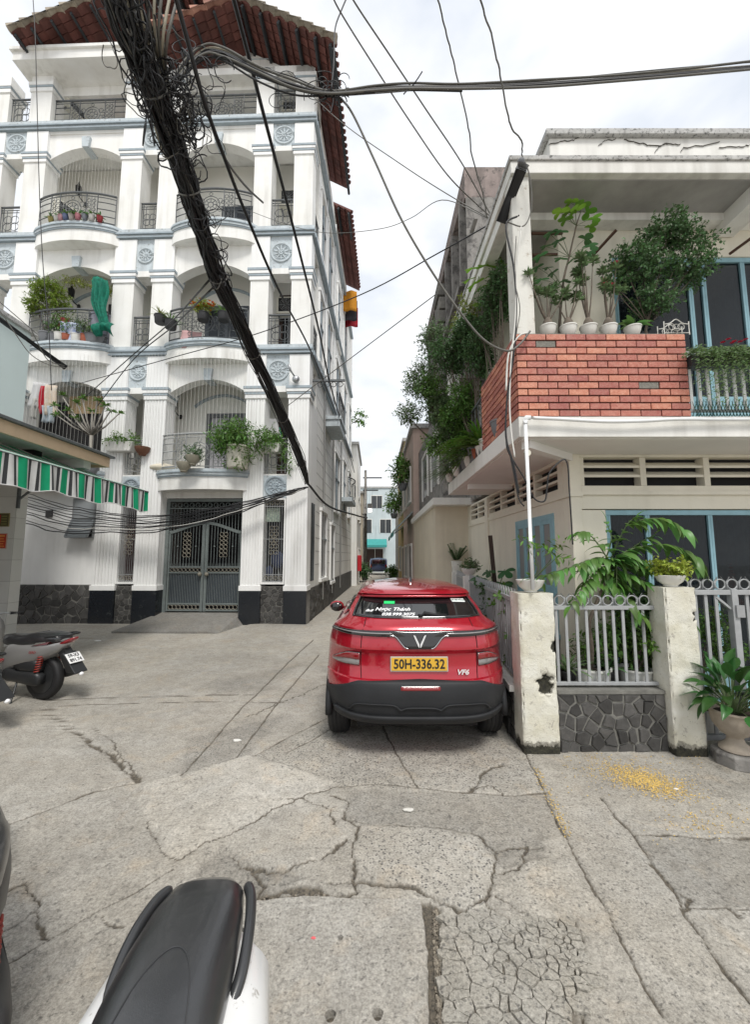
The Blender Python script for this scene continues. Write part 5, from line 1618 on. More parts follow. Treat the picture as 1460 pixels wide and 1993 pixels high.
house('alley_house', 'narrow beige house on the left towards the end of the alley', -6, -.95, 32.2, 40, 6.8, m_wall('beige plaster', (.56, .50, .40)), 'R', [(33, 34.2, 0, 2.3, 'd'), (35.5, 37, 1, 2.4, 'w'), (33.5, 35, 4.2, 5.6, 'w')])
he, _be = house('alley_house', 'pale blue house closing the far end of the alley', -4, 6, 46, 52, 9.5, m_wall('pale blue plaster', (.55, .62, .64)), 'F', [(-.9, .9, .1, 2.6, 'd'), (-1.6, -.4, 4.4, 5.9, 'w'), (.6, 1.8, 4.4, 5.9, 'w'), (-.4, .8, 7.2, 8.6, 'w')])
M_TEAL = mat('turquoise awning cloth', (0.07, 0.42, 0.40), .7, var=.15, vscale=3, transl=.25)
def awning(lab, x0, x1, y0, y1, z0, z1, axis):
 mb = MB()
 if axis == 'x':      # projects towards -x
  mb.add([(x1, y0, z1), (x1, y1, z1), (x0, y1, z0), (x0, y0, z0), (x0, y0, z0 - .22), (x0, y1, z0 - .22)], [(0, 1, 2, 3), (3, 2, 5, 4)])
  b = [((x1, y, z1), (x0, y, z0)) for y in (y0, y1)]
 else:
  mb.add([(x0, y1, z1), (x1, y1, z1), (x1, y0, z0), (x0, y0, z0), (x0, y0, z0 - .25), (x1, y0, z0 - .25)], [(0, 1, 2, 3), (3, 2, 5, 4)])
  b = [((x, y1, z1), (x, y0, z0)) for x in (x0, x1)]
 e = empty('awning', (0, 0, 0)); tag(e, lab, 'awning')
 mb.build('canopy', M_TEAL, e, solid=.008)
 for p, q in b:
  MB().bar(Vector(p) - Vector((0, 0, .04)), Vector(q) - Vector((0, 0, .04)), .03).build('support_arm', M_METAL, e)
 return e
awning('turquoise awning sloping out from the pinkish house on the right of the alley', .75, 1.55, 16.6, 19.5, 2.9, 3.7, 'x')
awning('turquoise awning over the far house front at the end of the alley', -1.3, 1.3, 44.6, 46, 3.0, 3.7, 'y')
awning('turquoise awning further back on the ochre house', .85, 1.65, 23, 26, 3.0, 3.6, 'x')
pb = empty('red_cabinet', (-1.0, 26.5, .9)); tag(pb, 'red metal cabinet on the white wall at the left of the alley', 'cabinet')
MB().box(-.12, .12, -.3, .3, 0, 1.0).build('body', mat('red enamel', (.5, .02, .03), .4), pb, bevel=.02); MB().box(.12, .135, -.25, .25, .06, .94).build('door', mat('red enamel door', (.42, .02, .03), .4), pb)
up_ = empty('utility_pole', (-.75, 31.9, 0)); tag(up_, 'tall grey concrete utility pole far down the alley', 'utility pole')
MB().tube([(0, 0, 0), (0, 0, 8.6)], [.15, .10], 8).build('shaft', M_CONC, up_, smooth=True); MB().bar((-.2, 0, 8.0), (1.3, 0, 8.0), .09).build('crossarm', M_RAFTER, up_); MB().bar((-.2, 0, 7.0), (1.0, 0, 7.0), .09).build('crossarm', M_RAFTER, up_)
MB().cyl((.35, -.2, 5.2), (.35, -.2, 5.9), .2, n=10).build('transformer', M_METAL, up_, smooth=40)
# ================================================================== MINT HOUSE AND AWNING ON THE LEFT
mh = empty('mint_house', (-7.7, 9.0, 0)); tag(mh, 'pale mint house at the left edge with a peach edged slab and white tiled pillar', 'house')
_q0 = Vector((-7.7, 9.0, 0))
def mhb(name, m, *boxes, parent=None, bevel=0.0):
 mb = MB()
 for b_ in boxes:
  mb.box(b_[0] - _q0.x, b_[1] - _q0.x, b_[2] - _q0.y, b_[3] - _q0.y, b_[4], b_[5])
 return mb.build(name, m, parent or mh, bevel=bevel)
M_MINT = mat('pale mint plaster', (0.60, 0.70, 0.69), .85, var=.06, vscale=1.2, bump=.1, bscale=25, streak=.2, scol=(.35, .4, .38))
M_WTILE = mat('white glazed wall tile', (0.70, 0.69, 0.66), .35, var=.06, vscale=2, objrand=.05)
mhb('upper_wall', M_MINT, (-12, -8.0, 2, 9.0, 4.25, 7.0)); mhb('wall_coping', M_CAP, (-12.1, -7.92, 2, 9.1, 7.0, 7.09))
mhb('ground_wall', mat('brown wood shop front', (.09, .05, .03), .6, var=.4, vscale=8), (-12, -8.3, 2, 8.9, 0, 3.7))
mhb('pillar_core', mat('tile grout', (.45, .44, .42), .9), (-8.27, -7.72, 8.72, 8.99, 0, 3.85))
for z in np.arange(0, 3.6, .45):
 mhb('wall_tile', M_WTILE, (-8.275, -7.725, 8.712, 8.72, z + .005, z + .445))
 mhb('wall_tile', M_WTILE, (-7.72, -7.712, 8.725, 8.985, z + .005, z + .445))
mhb('door_frame', M_WOODDK, (-8.5, -8.29, 8.6, 8.7, 0, 3.2)); mhb('slab', M_SOFFW, (-12, -5.98, 2, 8.9, 3.90, 4.06))
mhb('slab_edge', mat('peach painted edge', (.70, .50, .34), .8, var=.12, vscale=2, streak=.3, scol=(.3, .25, .2)), (-5.98, -5.93, 2, 8.95, 3.84, 4.05), (-12, -5.98, 8.9, 8.95, 3.84, 4.05))
mhb('flashing', M_IRON, (-12, -5.86, 2, 9.02, 4.055, 4.10))
mhb('tile_lip', M_CAP, (-12, -5.95, 2, 8.93, 4.10, 4.14))
mhb('slab_beam', M_SOFFW, (-8.3, -6.1, 8.4, 8.6, 3.72, 3.90)); mhb('hook_box', M_DARK, (-6.9, -6.5, 7.6, 7.8, 3.74, 3.90))
for nm, lab, x0, x1, z0, z1, col_, kind in (('notice', 'small dark framed notice with a red panel on the white tiled pillar', -8.13, -7.84, 2.52, 2.78, (.10, .09, .04), 0), ('notice', 'red notice with lines of yellow lettering on the white tiled pillar', -8.16, -7.85, 2.05, 2.35, (.50, .06, .03), 1)):
 e = empty(nm, ((x0 + x1) / 2, 8.70, z0)); tag(e, lab, 'notice', 'notices on the tiled pillar')
 w, h = x1 - x0, z1 - z0
 MB().box(-w / 2 - .015, w / 2 + .015, -.006, .009, -.015, h + .015).build('frame', mat('notice frame %d' % kind, (.55, .42, .36) if kind else (.30, .26, .12), .6), e)
 MB().box(-w / 2, w / 2, -.010, -.006, 0, h).build('board', mat('notice board %d' % kind, col_, .5), e)
 if kind == 0:
  MB().box(-w / 2 + .02, -w * .08, -.013, -.010, .02, h - .02).build('red_panel', mat('notice red', (.5, .02, .03), .5), e)
  for i in range(4):
   MB().box(.0, w / 2 - .03, -.013, -.010, .03 + i * .055, .055 + i * .055).build('print_line', mat('notice olive print', (.24, .22, .08), .6), e)
 else:
  for i in range(5):
   MB().box(-w / 2 + .03, w / 2 - .03 - .02 * (i % 2), -.013, -.010, .03 + i * .052, .05 + i * .052 + (.02 if i == 4 else 0)).build('print_line', mat('notice yellow print', (.75, .30, .08), .6), e)
sa = empty('striped_awning', (-5.05, 9.0, 2.9)); tag(sa, 'green white and black striped awning with a scalloped edge at the left', 'awning')
M_SG = mat('awning green', (0.008, 0.42, 0.20), .75, var=.12, vscale=9, transl=.3); M_SW = mat('awning white', (0.82, 0.82, 0.81), .75, var=.08, vscale=9, transl=.3); M_SK = mat('awning black', (0.035, 0.037, 0.04), .75, var=.2, vscale=9)
M_PRINT = mat('awning top print', (0.56, 0.66, 0.60), .75, var=.5, vscale=26, vcol=(.25, .40, .33), transl=.3)
y = -.02; seq = [('g', .15), ('w', .03), ('k', .05), ('w', .085), ('k', .05), ('w', .03)]
k = 0; stripes = []
Y0 = -6.5
while y > Y0:
 kind, wd = seq[k % len(seq)]
 stripes.append((y - wd, y, kind)); y -= wd; k += 1
for (a, c, kind) in stripes:
 mm = {'g': M_SG, 'w': M_SW, 'k': M_SK}[kind]
 def vz(yy):
  return .05 * math.sin(yy * 4.3) + .03 * math.sin(yy * 9.1 + 1)
 def fn(u, v, a=a, c=c):
  yy = a + (c - a) * u
  wave = .022 * math.sin(yy * 11 + .6) * (1 - v) + .012 * math.sin(yy * 27 + v)
  return (wave + .015 * (1 - v), yy, -.04 + vz(yy) * (1 - v) * .5 + .43 * v)
 MB().grid(fn, 4, 5).build('valance_stripe', mm, sa, smooth=True)
 MB().grid(lambda u, v, a=a, c=c: (-.0 - 1.7 * v, a + (c - a) * u, .39 + .62 * v - .05 * math.sin(v * 3.14)), 2, 5).build('canopy_stripe', mm if kind != 'k' else M_SK, sa, smooth=True)
MB().grid(lambda u, v: (.002 - .16 * v + .004, Y0 + (-.02 - Y0) * u, .392 + .075 * v), 30, 2).build('printed_edge', M_PRINT, sa)
MB().tube([(-.01, Y0, .395), (-.01, -.01, .395)], .022, 8).build('front_tube', M_METAL, sa, smooth=True)
hem = MB(); hem.tube([(.03 + .022 * math.sin(yy * 11 + .6) + .012 * math.sin(yy * 27), yy, -.038 + (.05 * math.sin(yy * 4.3) + .03 * math.sin(yy * 9.1 + 1)) * .5) for yy in np.arange(-.02, Y0, -.06)], .009, 5)
hem.build('hem_piping', M_SW, sa, smooth=True)
MB().bar((-1.7, -.30, .95), (-2.6, -.30, .2), .035).build('folding_arm', M_IRON, sa); MB().bar((-1.7, -3.2, .95), (-2.6, -3.2, .2), .035).build('folding_arm', M_IRON, sa)
MB().bar((-2.62, -.30, .0), (-2.62, -.30, .8), .05).build('wall_plate', M_IRON, sa)
# ================================================================== RED CAR
M_CRED = mat('metallic red paint', (0.40, 0.008, 0.022), .20, metal=.30, coat=1.0, var=.06, vscale=2)
M_CBLK = mat('charcoal bumper plastic', (0.020, 0.021, 0.023), .6, spec=.35, var=.25, vscale=5, bump=.08, bscale=200)
M_CGLS = mat('tinted car glass', (0.008, 0.009, 0.010), .03, spec=.9, coat=.6)
M_GLOSSK = mat('gloss black trim', (0.008, 0.008, 0.009), .08, coat=.8)
M_CHROME = mat('chrome', (0.75, 0.76, 0.78), .12, metal=1.0)
M_LAMP = mat('red lamp lens', (0.22, 0.008, 0.012), .12, coat=1.0)
M_LAMPW = mat('smoked lamp lens', (0.30, 0.29, 0.29), .10, coat=1.0, metal=.3)
car = empty('parked_car', (.42, 3.906, 0))
tag(car, 'red crossover car with a yellow number plate parked by the picket fence, seen from behind', 'car')
def interp(pts, x):
 if x <= pts[0][0]:
  return pts[0][1]
 for (a, b_), (c, d) in zip(pts[:-1], pts[1:]):
  if x <= c:
   t = (x - a) / (c - a); return b_ + (d - b_) * t
 return pts[-1][1]
YC = [(.34, .10), (.385, .055), (.43, .02), (.52, .0), (.62, .0), (.70, .012), (.735, .03), (.745, .055), (.80, .075), (.90, .088), (.97, .085), (1.0, .06), (1.012, .045), (1.05, .048), (1.13, .06), (1.175, .062), (1.20, .072), (1.235, .105), (1.285, .17), (1.36, .30), (1.455, .46), (1.475, .47), (1.50, .40), (1.53, .44), (1.56, .60), (1.585, .85), (1.60, 1.15)]
WR = [(.34, .82), (.40, .87), (.55, .905), (.75, .917), (.95, .905), (1.05, .892), (1.16, .862), (1.20, .838), (1.235, .78), (1.285, .70), (1.36, .675), (1.455, .62), (1.50, .60), (1.53, .575), (1.56, .52), (1.585, .43), (1.60, .30)]
CW = [(.34, .42), (.74, .46), (1.0, .44), (1.17, .40), (1.235, .30), (1.285, .22), (1.5, .14), (1.6, .08)]
YF = [(.34, 4.05), (.5, 4.2), (.75, 4.2), (.9, 4.1), (1.0, 3.9), (1.06, 3.0), (1.2, 2.75), (1.4, 2.35), (1.52, 2.05), (1.58, 1.8), (1.60, 1.65)]
def S(q, z):
 return Vector((q * interp(WR, z), interp(YC, z) + interp(CW, z) * abs(q) ** 5 + .03 * q * q, z))
def Sn(q, z):
 e = .004
 a = S(min(q + e, 1), z) - S(max(q - e, -1), z); b_ = S(q, z + e) - S(q, z - e)
 n = a.cross(b_).normalized()
 return n if n.y < 0 else -n
zl = sorted(set([p[0] for p in YC] + [.46, .58, .66, .85, 1.09, 1.26, 1.32, 1.41, 1.545, 1.572]))
cont = []
for z in zl:
 row = []
 for i in range(49):
  t = -1 + 2 * i / 48; q = math.copysign(abs(t) ** .8, t) if t else 0
  row.append(S(q, z))
 w = interp(WR, z); yb = S(1, z).y; yf = interp(YF, z) - .35
 for i in range(1, 13):
  row.append(Vector((w, yb + (yf - yb) * i / 12, z)))
 for i in range(1, 16):
  q = 1 - 2 * i / 16
  row.append(Vector((q * w, yf + .35 * (1 - abs(q) ** 4), z)))
 for i in range(0, 12):
  row.append(Vector((-w, yf + (yb - yf) * i / 12, z)))
 cont.append(row)
n = len(cont[0]); mb = MB()
vs = [p for row in cont for p in row]
fs = [(j * n + i, j * n + (i + 1) % n, (j + 1) * n + (i + 1) % n, (j + 1) * n + i) for j in range(len(zl) - 1) for i in range(n)]
fs.append(tuple((len(zl) - 1) * n + i for i in range(n))); fs.append(tuple(range(n)))
body = mb.add(vs, fs).build('body', M_CRED, car, smooth=32)
def patch(name, q0, q1, zlo, zhi, m, off=.004, nq=40, nz=6, parent=None, smooth=True, solid=.004):
 g = MB().grid(lambda u, v: S(q0 + (q1 - q0) * u, zlo(q0 + (q1 - q0) * u) + (zhi(q0 + (q1 - q0) * u) - zlo(q0 + (q1 - q0) * u)) * v) + Sn(q0 + (q1 - q0) * u, zlo(q0 + (q1 - q0) * u) + (zhi(q0 + (q1 - q0) * u) - zlo(q0 + (q1 - q0) * u)) * v) * off, nq, nz)
 return g.build(name, m, parent or car, smooth=True, solid=solid)
def bt(q):
 a = abs(q); return .742 - .013 * min(1, a / .62) - max(0, a - .62) ** 1.15 * .42
bump_ = patch('rear_bumper', -.995, .995, lambda q: .385 + .05 * abs(q) ** 6, bt, M_CBLK, .010, 60, 12, solid=.012)
patch('bumper_lip', -.90, .90, lambda q: .388 + .03 * abs(q) ** 4, lambda q: .440 + .035 * abs(q) ** 4, M_CBLK, .030, 50, 4, bump_, solid=.03)
patch('bumper_step', -.97, .97, lambda q: .615 - .05 * max(0, abs(q) - .6), lambda q: .630 - .05 * max(0, abs(q) - .6), M_CBLK, .013, 50, 2, bump_)
def hump(c, w, z0, h):
 def f(q):
  t = (q - c) / w
  return z0 + h * max(0, 1 - abs(t) ** 6)
 return f
patch('diffuser_recess', -.72, .72, lambda q: .468, lambda q: max(.478, hump(-.46, .24, .478, .05)(q), hump(.46, .24, .478, .05)(q), hump(0, .20, .478, .028)(q)), M_GLOSSK, .0125, 90, 3, bump_, solid=.002)
patch('diffuser_lip', -.74, .74, lambda q: max(.480, hump(-.46, .255, .480, .056)(q), hump(.46, .255, .480, .056)(q), hump(0, .21, .480, .032)(q)), lambda q: max(.490, hump(-.46, .265, .490, .056)(q), hump(.46, .265, .490, .056)(q), hump(0, .22, .490, .032)(q)), M_CBLK, .024, 90, 2, bump_, solid=.012)
patch('diffuser_slat', -.17, .17, lambda q: .486, lambda q: .492, M_CBLK, .016, 12, 2, bump_)
patch('fog_reflector', -.215, .215, lambda q: .652 + .006 * (1 if abs(q) > .2 else 0), lambda q: .700 + .004 * abs(q), M_GLOSSK, .0125, 16, 3, bump_)
patch('reflector', -.20, .20, lambda q: .660, lambda q: .692, M_LAMP, .0165, 16, 3, bump_)
for sx in (-1, 1):
 patch('parking_sensor', sx * .52 - .012, sx * .52 + .012, lambda q: .575, lambda q: .598, M_GLOSSK, .0135, 4, 3, bump_, solid=.002)
win = patch('rear_window', -.905, .905, lambda q: 1.287 + .010 * q * q, lambda q: 1.466 - .006 * q * q, M_CGLS, .004, 40, 10)
patch('window_seal', -.925, .925, lambda q: 1.281 + .010 * q * q, lambda q: 1.290 + .01 * q * q, M_GLOSSK, .006, 40, 2, win)
for sx in (-1, 1):
 a, b_ = sorted((sx * .900, sx * .925))
 patch('window_seal', a, b_, lambda q: 1.285, lambda q: 1.462, M_GLOSSK, .007, 2, 10, win)
def dip(q, zt, zb):
 x = abs(q * .86)
 if x < .106:
  return zb
 if x > .25:
  return zt
 t = (x - .106) / .144
 return zb + (zt - zb) * (t * t * (3 - 2 * t))
barp = patch('light_bar', -.985, .985, lambda q: dip(q, 1.130 + .018 * abs(q) ** 3, 1.022), lambda q: 1.184 - .004 * abs(q) ** 2, M_GLOSSK, .012, 120, 6, solid=.010)
patch('lamp_strip', -.97, -.30, lambda q: 1.156 + .006 * abs(q) ** 3, lambda q: 1.168, M_LAMPW, .019, 40, 2, barp, solid=.002)
patch('lamp_strip', .30, .97, lambda q: 1.156 + .006 * abs(q) ** 3, lambda q: 1.168, M_LAMPW, .019, 40, 2, barp, solid=.002)
for sx in (-1, 1):
 patch('chrome_edge', min(sx * .32, sx * .12), max(sx * .32, sx * .12), lambda q: dip(q, 1.145, 1.030) - .006, lambda q: dip(q, 1.145, 1.030) + .002, M_CHROME, .020, 24, 1, barp, solid=.003)
em = MB()
for sx in (-1, 1):
 em.add([(sx * .060, -.0, 1.155), (sx * .042, -.0, 1.150), (sx * .004, .0, 1.070), (sx * .004, 0, 1.042), (sx * .012, 0, 1.046)], [(0, 1, 2, 3, 4)])
e_ = em.build('badge', mat('bright badge', (.82, .83, .84), .25, metal=.4), car, solid=.012); e_.location = (0, .018, 0)
for sx in (-1, 1):
 a, b_ = sorted((sx * .625, sx * .93))
 lo = lambda q: .852 + .006 * abs(q); hi = lambda q: .970 - 1.15 * max(0, abs(q) - .70) ** 1.7
 hi2 = lambda q: max(hi(q), .864)
 t = patch('tail_lamp', a, b_, lambda q: lo(q) - .006, lambda q: hi2(q) + .006, M_GLOSSK, .005, 24, 4)
 patch('lens', a, b_, lo, hi2, M_LAMPW, .010, 24, 4, t)
 patch('red_lens', a, b_, lambda q: hi2(q) * .45 + lo(q) * .55, lambda q: hi2(q) - .004, M_LAMP, .0145, 24, 3, t, solid=.002)
M_GAP = mat('panel gap', (.01, .004, .004), .9)
for sx in (-1, 1):
 pts = [S(sx * qq, z) + Sn(sx * qq, z) * .003 for qq, z in [(.60, .745), (.605, .80), (.612, .86), (.615, .97), (.62, 1.03), (.63, 1.14)]]
 pts2 = [S(sx * qq, z) + Sn(sx * qq, z) * .003 for qq, z in [(.635, 1.18), (.66, 1.23), (.72, 1.28)]]
 MB().tube(pts, .0035, 5).build('panel_gap', M_GAP, car); MB().tube(pts2, .0035, 5).build('panel_gap', M_GAP, car)
pf = empty('number_plate', (-.004, .068, .882), parent=car, rot=(RAD(-4), 0, 0))
MB().box(-.272, .272, -.012, .006, -.068, .068).build('plate_frame', mat('plate frame', (.40, .38, .34), .4), pf, bevel=.005)
MB().box(-.262, .262, -.016, -.012, -.058, .058).build('plate', mat('yellow plate', (.62, .36, .03), .45), pf, bevel=.003)
share('lettering', text_mesh('50H-336.32', .118, mat('plate black', (.01, .01, .01), .5), .001, bold=.0022, sx=.86), pf, (0, -.0185, -.002), (math.pi / 2, 0, 0))
share('badge_lettering', text_mesh('VF6', .062, mat('badge white', (.75, .76, .77), .3, metal=.3), .002, shear=.25, bold=.002, sx=1.15), car, (.405, .066, .806), (math.pi / 2, 0, 0))
def on_glass(me, name, q, z, m=None, roll=0, parent=None, off=.008):
 p = S(q, z) + Sn(q, z) * off; nn = Sn(q, z)
 ux = (S(q + .02, z) - S(q - .02, z)).normalized(); uy = nn.cross(ux).normalized()
 o = link(name, me, parent or win)
 M = Matrix((ux, uy, nn)).transposed().to_4x4() @ Matrix.Rotation(roll, 4, 'Z'); M.translation = p
 o.matrix_local = M
 return o
M_STW = mat('white vinyl lettering', (.82, .82, .82), .5)
on_glass(text_mesh('Ngọc Thánh', .070, M_STW, .001, shear=.35, bold=.0015), 'window_lettering', -.36, 1.352)
on_glass(text_mesh('8x8', .05, M_STW, .001, shear=.35, bold=.001), 'window_lettering', -.70, 1.338)
on_glass(text_mesh('038.999.3075', .060, M_STW, .001, shear=.35, bold=.0015, sx=1.0), 'window_lettering', -.28, 1.312)
st = on_glass(MB().box(-.075, .075, -.028, .028, 0, .002).mesh('sticker', mat('white sticker', (.78, .82, .80), .5)), 'sticker', .70, 1.425, roll=RAD(-5))
on_glass(text_mesh('XE HỢP ĐỒNG', .030, mat('sticker green print', (.02, .10, .06), .5), .0006, bold=.0006, sx=.72), 'sticker_lettering', .70, 1.425, roll=RAD(-5), off=.0115)
on_glass(MB().box(-.055, .055, -.022, .022, 0, .002).mesh('green_sticker', mat('bright green sticker', (.02, .62, .16), .5)), 'green_sticker', -.42, 1.408)
wp = MB().tube([S(.02, 1.305) + Vector((0, -.03, 0)), S(.10, 1.322) + Vector((0, -.035, .01)), S(.26, 1.318) + Vector((0, -.032, 0)), S(.42, 1.318) + Vector((0, -.02, 0))], [.026, .020, .012, .006], 8)
wp.build('wiper', M_BLACK, car, smooth=True)
patch('spoiler_lip', -.93, .93, lambda q: 1.482 - .004 * q * q, lambda q: 1.496 - .004 * q * q, M_CRED, .018, 30, 2, solid=.02)
MB().prism([(0, 0), (.16, 0), (.05, .055), (.02, .06)], -.012, .012, 'yz').build('aerial', M_GLOSSK, car, bevel=.004).location = (0, .95, 1.585)
for sx in (-1, 1):
 sg = MB()
 def sidept(y, z):
  return Vector((sx * (interp(WR, z) + .006), y, z))
 for (ya, yb) in ((.75, 1.45), (1.5, 2.3), (2.36, 2.85)):
  sg.grid(lambda u, v, ya=ya, yb=yb: sidept(ya + (yb - ya) * u - (.25 * v if ya < 1 else 0) * -1 - (.5 * v * u if yb > 2.4 else 0), 1.245 + .23 * v), 6, 5)
 sg.build('side_window', M_CGLS, car, smooth=True)
 MB().tube([Vector((sx * .925, y, .42)) for y in (1.25, 1.8, 2.4, 3.0)], .045, 8).build('sill_cladding', M_CBLK, car, smooth=True)
 for wy in (.80, 3.45):
  ar = MB()
  pts = [(sx * .888, wy + .40 * math.cos(a), .345 + .40 * math.sin(a)) for a in np.linspace(-.1, math.pi + .1, 15)]
  ar.tube(pts, .035, 8); ar.build('wheel_arch', M_CBLK, car, smooth=True)
  wh = empty('wheel', (sx * .80, wy, .345), parent=car)
  prof = [(.215, -.105), (.29, -.112), (.325, -.10), (.342, -.075), (.345, 0), (.342, .075), (.325, .10), (.29, .112), (.215, .105)]
  ty = MB().lathe([(r_, h_) for r_, h_ in prof], 40).build('tyre', M_BLACK, wh, smooth=50); ty.rotation_euler = (0, math.pi / 2, 0)
  for k in range(4):
   tr = MB().ring((0, 0, 0), .3445, .005, 'x', 40, 4); o = tr.build('tread_rib', M_BLACK, wh); o.location = (-.06 + .04 * k, 0, 0)
  rim = MB().lathe([(.06, .07), (.215, .09), (.225, .10), (.222, .06), (.05, .03)], 24)
  for k in range(5):
   a = 2 * math.pi * k / 5
   rim.bar((0, 0, .08), (.2 * math.cos(a), .2 * math.sin(a), .085), .05, .02)
  o = rim.build('rim', M_METAL, wh, smooth=40); o.rotation_euler = (0, sx * math.pi / 2, 0)
 mr = MB().ball((sx * 1.0, 2.45, 1.13), .11, 12, 8, .75, 1.0, .55); mr.build('mirror', M_CRED, car, smooth=True)
 MB().ball((sx * 1.0, 2.40, 1.125), .10, 10, 7, .7, .95, .4).build('mirror_glass', M_GLOSSK, car, smooth=True)
 MB().bar((sx * .86, 2.5, 1.1), (sx * .95, 2.46, 1.11), .04).build('mirror_arm', M_GLOSSK, car)
 for hy in (1.55, 2.45):
  MB().bar((sx * .905, hy, .99), (sx * .905, hy + .2, .995), .035, .02).build('door_handle', M_CRED, car)
 MB().tube([Vector((sx * (interp(WR, z) + .002), 1.46, z)) for z in np.linspace(.45, 1.22, 10)], .004, 4).build('panel_gap', M_GAP, car)
MB().box(-.60, .60, .35, 3.9, .22, .36).build('underbody', mat('underbody', (.012, .012, .012), .9), car)
# ================================================================== SCOOTERS
def loft_x(stations, n=20, power=2.6):
 """stations: (x, zc, half height, half width [, y0]) -> closed loft along x"""
 mb = MB(); vs = []
 for st in stations:
  x, zc, hh, hw = st[:4]
  for k in range(n):
   t = 2 * math.pi * k / n; c, s = math.cos(t), math.sin(t)
   vs.append((x, math.copysign(abs(c) ** (2 / power), c) * hw, zc + math.copysign(abs(s) ** (2 / power), s) * hh))
 m = len(stations)
 fs = [(i * n + k, i * n + (k + 1) % n, (i + 1) * n + (k + 1) % n, (i + 1) * n + k) for i in range(m - 1) for k in range(n)]
 fs += [tuple(range(n)), tuple((m - 1) * n + k for k in range(n))]
 return mb.add(vs, fs)
M_SEAT = mat('black vinyl seat', (0.022, 0.023, 0.025), .28, var=.3, vscale=9, bump=.10, bscale=240, spec=1.0, coat=.2)
M_SPL = mat('satin black plastic', (0.020, 0.021, 0.022), .42, bump=.05, bscale=150)
def scooter(name, lab, loc, heading, body_m, plate=None, tall=1.0, rails=False, lamp_m=M_LAMP, wide=1.0, scale=1.0, tail=True, front=True, mirrors=True):
 """local +x is forward; the rear axle stands above the origin"""
 e = empty(name, loc, heading, scale=scale); tag(e, lab, 'scooter', 'parked scooters')
 se = loft_x([(-.30, .752, .020, .06), (-.288, .755, .045, .095), (-.25, .757, .062, .122), (-.16, .757, .074, .142), (-.02, .752, .082, .154), (.10, .740, .084, .156), (.20, .722, .080, .154), (.30, .705, .076, .140), (.42, .702, .076, .120), (.54, .705, .076, .100), (.64, .705, .068, .080), (.69, .70, .03, .05)], 28, 2.9).build('seat', M_SEAT, e, smooth=True)
 seam = [(.20, y, .0) for y in ()]
 sp = []
 for i in range(41):
  t = i / 40; a = math.pi * (t - .5)
  x = .60 - .60 * math.cos(a) ** .7 if abs(math.cos(a)) > 1e-6 else .60
  y = .112 * math.sin(a) * (1 - .12 * max(0, x - .3) / .3)
  sp.append((x, y))
 def seat_top(x, y):
  zc = interp([(-.3, .752), (-.16, .757), (-.02, .752), (.10, .740), (.2, .722), (.3, .705), (.69, .705)], x); hh = interp([(-.3, .02), (-.25, .062), (-.16, .074), (-.02, .082), (.1, .084), (.2, .08), (.3, .076), (.54, .076), (.64, .068)], x); hw = interp([(-.3, .06), (-.25, .122), (-.16, .142), (-.02, .154), (.10, .156), (.2, .154), (.3, .146), (.54, .112), (.69, .05)], x)
  return zc + hh * max(0, 1 - (abs(y) / hw) ** 2.9) ** (1 / 2.9)
 MB().tube([(x, y, seat_top(x, y) + .0008) for x, y in sp], .0022, 5).build('seat_seam', mat('seat stitching', (.035, .036, .038), .6), se)
 loft_x(([(-.40, .735, .018, .03), (-.36, .715, .045, .06)] if tail else [(-.30, .66, .03, .06)]) + [(-.26, .67 if tail else .63, .085 if tail else .06, .110), (-.12, .63, .12, .145 * wide), (.04, .59, .15, .162 * wide), (.22, .56, .165, .168 * wide), (.40, .53, .18, .160 * wide), (.52, .49, .20, .130 * wide), (.60, .44, .20, .09), (.64, .40, .16, .06)], 24, 2.7).build('side_panel', body_m, e, smooth=True)
 for sg in ((-1, 1) if tail else ()):
  MB().add([(-.36, sg * .068, .735), (-.16, sg * .138, .695), (.06, sg * .158, .672), (-.02, sg * .155, .715), (-.2, sg * .128, .735)], [(0, 1, 2, 3, 4)]).build('trim_flash', M_CHROME, e, solid=.006)
 loft_x([(-.47, .775, .008, .02), (-.44, .760, .022, .05), (-.36, .725, .032, .075), (-.26, .690, .030, .098)] if tail else [(-.325, .655, .02, .05), (-.29, .66, .03, .08), (-.24, .66, .03, .098)], 16, 2.4).build('tail_lamp', lamp_m, e, smooth=True)
 MB().add([(-.36, -.09, .60), (-.36, .09, .60), (-.58, .09, .36), (-.58, -.09, .36), (-.30, -.08, .56), (-.30, .08, .56), (-.40, .06, .36), (-.40, -.06, .36)], [(0, 1, 2, 3), (4, 5, 6, 7), (0, 4, 5, 1), (1, 5, 6, 2), (2, 6, 7, 3), (3, 7, 4, 0)]).build('mudguard', M_SPL, e, bevel=.012)
 MB().add([(-.30, -.05, .66), (-.30, .05, .66), (-.42, .05, .54), (-.42, -.05, .54), (-.24, -.05, .58), (-.24, .05, .58), (-.34, .05, .50), (-.34, -.05, .50)], [(0, 1, 2, 3), (4, 5, 6, 7), (0, 4, 5, 1), (1, 5, 6, 2), (2, 6, 7, 3), (3, 7, 4, 0)]).build('plate_bracket', M_SPL, e)
 MB().ball((-.57, 0, .345), .03, 8, 6, .8).build('reflector', mat('white reflector', (.8, .8, .8), .2), e, smooth=True)
 if plate:
  pe = empty('number_plate', (-.445, 0, .535), parent=e)
  dx = Vector((-.22, 0, -.24)).normalized()            # down the slope
  ux = Vector((0, -1, 0)); uy = -dx; nn = ux.cross(uy)
  pe.matrix_local = Matrix.Translation((-.45, 0, .53)) @ Matrix((ux, uy, nn)).transposed().to_4x4()
  MB().box(-.095, .095, -.07, .07, 0, .004).build('plate', mat('white plate', (.80, .80, .79), .45), pe, bevel=.004)
  for k, t in enumerate(plate):
   share('lettering', text_mesh(t, .062, mat('plate black', (.01, .01, .01), .5), .001, bold=.0015, sx=.9), pe, (0, .033 - .066 * k, .0055))
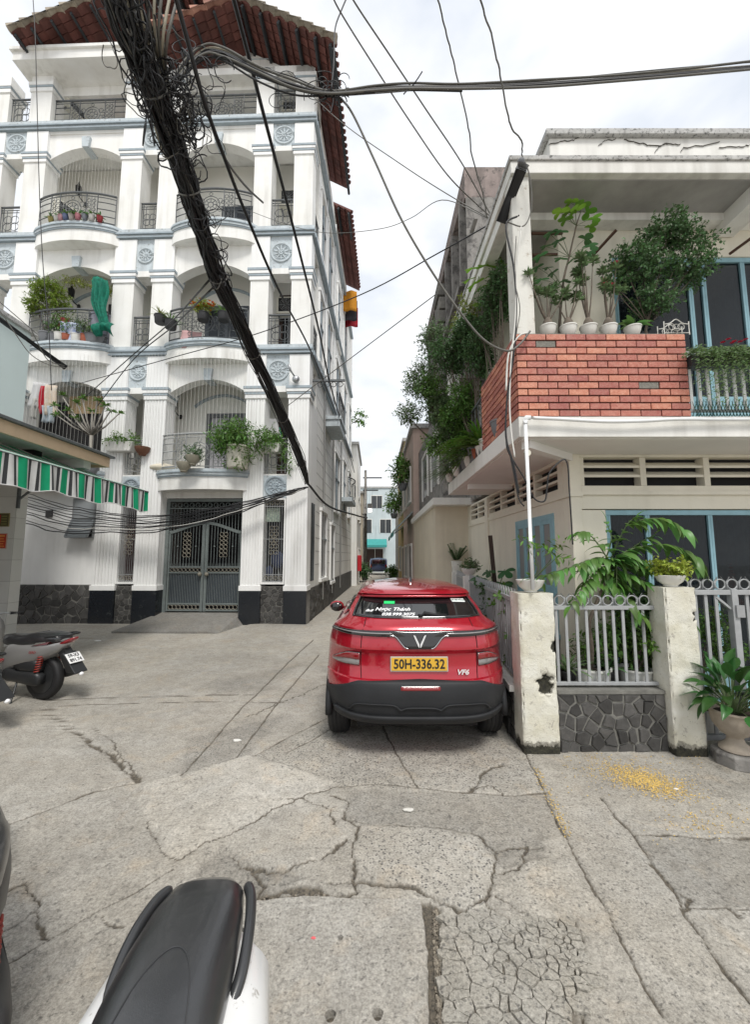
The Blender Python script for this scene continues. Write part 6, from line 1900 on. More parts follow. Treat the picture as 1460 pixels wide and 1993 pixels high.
 for wx in (0.0, 1.29):
  wh = empty('wheel', (wx, 0, .275), parent=e)
  t = MB().lathe([(.19, -.045), (.235, -.055), (.262, -.045), (.274, -.02), (.275, 0), (.274, .02), (.262, .045), (.235, .055), (.19, .045)], 36).build('tyre', M_BLACK, wh, smooth=50); t.rotation_euler = (math.pi / 2, 0, 0)
  rm = MB().lathe([(.18, -.05), (.192, -.05), (.192, .05), (.18, .05)], 30)
  for k in range(5):
   a = 2 * math.pi * k / 5
   rm.bar((.03 * math.cos(a), .03 * math.sin(a), 0), (.185 * math.cos(a), .185 * math.sin(a), 0), .03, .035)
  rm.cyl((0, 0, -.05), (0, 0, .05), .045); o = rm.build('rim', M_SPL, wh, smooth=40); o.rotation_euler = (math.pi / 2, 0, 0)
 loft_x([(-.08, .27, .06, .05), (-.02, .275, .085, .06), (.12, .28, .085, .06), (.30, .285, .07, .055), (.44, .30, .08, .06), (.50, .31, .06, .05)], 16, 3).build('crankcase', M_SPL, e, smooth=True).location = (0, .10, 0)
 loft_x([(-.06, .42, .05, .04), (.04, .43, .085, .06), (.22, .43, .085, .06), (.34, .42, .05, .05)], 16, 3).build('air_box', M_SPL, e, smooth=True).location = (0, .09, 0)
 MB().box(-.02, .5, -.07, .05, .24, .45).build('engine', mat('engine metal', (.06, .06, .06), .5), e, bevel=.02)
 MB().tube([(.40, -.13, .22), (.1, -.14, .24), (-.18, -.14, .30), (-.34, -.14, .34)], [.02, .05, .06, .05], 12).build('exhaust', mat('exhaust black', (.03, .03, .03), .5), e, smooth=True)
 for sg in (-1, 1):
  coil = [(-.02 - .055 * (k / 60) + .030 * math.cos(k * .75), sg * .12 + .030 * math.sin(k * .75), .36 + .21 * k / 60) for k in range(61)]
  MB().tube(coil, .008, 5).build('shock_spring', mat('red spring', (.26, .03, .02), .45), e, smooth=True)
  MB().cyl((-.02, sg * .12, .29), (-.085, sg * .12, .62), .016, n=8).build('shock_rod', M_METAL, e, smooth=True)
 if front:
  MB().prism([(.50, .27), (.62, .22), (1.0, .22), (1.12, .42), (1.08, .45), (.96, .27), (.62, .27), (.58, .32)], -.14, .14, 'xz').build('footboard', M_SPL, e, bevel=.02)
  loft_x([(.98, .62, .22, .10), (1.02, .68, .30, .20), (1.08, .72, .30, .20), (1.16, .70, .22, .12), (1.24, .62, .1, .06)], 20, 2.8).build('front_shield', body_m, e, smooth=True)
  MB().tube([(1.29, .08, .275), (1.20, .08, .55)], .022, 8).tube([(1.29, -.08, .275), (1.20, -.08, .55)], .022, 8).build('fork', M_METAL, e, smooth=True)
  loft_x([(.98, 1.0, .05, .06), (1.03, 1.0, .07, .12), (1.10, .99, .07, .11), (1.16, .97, .04, .06)], 16, 2.6).build('handlebar_cowl', body_m, e, smooth=True)
  MB().tube([(.92, -.34, .985), (1.02, -.16, 1.0), (1.04, 0, 1.0), (1.02, .16, 1.0), (.92, .34, .985)], .014, 8).build('handlebar', M_METAL, e, smooth=True)
  for sg in (-1, 1):
   g_ = MB().tube([(.985, sg * .22, .995), (.92, sg * .345, .985)], .019, 10)
   for k in range(9):
    t = k / 9; g_.ring(Vector((.985, sg * .22, .995)).lerp(Vector((.92, sg * .345, .985)), t), .019, .0025, 'y', 10, 4)
   g_.build('grip', M_BLACK, e, smooth=True)
   if mirrors:
    MB().tube([(1.0, sg * .2, 1.02), (.99, sg * .3, 1.16)], .006, 6).build('mirror_stem', M_SPL, e); MB().ball((.99, sg * .33, 1.21), .07, 12, 8, .7, .25, 1.0).build('mirror', M_SPL, e, smooth=True)
  MB().ball((1.21, 0, .74), .07, 12, 8, .8, .6, 1.2).build('headlamp', M_LAMPW, e, smooth=True)
  loft_x([(1.05, .50, .03, .05), (1.18, .555, .03, .065), (1.35, .55, .03, .065), (1.5, .46, .025, .05)], 14, 2.6).build('front_mudguard', body_m, e, smooth=True)
 MB().cyl((.30, .10, .25), (.20, .24, .0), .012, n=6).build('stand', M_SPL, e)
 if rails:
  for sg in (-1, 1):
   pts = smooth_path([(.05, sg * .150, .690), (-.02, sg * .172, .735), (-.12, sg * .170, .770), (-.22, sg * .152, .782), (-.275, sg * .128, .778)], 5)
   MB().tube(pts, [.010] + [.017] * (len(pts) - 2) + [.012], 10).build('grab_rail', mat('satin grey rail', (.030, .031, .033), .35, coat=.3), e, smooth=True)
 elif front:
  pts = smooth_path([(-.05, .12, .76), (-.22, .14, .80), (-.42, .07, .82), (-.43, 0, .82), (-.42, -.07, .82), (-.22, -.14, .80), (-.05, -.12, .76)], 4)
  MB().tube(pts, .013, 8).build('grab_rail', M_SPL, e, smooth=True)
 return e
M_SGREY = mat('grey metallic fairing', (0.33, 0.325, 0.315), .38, metal=.5, coat=.5)
M_SWHITE = mat('white fairing', (0.74, 0.74, 0.73), .3, coat=.6, spots=.05, spscale=40, spcol=(.3, .28, .25))
sc1 = scooter('scooter', 'grey scooter with black seat and red shock springs parked at the left, plate 59', (-4.42, 5.66, 0), RAD(166), M_SGREY, plate=('59-X3', '891.74'), scale=1.06, mirrors=False)
for sg in (-1, 1):
 share('side_lettering', text_mesh('LEAD', .045, mat('side print red', (.30, .03, .03), .5), .001, shear=.3), sc1, (.02, sg * .168, .60), (math.pi / 2, 0, 0 if sg < 0 else math.pi))
sc2 = scooter('scooter', 'white scooter in the foreground with a wide black stitched saddle', (-.545, 1.24, 0), RAD(-86), M_SWHITE, rails=True, wide=1.62, tail=False)
_s3 = at_z(24, 1600, .80)
sc3 = scooter('scooter', 'black scooter cut off by the left edge, near the front', (_s3.x - .045, _s3.y - .19, 0), RAD(130), M_SPL, tail=False, front=False)
_s4 = at_z(5, 1286, .76)
sc4 = scooter('scooter', 'red scooter at the far left edge showing only its tail lamp', (_s4.x - .47, _s4.y + .05, 0), RAD(174), mat('dark red fairing', (.22, .01, .012), .3, coat=.6), mirrors=False)
# ================================================================== PLANTS
from mathutils import noise as mnoise
def leaf_mat(name, c, var=.35, transl=.3, rough=.45, objr=False, hue=.02):
 kw = dict(objrand=var) if objr else dict(island=var)
 return mat(name, c, rough, transl=transl, huevar=hue, spec=.4, **kw)
M_LDARK = leaf_mat('dark green leaves', (0.082, 0.155, 0.058), .55, .35); M_LMID = leaf_mat('mid green leaves', (0.11, 0.21, 0.045), .4, .35); M_LBRI = leaf_mat('bright green leaves', (0.11, 0.22, 0.030)); M_LYEL = leaf_mat('yellow green leaves', (0.22, 0.26, 0.035))
M_LGREY = leaf_mat('grey green leaves', (0.125, 0.19, 0.085), .5, .35); M_LBIG = leaf_mat('broad green leaf', (0.115, 0.235, 0.06), .35, .3, .38, True); M_LILY = leaf_mat('glossy lily leaf', (0.040, 0.115, 0.028), .35, .2, .3, True)
M_FIG = leaf_mat('lobed fig leaf', (0.06, 0.14, 0.05), .35, .3, .5, True); M_FIGB = leaf_mat('young fig leaf', (0.16, 0.32, 0.035), .2, .4, .5, True)
M_BARK = mat('grey bark', (0.16, 0.13, 0.10), .9, var=.4, vscale=20, bump=.4, bscale=50); M_STEM = mat('green stem', (0.09, 0.13, 0.05), .7)
M_PINK = mat('pink petals', (0.62, 0.10, 0.14), .6, island=.25, transl=.3); M_REDF = mat('red petals', (0.45, 0.02, 0.05), .6, island=.25, transl=.3); M_ORF = mat('orange red petals', (0.55, 0.10, 0.02), .6, island=.35, huevar=.03, transl=.3)
M_POTW = mat('white glazed pot', (0.70, 0.69, 0.65), .35, var=.10, vscale=9, streak=.45, scol=(.25, .22, .15)); M_POTG = mat('grey plastic pot', (0.16, 0.165, 0.175), .6); M_POTK = mat('black plastic pot', (0.025, 0.025, 0.027), .6); M_POTR = mat('terracotta pot', (0.38, 0.11, 0.06), .8, var=.2, vscale=12); M_POTS = mat('carved stone urn', (0.43, 0.37, 0.30), .85, var=.30, vscale=9, bump=.4, bscale=50, streak=.5, scol=(.16, .13, .10))
def leaf_cloud(name, P, D, N, L, W, m, parent):
 """many small folded leaves in one mesh"""
 P, D, N = np.asarray(P), np.asarray(D), np.asarray(N)
 n = len(P); L = np.broadcast_to(L, n)[:, None]; W = np.broadcast_to(W, n)[:, None]
 D = D / (np.linalg.norm(D, axis=1, keepdims=True) + 1e-9)
 S_ = np.cross(D, N); S_ /= (np.linalg.norm(S_, axis=1, keepdims=True) + 1e-9); N = np.cross(S_, D)
 mid = P + D * L * .45
 v = np.stack([P, mid + S_ * W / 2 + N * W * .18, mid - N * W * .06, mid - S_ * W / 2 + N * W * .18, P + D * L - N * L * .10], 1).reshape(-1, 3)
 b = (np.arange(n) * 5)[:, None]
 f = np.concatenate([b + np.array([0, 2, 1]), b + np.array([0, 3, 2]), b + np.array([1, 2, 4]), b + np.array([2, 3, 4])], 1).reshape(-1, 3)
 me = bpy.data.meshes.new(name); me.vertices.add(len(v)); me.vertices.foreach_set('co', v.astype(np.float32).ravel())
 me.loops.add(f.size); me.loops.foreach_set('vertex_index', f.astype(np.int32).ravel())
 me.polygons.add(len(f)); me.polygons.foreach_set('loop_start', np.arange(0, f.size, 3, dtype=np.int32)); me.update(calc_edges=True)
 me.materials.append(m)
 return link(name, me, parent)
def bush(parent, base, blobs, L, W, m, seed, stems=6, stem_r=.012, droop=.25, per=7, bark=None, name='foliage', twig=None):
 """blobs: (centre, radii, twigs); leaves sit along twigs that fork from a few real branches"""
 r = np.random.default_rng(seed)
 P, D, N = [], [], []
 base = Vector(base); tw = MB(); ends = []
 for (c, rad, cnt) in blobs:
  c, rad = np.array(c, float), np.array(rad, float)
  lumps = r.normal(size=(7, 3)); lumps /= np.linalg.norm(lumps, axis=1, keepdims=True); lumps *= r.uniform(.35, .8, (7, 1))
  subs = []
  for k in range(max(2, stems // max(1, len(blobs)))):
   subs.append(c + lumps[k % 7] * rad)
  hub = Vector(c - np.array([0, 0, rad[2] * .45]))
  for s_ in subs:
   tw.tube(smooth_path([base, base.lerp(hub, .6) + Vector(r.normal(size=3) * .03), Vector((hub + Vector(s_)) / 2), Vector(s_)], 4), [stem_r * (1 - .8 * i / 12) for i in range(13)], 5, cap=False)
  for k in range(cnt):
   lp = lumps[r.integers(7)]
   d = r.normal(size=3); d /= np.linalg.norm(d)
   q = c + (lp * .62 + d * (.46 * r.uniform(.2, 1) ** .5)) * rad
   out = (q - c) / (rad + 1e-6); out = out / (np.linalg.norm(out) + 1e-6)
   td = out * .7 + r.normal(size=3) * .45 + np.array([0, 0, .25 - droop]); td /= np.linalg.norm(td)
   ll = L * (per * .36)
   for i in range(per):
    t = (i + .5) / per
    side = np.cross(td, r.normal(size=3)); side /= np.linalg.norm(side) + 1e-6
    ld = td * .55 + side * .85 + np.array([0, 0, -droop * .6])
    P.append(q + td * ll * t); D.append(ld); nn = np.array([0, 0, 1.0]) * .8 + r.normal(size=3) * .45 + out * .3; N.append(nn)
   if twig and k % twig == 0:
    tw.tube([Vector(q - td * ll * .6), Vector(q + td * ll)], [stem_r * .25, stem_r * .1], 3, cap=False)
 n = len(P)
 o = leaf_cloud(name, P, D, N, L * r.uniform(.7, 1.2, n), W * r.uniform(.75, 1.2, n), m, parent)
 if stems:
  tw.build('branches', bark or M_BARK, parent, smooth=True)
 return o
def strap_leaves(parent, base, n, length, width, m, seed, up=1.0, name='foliage', spread=1.0, wav=0.0):
 r = random.Random(seed); mb = MB()
 for i in range(n):
  a = r.uniform(0, 6.283); el = r.uniform(.35, 1.25) * up; Ln = length * r.uniform(.6, 1.15)
  d = Vector((math.cos(a) * math.cos(el) * spread, math.sin(a) * math.cos(el) * spread, math.sin(el))); s = Vector((-math.sin(a), math.cos(a), 0))
  pts = []
  for k in range(6):
   t = k / 5; pts.append(Vector(base) + d * Ln * t + Vector((0, 0, -Ln * .55 * t * t * (1.3 - up * .5))) + s * wav * math.sin(t * 5 + i))
  vs = []
  for k, p in enumerate(pts):
   w = width * (math.sin(math.pi * (.12 + .86 * k / 5)) ** .7) / 2
   vs += [p - s * w, p + s * w]
  mb.add(vs, [(2 * k, 2 * k + 1, 2 * k + 3, 2 * k + 2) for k in range(5)])
 return mb.build(name, m, parent, smooth=True)
def big_leaf_mesh(name, L, W, m, bend=.25, shape=.55, fold=.12):
 """one broad leaf along +x, base at the origin, upper side +z"""
 mb = MB(); nL = 9; vs = []
 for i in range(nL + 1):
  t = i / nL; w = W / 2 * (math.sin(math.pi * t ** shape) ** .85 if 0 < t < 1 else .0) + (.004 if i == 0 else 0)
  z = L * (.10 * math.sin(t * 2.2) - bend * t * t)
  for s in (-1, -.5, 0, .5, 1):
   vs.append((L * t, s * w, z + abs(s) * w * fold * 2 + .015 * W * math.sin(t * 9) * abs(s)))
 fs = [(i * 5 + k, i * 5 + k + 1, (i + 1) * 5 + k + 1, (i + 1) * 5 + k) for i in range(nL) for k in range(4)]
 return MB().add(vs, fs).mesh(name, m, True)
def lobed_leaf_mesh(name, R_, m, lobes=5):
 mb = MB(); pts = []
 for i in range(lobes * 6 + 1):
  a = -2.3 + 4.6 * i / (lobes * 6)
  rr_ = R_ * (.42 + .58 * abs(math.cos(lobes * .5 * (a + 2.3) / 4.6 * 2 * math.pi / 2 * 1.0 + math.pi / 2 * 0)) ** .8) * (1 - .22 * abs(a) / 2.3)
  pts.append((R_ * .25 + rr_ * math.cos(a), rr_ * math.sin(a), -.25 * rr_ * rr_ / R_ * .8 + .02 * math.sin(7 * a) * R_))
 n = len(pts)
 mb.add([(R_ * .2, 0, 0)] + pts, [(0, i + 1, i + 2) for i in range(n - 1)])
 return mb.mesh(name, m, True)
def aim(o, p, d, up=(0, 0, 1), scale=1.0, roll=0.0):
 d = Vector(d).normalized(); up = Vector(up)
 y = up.cross(d)
 if y.length < 1e-4:
  y = Vector((0, 1, 0))
 y.normalize(); z = d.cross(y)
 M = Matrix((d, y, z)).transposed().to_4x4() @ Matrix.Rotation(roll, 4, 'X'); M.translation = Vector(p)
 o.matrix_local = M @ Matrix.Scale(scale, 4)
 return o
def pot(parent, r, h, m, kind='round', c=(0, 0, 0), name='pot'):
 if kind == 'round':
  pr = [(r * .55, 0), (r * .68, h * .06), (r * .9, h * .55), (r, h * .88), (r * 1.06, h * .9), (r * 1.06, h), (r * .95, h), (r * .9, h * .86)]
 elif kind == 'straight':
  pr = [(r * .82, 0), (r * .86, h * .04), (r * .98, h * .92), (r * 1.05, h * .93), (r * 1.05, h), (r * .96, h), (r * .93, h * .86)]
 else:                       # bowl
  pr = [(r * .42, 0), (r * .5, h * .06), (r * .46, h * .14), (r * .82, h * .45), (r * .98, h * .8), (r * 1.04, h * .97), (r, h), (r * .94, h * .97), (r * .86, h * .8)]
 sc_ = (lambda t, i: 1 + .025 * math.sin(t * 12) * (1 if 4 <= i <= 6 else 0)) if kind == 'bowl' else None
 o = MB().lathe(pr, 28, c, wob=sc_).build(name, m, parent, smooth=40)
 MB().lathe([(r * .9, h * .85), (r * .5, h * .90), (.01, h * .91)], 20, c).build('soil', M_SOIL, parent, smooth=True)
 return o
def flowers(parent, pts, r, m, seed, name='flowers'):
 rr_ = np.random.default_rng(seed); P, D, N = [], [], []
 for p in pts:
  for k in range(6):
   a = k * 1.047 + rr_.uniform(0, .5); P.append(np.array(p)); D.append([math.cos(a), math.sin(a), .5]); N.append([0, 0, 1.0])
 return leaf_cloud(name, P, D, N, r, r * .8, m, parent)
# ---- plants on the brick parapet of the cream house
TOP = 4.272
def adenium(u, v_top, lab, seed, spread=.16, flower=False, stems=6, tuft=26):
 p = at_y(u, 648, 4.245); zt = at_y(u, v_top, 4.245).z
 e = empty('desert_rose', (p.x, 4.235, TOP)); tag(e, lab, 'potted plant', 'desert roses on the brick parapet')
 pot(e, .088, .115, M_POTW)
 r = random.Random(seed); h = zt - TOP
 st = MB(); st.lathe([(.055, .09), (.06, .13), (.045, .18), (.02, .22)], 10)
 P, D, N, fl = [], [], [], []
 for k in range(stems):
  a = r.uniform(0, 6.28); rad = spread * r.uniform(.3, 1); hh = h * r.uniform(.62, 1.0)
  tip = Vector((rad * math.cos(a), rad * math.sin(a) * .7, hh))
  st.tube(smooth_path([(0, 0, .15), (rad * .55 * math.cos(a), rad * .45 * math.sin(a), .15 + hh * .35), tip], 4), [.010 - .0008 * i for i in range(9)], 5)
  for q in range(tuft):
   b_ = r.uniform(0, 6.28); el = r.uniform(-.1, 1.0)
   P.append(tip - Vector((0, 0, r.uniform(0, .05)))); D.append((math.cos(b_) * math.cos(el), math.sin(b_) * math.cos(el), math.sin(el))); N.append((r.gauss(0, .3), r.gauss(0, .3), 1))
  if flower and k < 4:
   fl.append(tip + Vector((0, 0, .03)))
 st.build('stems', M_BARK, e, smooth=True)
 leaf_cloud('foliage', P, D, N, .085, .030, M_LGREY, e)
 if fl:
  flowers(e, fl, .038, M_PINK, seed)
 return e
adenium(1066, 535, 'desert rose with fanned grey stems in the white pot nearest the corner column', 1, .24, stems=8)
adenium(1106, 540, 'desert rose in the second white pot from the corner column on the brick parapet', 2, .13)
adenium(1145, 500, 'tall desert rose in the third white pot on the brick parapet', 3, .13, stems=7, tuft=34)
adenium(1184, 515, 'desert rose with pink flowers in the fourth white pot on the brick parapet', 4, .15, True)
p = at_y(1232, 648, 4.24); e = empty('arrowhead_plant', (p.x, 4.24, TOP)); tag(e, 'drooping broad leaved plant in a white pot under the parapet shrub', 'potted plant')
pot(e, .085, .11, M_POTW)
lm = big_leaf_mesh('leaf', .17, .075, M_LBIG, .5)
for k in range(11):
 r_ = random.Random(k + 50); a = r_.uniform(0, 6.28)
 aim(link('leaf', lm, e), (0.02 * math.cos(a), .02 * math.sin(a), .12), (math.cos(a), math.sin(a), r_.uniform(.3, 1.1)), scale=r_.uniform(.7, 1.2))
p = at_y(1263, 648, 4.42); e = empty('parapet_shrub', (p.x, 4.42, TOP - .06)); tag(e, 'large dark round leafed shrub rising over the brick parapet before the blue doors', 'shrub')
MB().tube([(0, 0, -.5), (.01, 0, .0), (-.02, .02, .25), (.02, 0, .45)], [.022, .018, .015, .010], 7).build('trunk', M_BARK, e, smooth=True)
def rel(u, v, y, o):
 q = at_y(u, v, y); return (q.x - o.location.x, q.y - o.location.y, q.z - o.location.z)
bush(e, (0, 0, .3), [(rel(1300, 455, 4.42, e), (.34, .28, .24), 200), (rel(1250, 520, 4.40, e), (.36, .30, .28), 220), (rel(1335, 520, 4.42, e), (.30, .28, .30), 210), (rel(1270, 580, 4.42, e), (.30, .26, .20), 140), (rel(1345, 460, 4.42, e), (.22, .2, .2), 90), (rel(1215, 500, 4.4, e), (.18, .18, .14), 60), (rel(1390, 460, 4.42, e), (.12, .1, .06), 14), (rel(1200, 560, 4.4, e), (.14, .12, .16), 40)], .042, .026, M_LDARK, 17, stems=14, stem_r=.006, per=8, twig=3)
p = at_y(1082, 640, 4.5); e = empty('fig_tree', (p.x, 4.5, 3.36)); tag(e, 'young lobed leaf fig tree above the desert roses by the corner column', 'tree')
tp = [(0, 0, 0), (.02, 0, .9), rel(1095, 560, 4.5, e), rel(1108, 500, 4.5, e), rel(1122, 440, 4.48, e), rel(1130, 415, 4.46, e)]
MB().tube(smooth_path(tp, 5), [.020 - .0006 * i for i in range(26)], 7).build('trunk', M_BARK, e, smooth=True)
f1 = lobed_leaf_mesh('leaf', .11, M_FIG); f2 = lobed_leaf_mesh('leaf', .12, M_FIGB)
pt_ = MB(); rf = random.Random(12)
for k, (u, v, young) in enumerate([(1070, 455, 0), (1060, 480, 0), (1050, 500, 0), (1085, 470, 0), (1090, 505, 0), (1075, 530, 0), (1052, 545, 0), (1140, 465, 0), (1150, 480, 0), (1118, 505, 0), (1132, 510, 0), (1090, 450, 0), (1065, 520, 0), (1145, 495, 0), (1100, 430, 1), (1120, 410, 1), (1140, 415, 1), (1155, 428, 1), (1110, 395, 1), (1130, 400, 1), (1090, 415, 1), (1150, 445, 1), (1105, 415, 1), (1045, 520, 0), (1065, 560, 0), (1100, 545, 0)]):
 q = Vector(rel(u, v, 4.42 + rf.uniform(-.1, .1), e));
 near_ = min((Vector(a) for a in tp), key=lambda a: (a - q).length)
 d = (q - near_); d.z *= .3; d = d.normalized() if d.length > .01 else Vector((1, 0, 0))
 pt_.tube([near_, near_.lerp(q, .6) + Vector((0, 0, .02)), q], .003, 4)
 aim(link('leaf', f2 if young else f1, e), q - d * .03, (d.x, d.y - .5, -.25 + (.3 if young else 0)), scale=rf.uniform(.75, 1.1), roll=rf.uniform(-.4, .4))
pt_.build('leaf_stalks', M_STEM, e)
p = at_y(1311, 648, 4.24); e = empty('wire_stand', (p.x, 4.24, TOP)); tag(e, 'small white wire plant stand at the end of the brick parapet', 'plant stand')
ws = MB()
for x in (-.135, .135):
 for y in (-.05, .05):
  ws.tube([(x, y, 0), (x, y, .15)], .006, 5)
for y in (-.05, .05):
 ws.tube([(-.135, y, .02), (.135, y, .02)], .005, 5)
 ws.tube(smooth_path([(-.135, y, .12), (-.07, y, .13), (0, y, .175), (.07, y, .13), (.135, y, .12)], 4), .005, 5)
 for sg in (-1, 1):
  ws.ring((sg * .05, y, .09), .035, .004, 'y', 12, 4); ws.ring((0, y, .08), .04, .004, 'y', 12, 4)
ws.build('frame', mat('white wire', (.66, .65, .60), .5), e)
e = empty('trailing_plant', at_y(1405, 690, 4.10)); tag(e, 'trailing feathery plant with small red flowers hanging over the white balcony rail', 'hanging plant')
MB().box(-.32, .6, .0, .14, -.12, -.0).build('trough', M_POTK, e, bevel=.01)
rt = np.random.default_rng(5); P, D, N = [], [], []
for k in range(330):
 x = rt.uniform(-.38, .62); ln = rt.uniform(.15, .62) * (1.0 if x < .3 else .7); y0 = rt.uniform(-.05, .05)
 for i in range(16):
  t = i / 15; s_ = math.sin(t * 2.2)
  P.append((x + rt.normal() * .02 + .05 * t, y0 - .10 * s_ + rt.normal() * .012, .08 * math.sin(t * 3) - ln * t * t)); a = rt.uniform(0, 6.28); D.append((math.cos(a), math.sin(a) * .6, -.4)); N.append((rt.normal() * .5, -1, .4))
leaf_cloud('foliage', P, D, N, .034, .010, leaf_mat('feathery leaves', (.10, .17, .045)), e)
flowers(e, [(x, -.05, .10 + rt.uniform(-.02, .05)) for x in (.04, .10, .16, .22, .08, .3, -.02)], .03, M_REDF, 9)
# ---- side balcony jungle along the alley
def side_bush(name, lab, pu, y, blobs, L, W, m, seed, **kw):
 q = at_x(pu[0], pu[1], 1.56); e = empty(name, (1.60, y, 3.36)); tag(e, lab, 'shrub', 'plants on the alley balcony')
 pot(e, .14, .22, M_POTG)
 bush(e, (0, 0, .2), [(rel(u, v, yy, e), rad, c) for (u, v, yy, rad, c) in blobs], L, W, m, seed, **kw)
 return e
side_bush('balcony_shrub', 'dense dark green shrub spilling from the alley balcony beyond the bricks', (930, 800), 6.3, [(905, 660, 6.3, (.42, .42, .40), 420), (868, 700, 6.6, (.45, .45, .42), 420), (930, 700, 6.0, (.28, .3, .34), 260)], .052, .026, M_LDARK, 33, stems=12, stem_r=.014, twig=4)
side_bush('balcony_shrub', 'open branched shrub leaning out furthest over the alley from the balcony', (900, 800), 7.4, [(822, 740, 7.2, (.42, .45, .40), 300), (845, 660, 7.1, (.35, .4, .3), 180), (795, 805, 7.2, (.34, .3, .16), 110), (850, 800, 7.0, (.35, .4, .35), 300), (880, 840, 6.9, (.3, .4, .3), 220)], .055, .024, M_LGREY, 34, stems=14, stem_r=.012, twig=2)
side_bush('balcony_shrub', 'grey leafed twiggy shrub just behind the corner column of the cream house', (980, 700), 5.0, [(965, 590, 5.2, (.20, .34, .40), 320), (945, 640, 5.5, (.22, .3, .3), 240), (975, 545, 5.0, (.12, .2, .2), 100)], .045, .020, M_LDARK, 35, stems=12, stem_r=.010, twig=2)
side_bush('balcony_shrub', 'mid green leafy shrub low on the alley slab edge below the dark one', (900, 850), 6.75, [(893, 820, 6.7, (.34, .4, .40), 400), (905, 770, 6.4, (.28, .3, .38), 300), (866, 860, 7.1, (.36, .4, .28), 280), (850, 760, 7.0, (.4, .4, .3), 200)], .06, .024, M_LMID, 37, stems=8, stem_r=.008, droop=.5)
side_bush('creeper', 'yellow green creeper climbing the wall edge above the balcony shrubs', (900, 700), 6.9, [(890, 640, 6.8, (.10, .3, .45), 100), (905, 585, 6.6, (.08, .2, .3), 60), (918, 600, 6.4, (.1, .2, .25), 50)], .036, .022, M_LYEL, 36, stems=4, stem_r=.006, droop=.5)
e = empty('papaya_sapling', (1.62, 5.75, 3.36)); tag(e, 'sapling with bright green lobed leaves behind the corner column', 'plant', 'plants on the alley balcony')
pot(e, .12, .2, M_POTW); tps = [(0, 0, .15), (0, 0, .8), rel(955, 560, 5.75, e), rel(950, 520, 5.7, e)]
MB().tube(smooth_path(tps, 5), .014, 6).build('trunk', M_STEM, e, smooth=True)
f3 = lobed_leaf_mesh('leaf', .20, M_FIGB)
for k, (u, v) in enumerate([(920, 525), (930, 540), (945, 520), (925, 555), (940, 560), (968, 505), (975, 520), (935, 590), (958, 535), (915, 545), (972, 490)]):
 q = Vector(rel(u, v, 5.6 + rf.uniform(-.2, .2), e)); d = (q - Vector(tps[3])); d.z *= .2
 aim(link('leaf', f3, e), q, (d.x, d.y - .3, -.2), scale=rf.uniform(.6, .95), roll=rf.uniform(-.5, .5))
def strap_pot(name, lab, loc, n_, ln, wd, m, seed, r_=.1, h_=.16, pm=None, cat='potted plant', group=None, up=1.0, z0=None):
 e = empty(name, loc); tag(e, lab, cat, group); pot(e, r_, h_, pm or M_POTW)
 strap_leaves(e, (0, 0, h_ * .85), n_, ln, wd, m, seed, up); return e
grp = 'plants on the alley balcony'
strap_pot('spider_plant', 'arching bright green strap leaf plant on the slab edge beside the bricks', (1.60, 5.95, 3.35), 90, .7, .04, M_LBRI, 1, group=grp)
strap_pot('spider_plant', 'dark strap leaf plant hanging over the middle of the alley slab edge', (1.56, 6.6, 3.35), 130, .75, .03, M_LMID, 2, group=grp, up=.7)
strap_pot('spider_plant', 'grassy grey green tuft at the far end of the alley slab edge', (1.52, 7.4, 3.35), 150, .7, .02, M_LGREY, 3, group=grp, up=.7)
strap_pot('spider_plant', 'wiry drooping fern above the beige alley wall', (1.50, 8.0, 3.35), 150, .75, .016, M_LGREY, 4, group=grp, up=.6)
e = empty('palm_fronds', (1.60, 6.2, 3.38)); tag(e, 'fern with feathered fronds low on the alley balcony', 'fern', grp); pot(e, .1, .15, M_POTR)
rt = np.random.default_rng(8); P, D, N = [], [], []
for k in range(26):
 a = rt.uniform(2.0, 5.2); ln = rt.uniform(.4, .75)
 for i in range(18):
  t = (i + 2) / 20; c_ = np.array([math.cos(a) * ln * t, math.sin(a) * ln * t, .2 + ln * (.9 * t - 1.1 * t * t)])
  for sg in (-1, 1):
   P.append(c_); D.append((-math.sin(a) * sg + math.cos(a) * .4, math.cos(a) * sg + math.sin(a) * .4, -.2)); N.append((0, 0, 1))
leaf_cloud('fronds', P, D, N, .10, .022, M_LBRI, e)
e = empty('alley_balcony_rail', (1.54, 5.6, 3.35)); tag(e, 'thin rusty rail along the open part of the alley balcony', 'railing')
MB().bar((0, 0, .8), (0, 2.6, .8), .03).bar((0, 0, .4), (0, 2.6, .4), .02).build('rails', M_IRON, e)
for k in range(14):
 MB().bar((0, .1 + k * .19, 0), (0, .1 + k * .19, .8), .014).build('baluster', M_IRON, e)
# ---- plants in the front strip
pil1_top, pil2_top = 1.52, 1.58
e = empty('planter_bowl', (1.60, 4.26, pil1_top)); tag(e, 'white wavy rimmed bowl with a sparse twig on the corner pillar', 'potted plant')
pot(e, .135, .13, M_POTW, 'bowl')
bush(e, (0, 0, .1), [(rel(1040, 1070, 4.2, e), (.10, .08, .16), 6), (rel(1075, 1085, 4.2, e), (.12, .1, .14), 10)], .085, .028, M_LBRI, 41, stems=4, stem_r=.006, per=5, bark=M_STEM)
e = empty('planter_bowl', (3.01, 4.21, pil2_top)); tag(e, 'white wavy rimmed bowl of yellow green leaves on the right pillar', 'potted plant')
pot(e, .13, .12, M_POTW, 'bowl')
bush(e, (0, 0, .1), [((-.02, 0, .19), (.16, .12, .08), 90), ((.10, 0, .17), (.09, .1, .08), 40)], .045, .028, leaf_mat('variegated leaves', (.30, .36, .05), .4), 42, stems=4, stem_r=.005, per=5)
e = empty('leafy_tree', (2.20, 4.52, 0)); tag(e, 'tall potted tree with long drooping two rowed leaves between the pillars', 'tree')
pp = at_y(1150, 1325, 4.52); e.location.x = pp.x
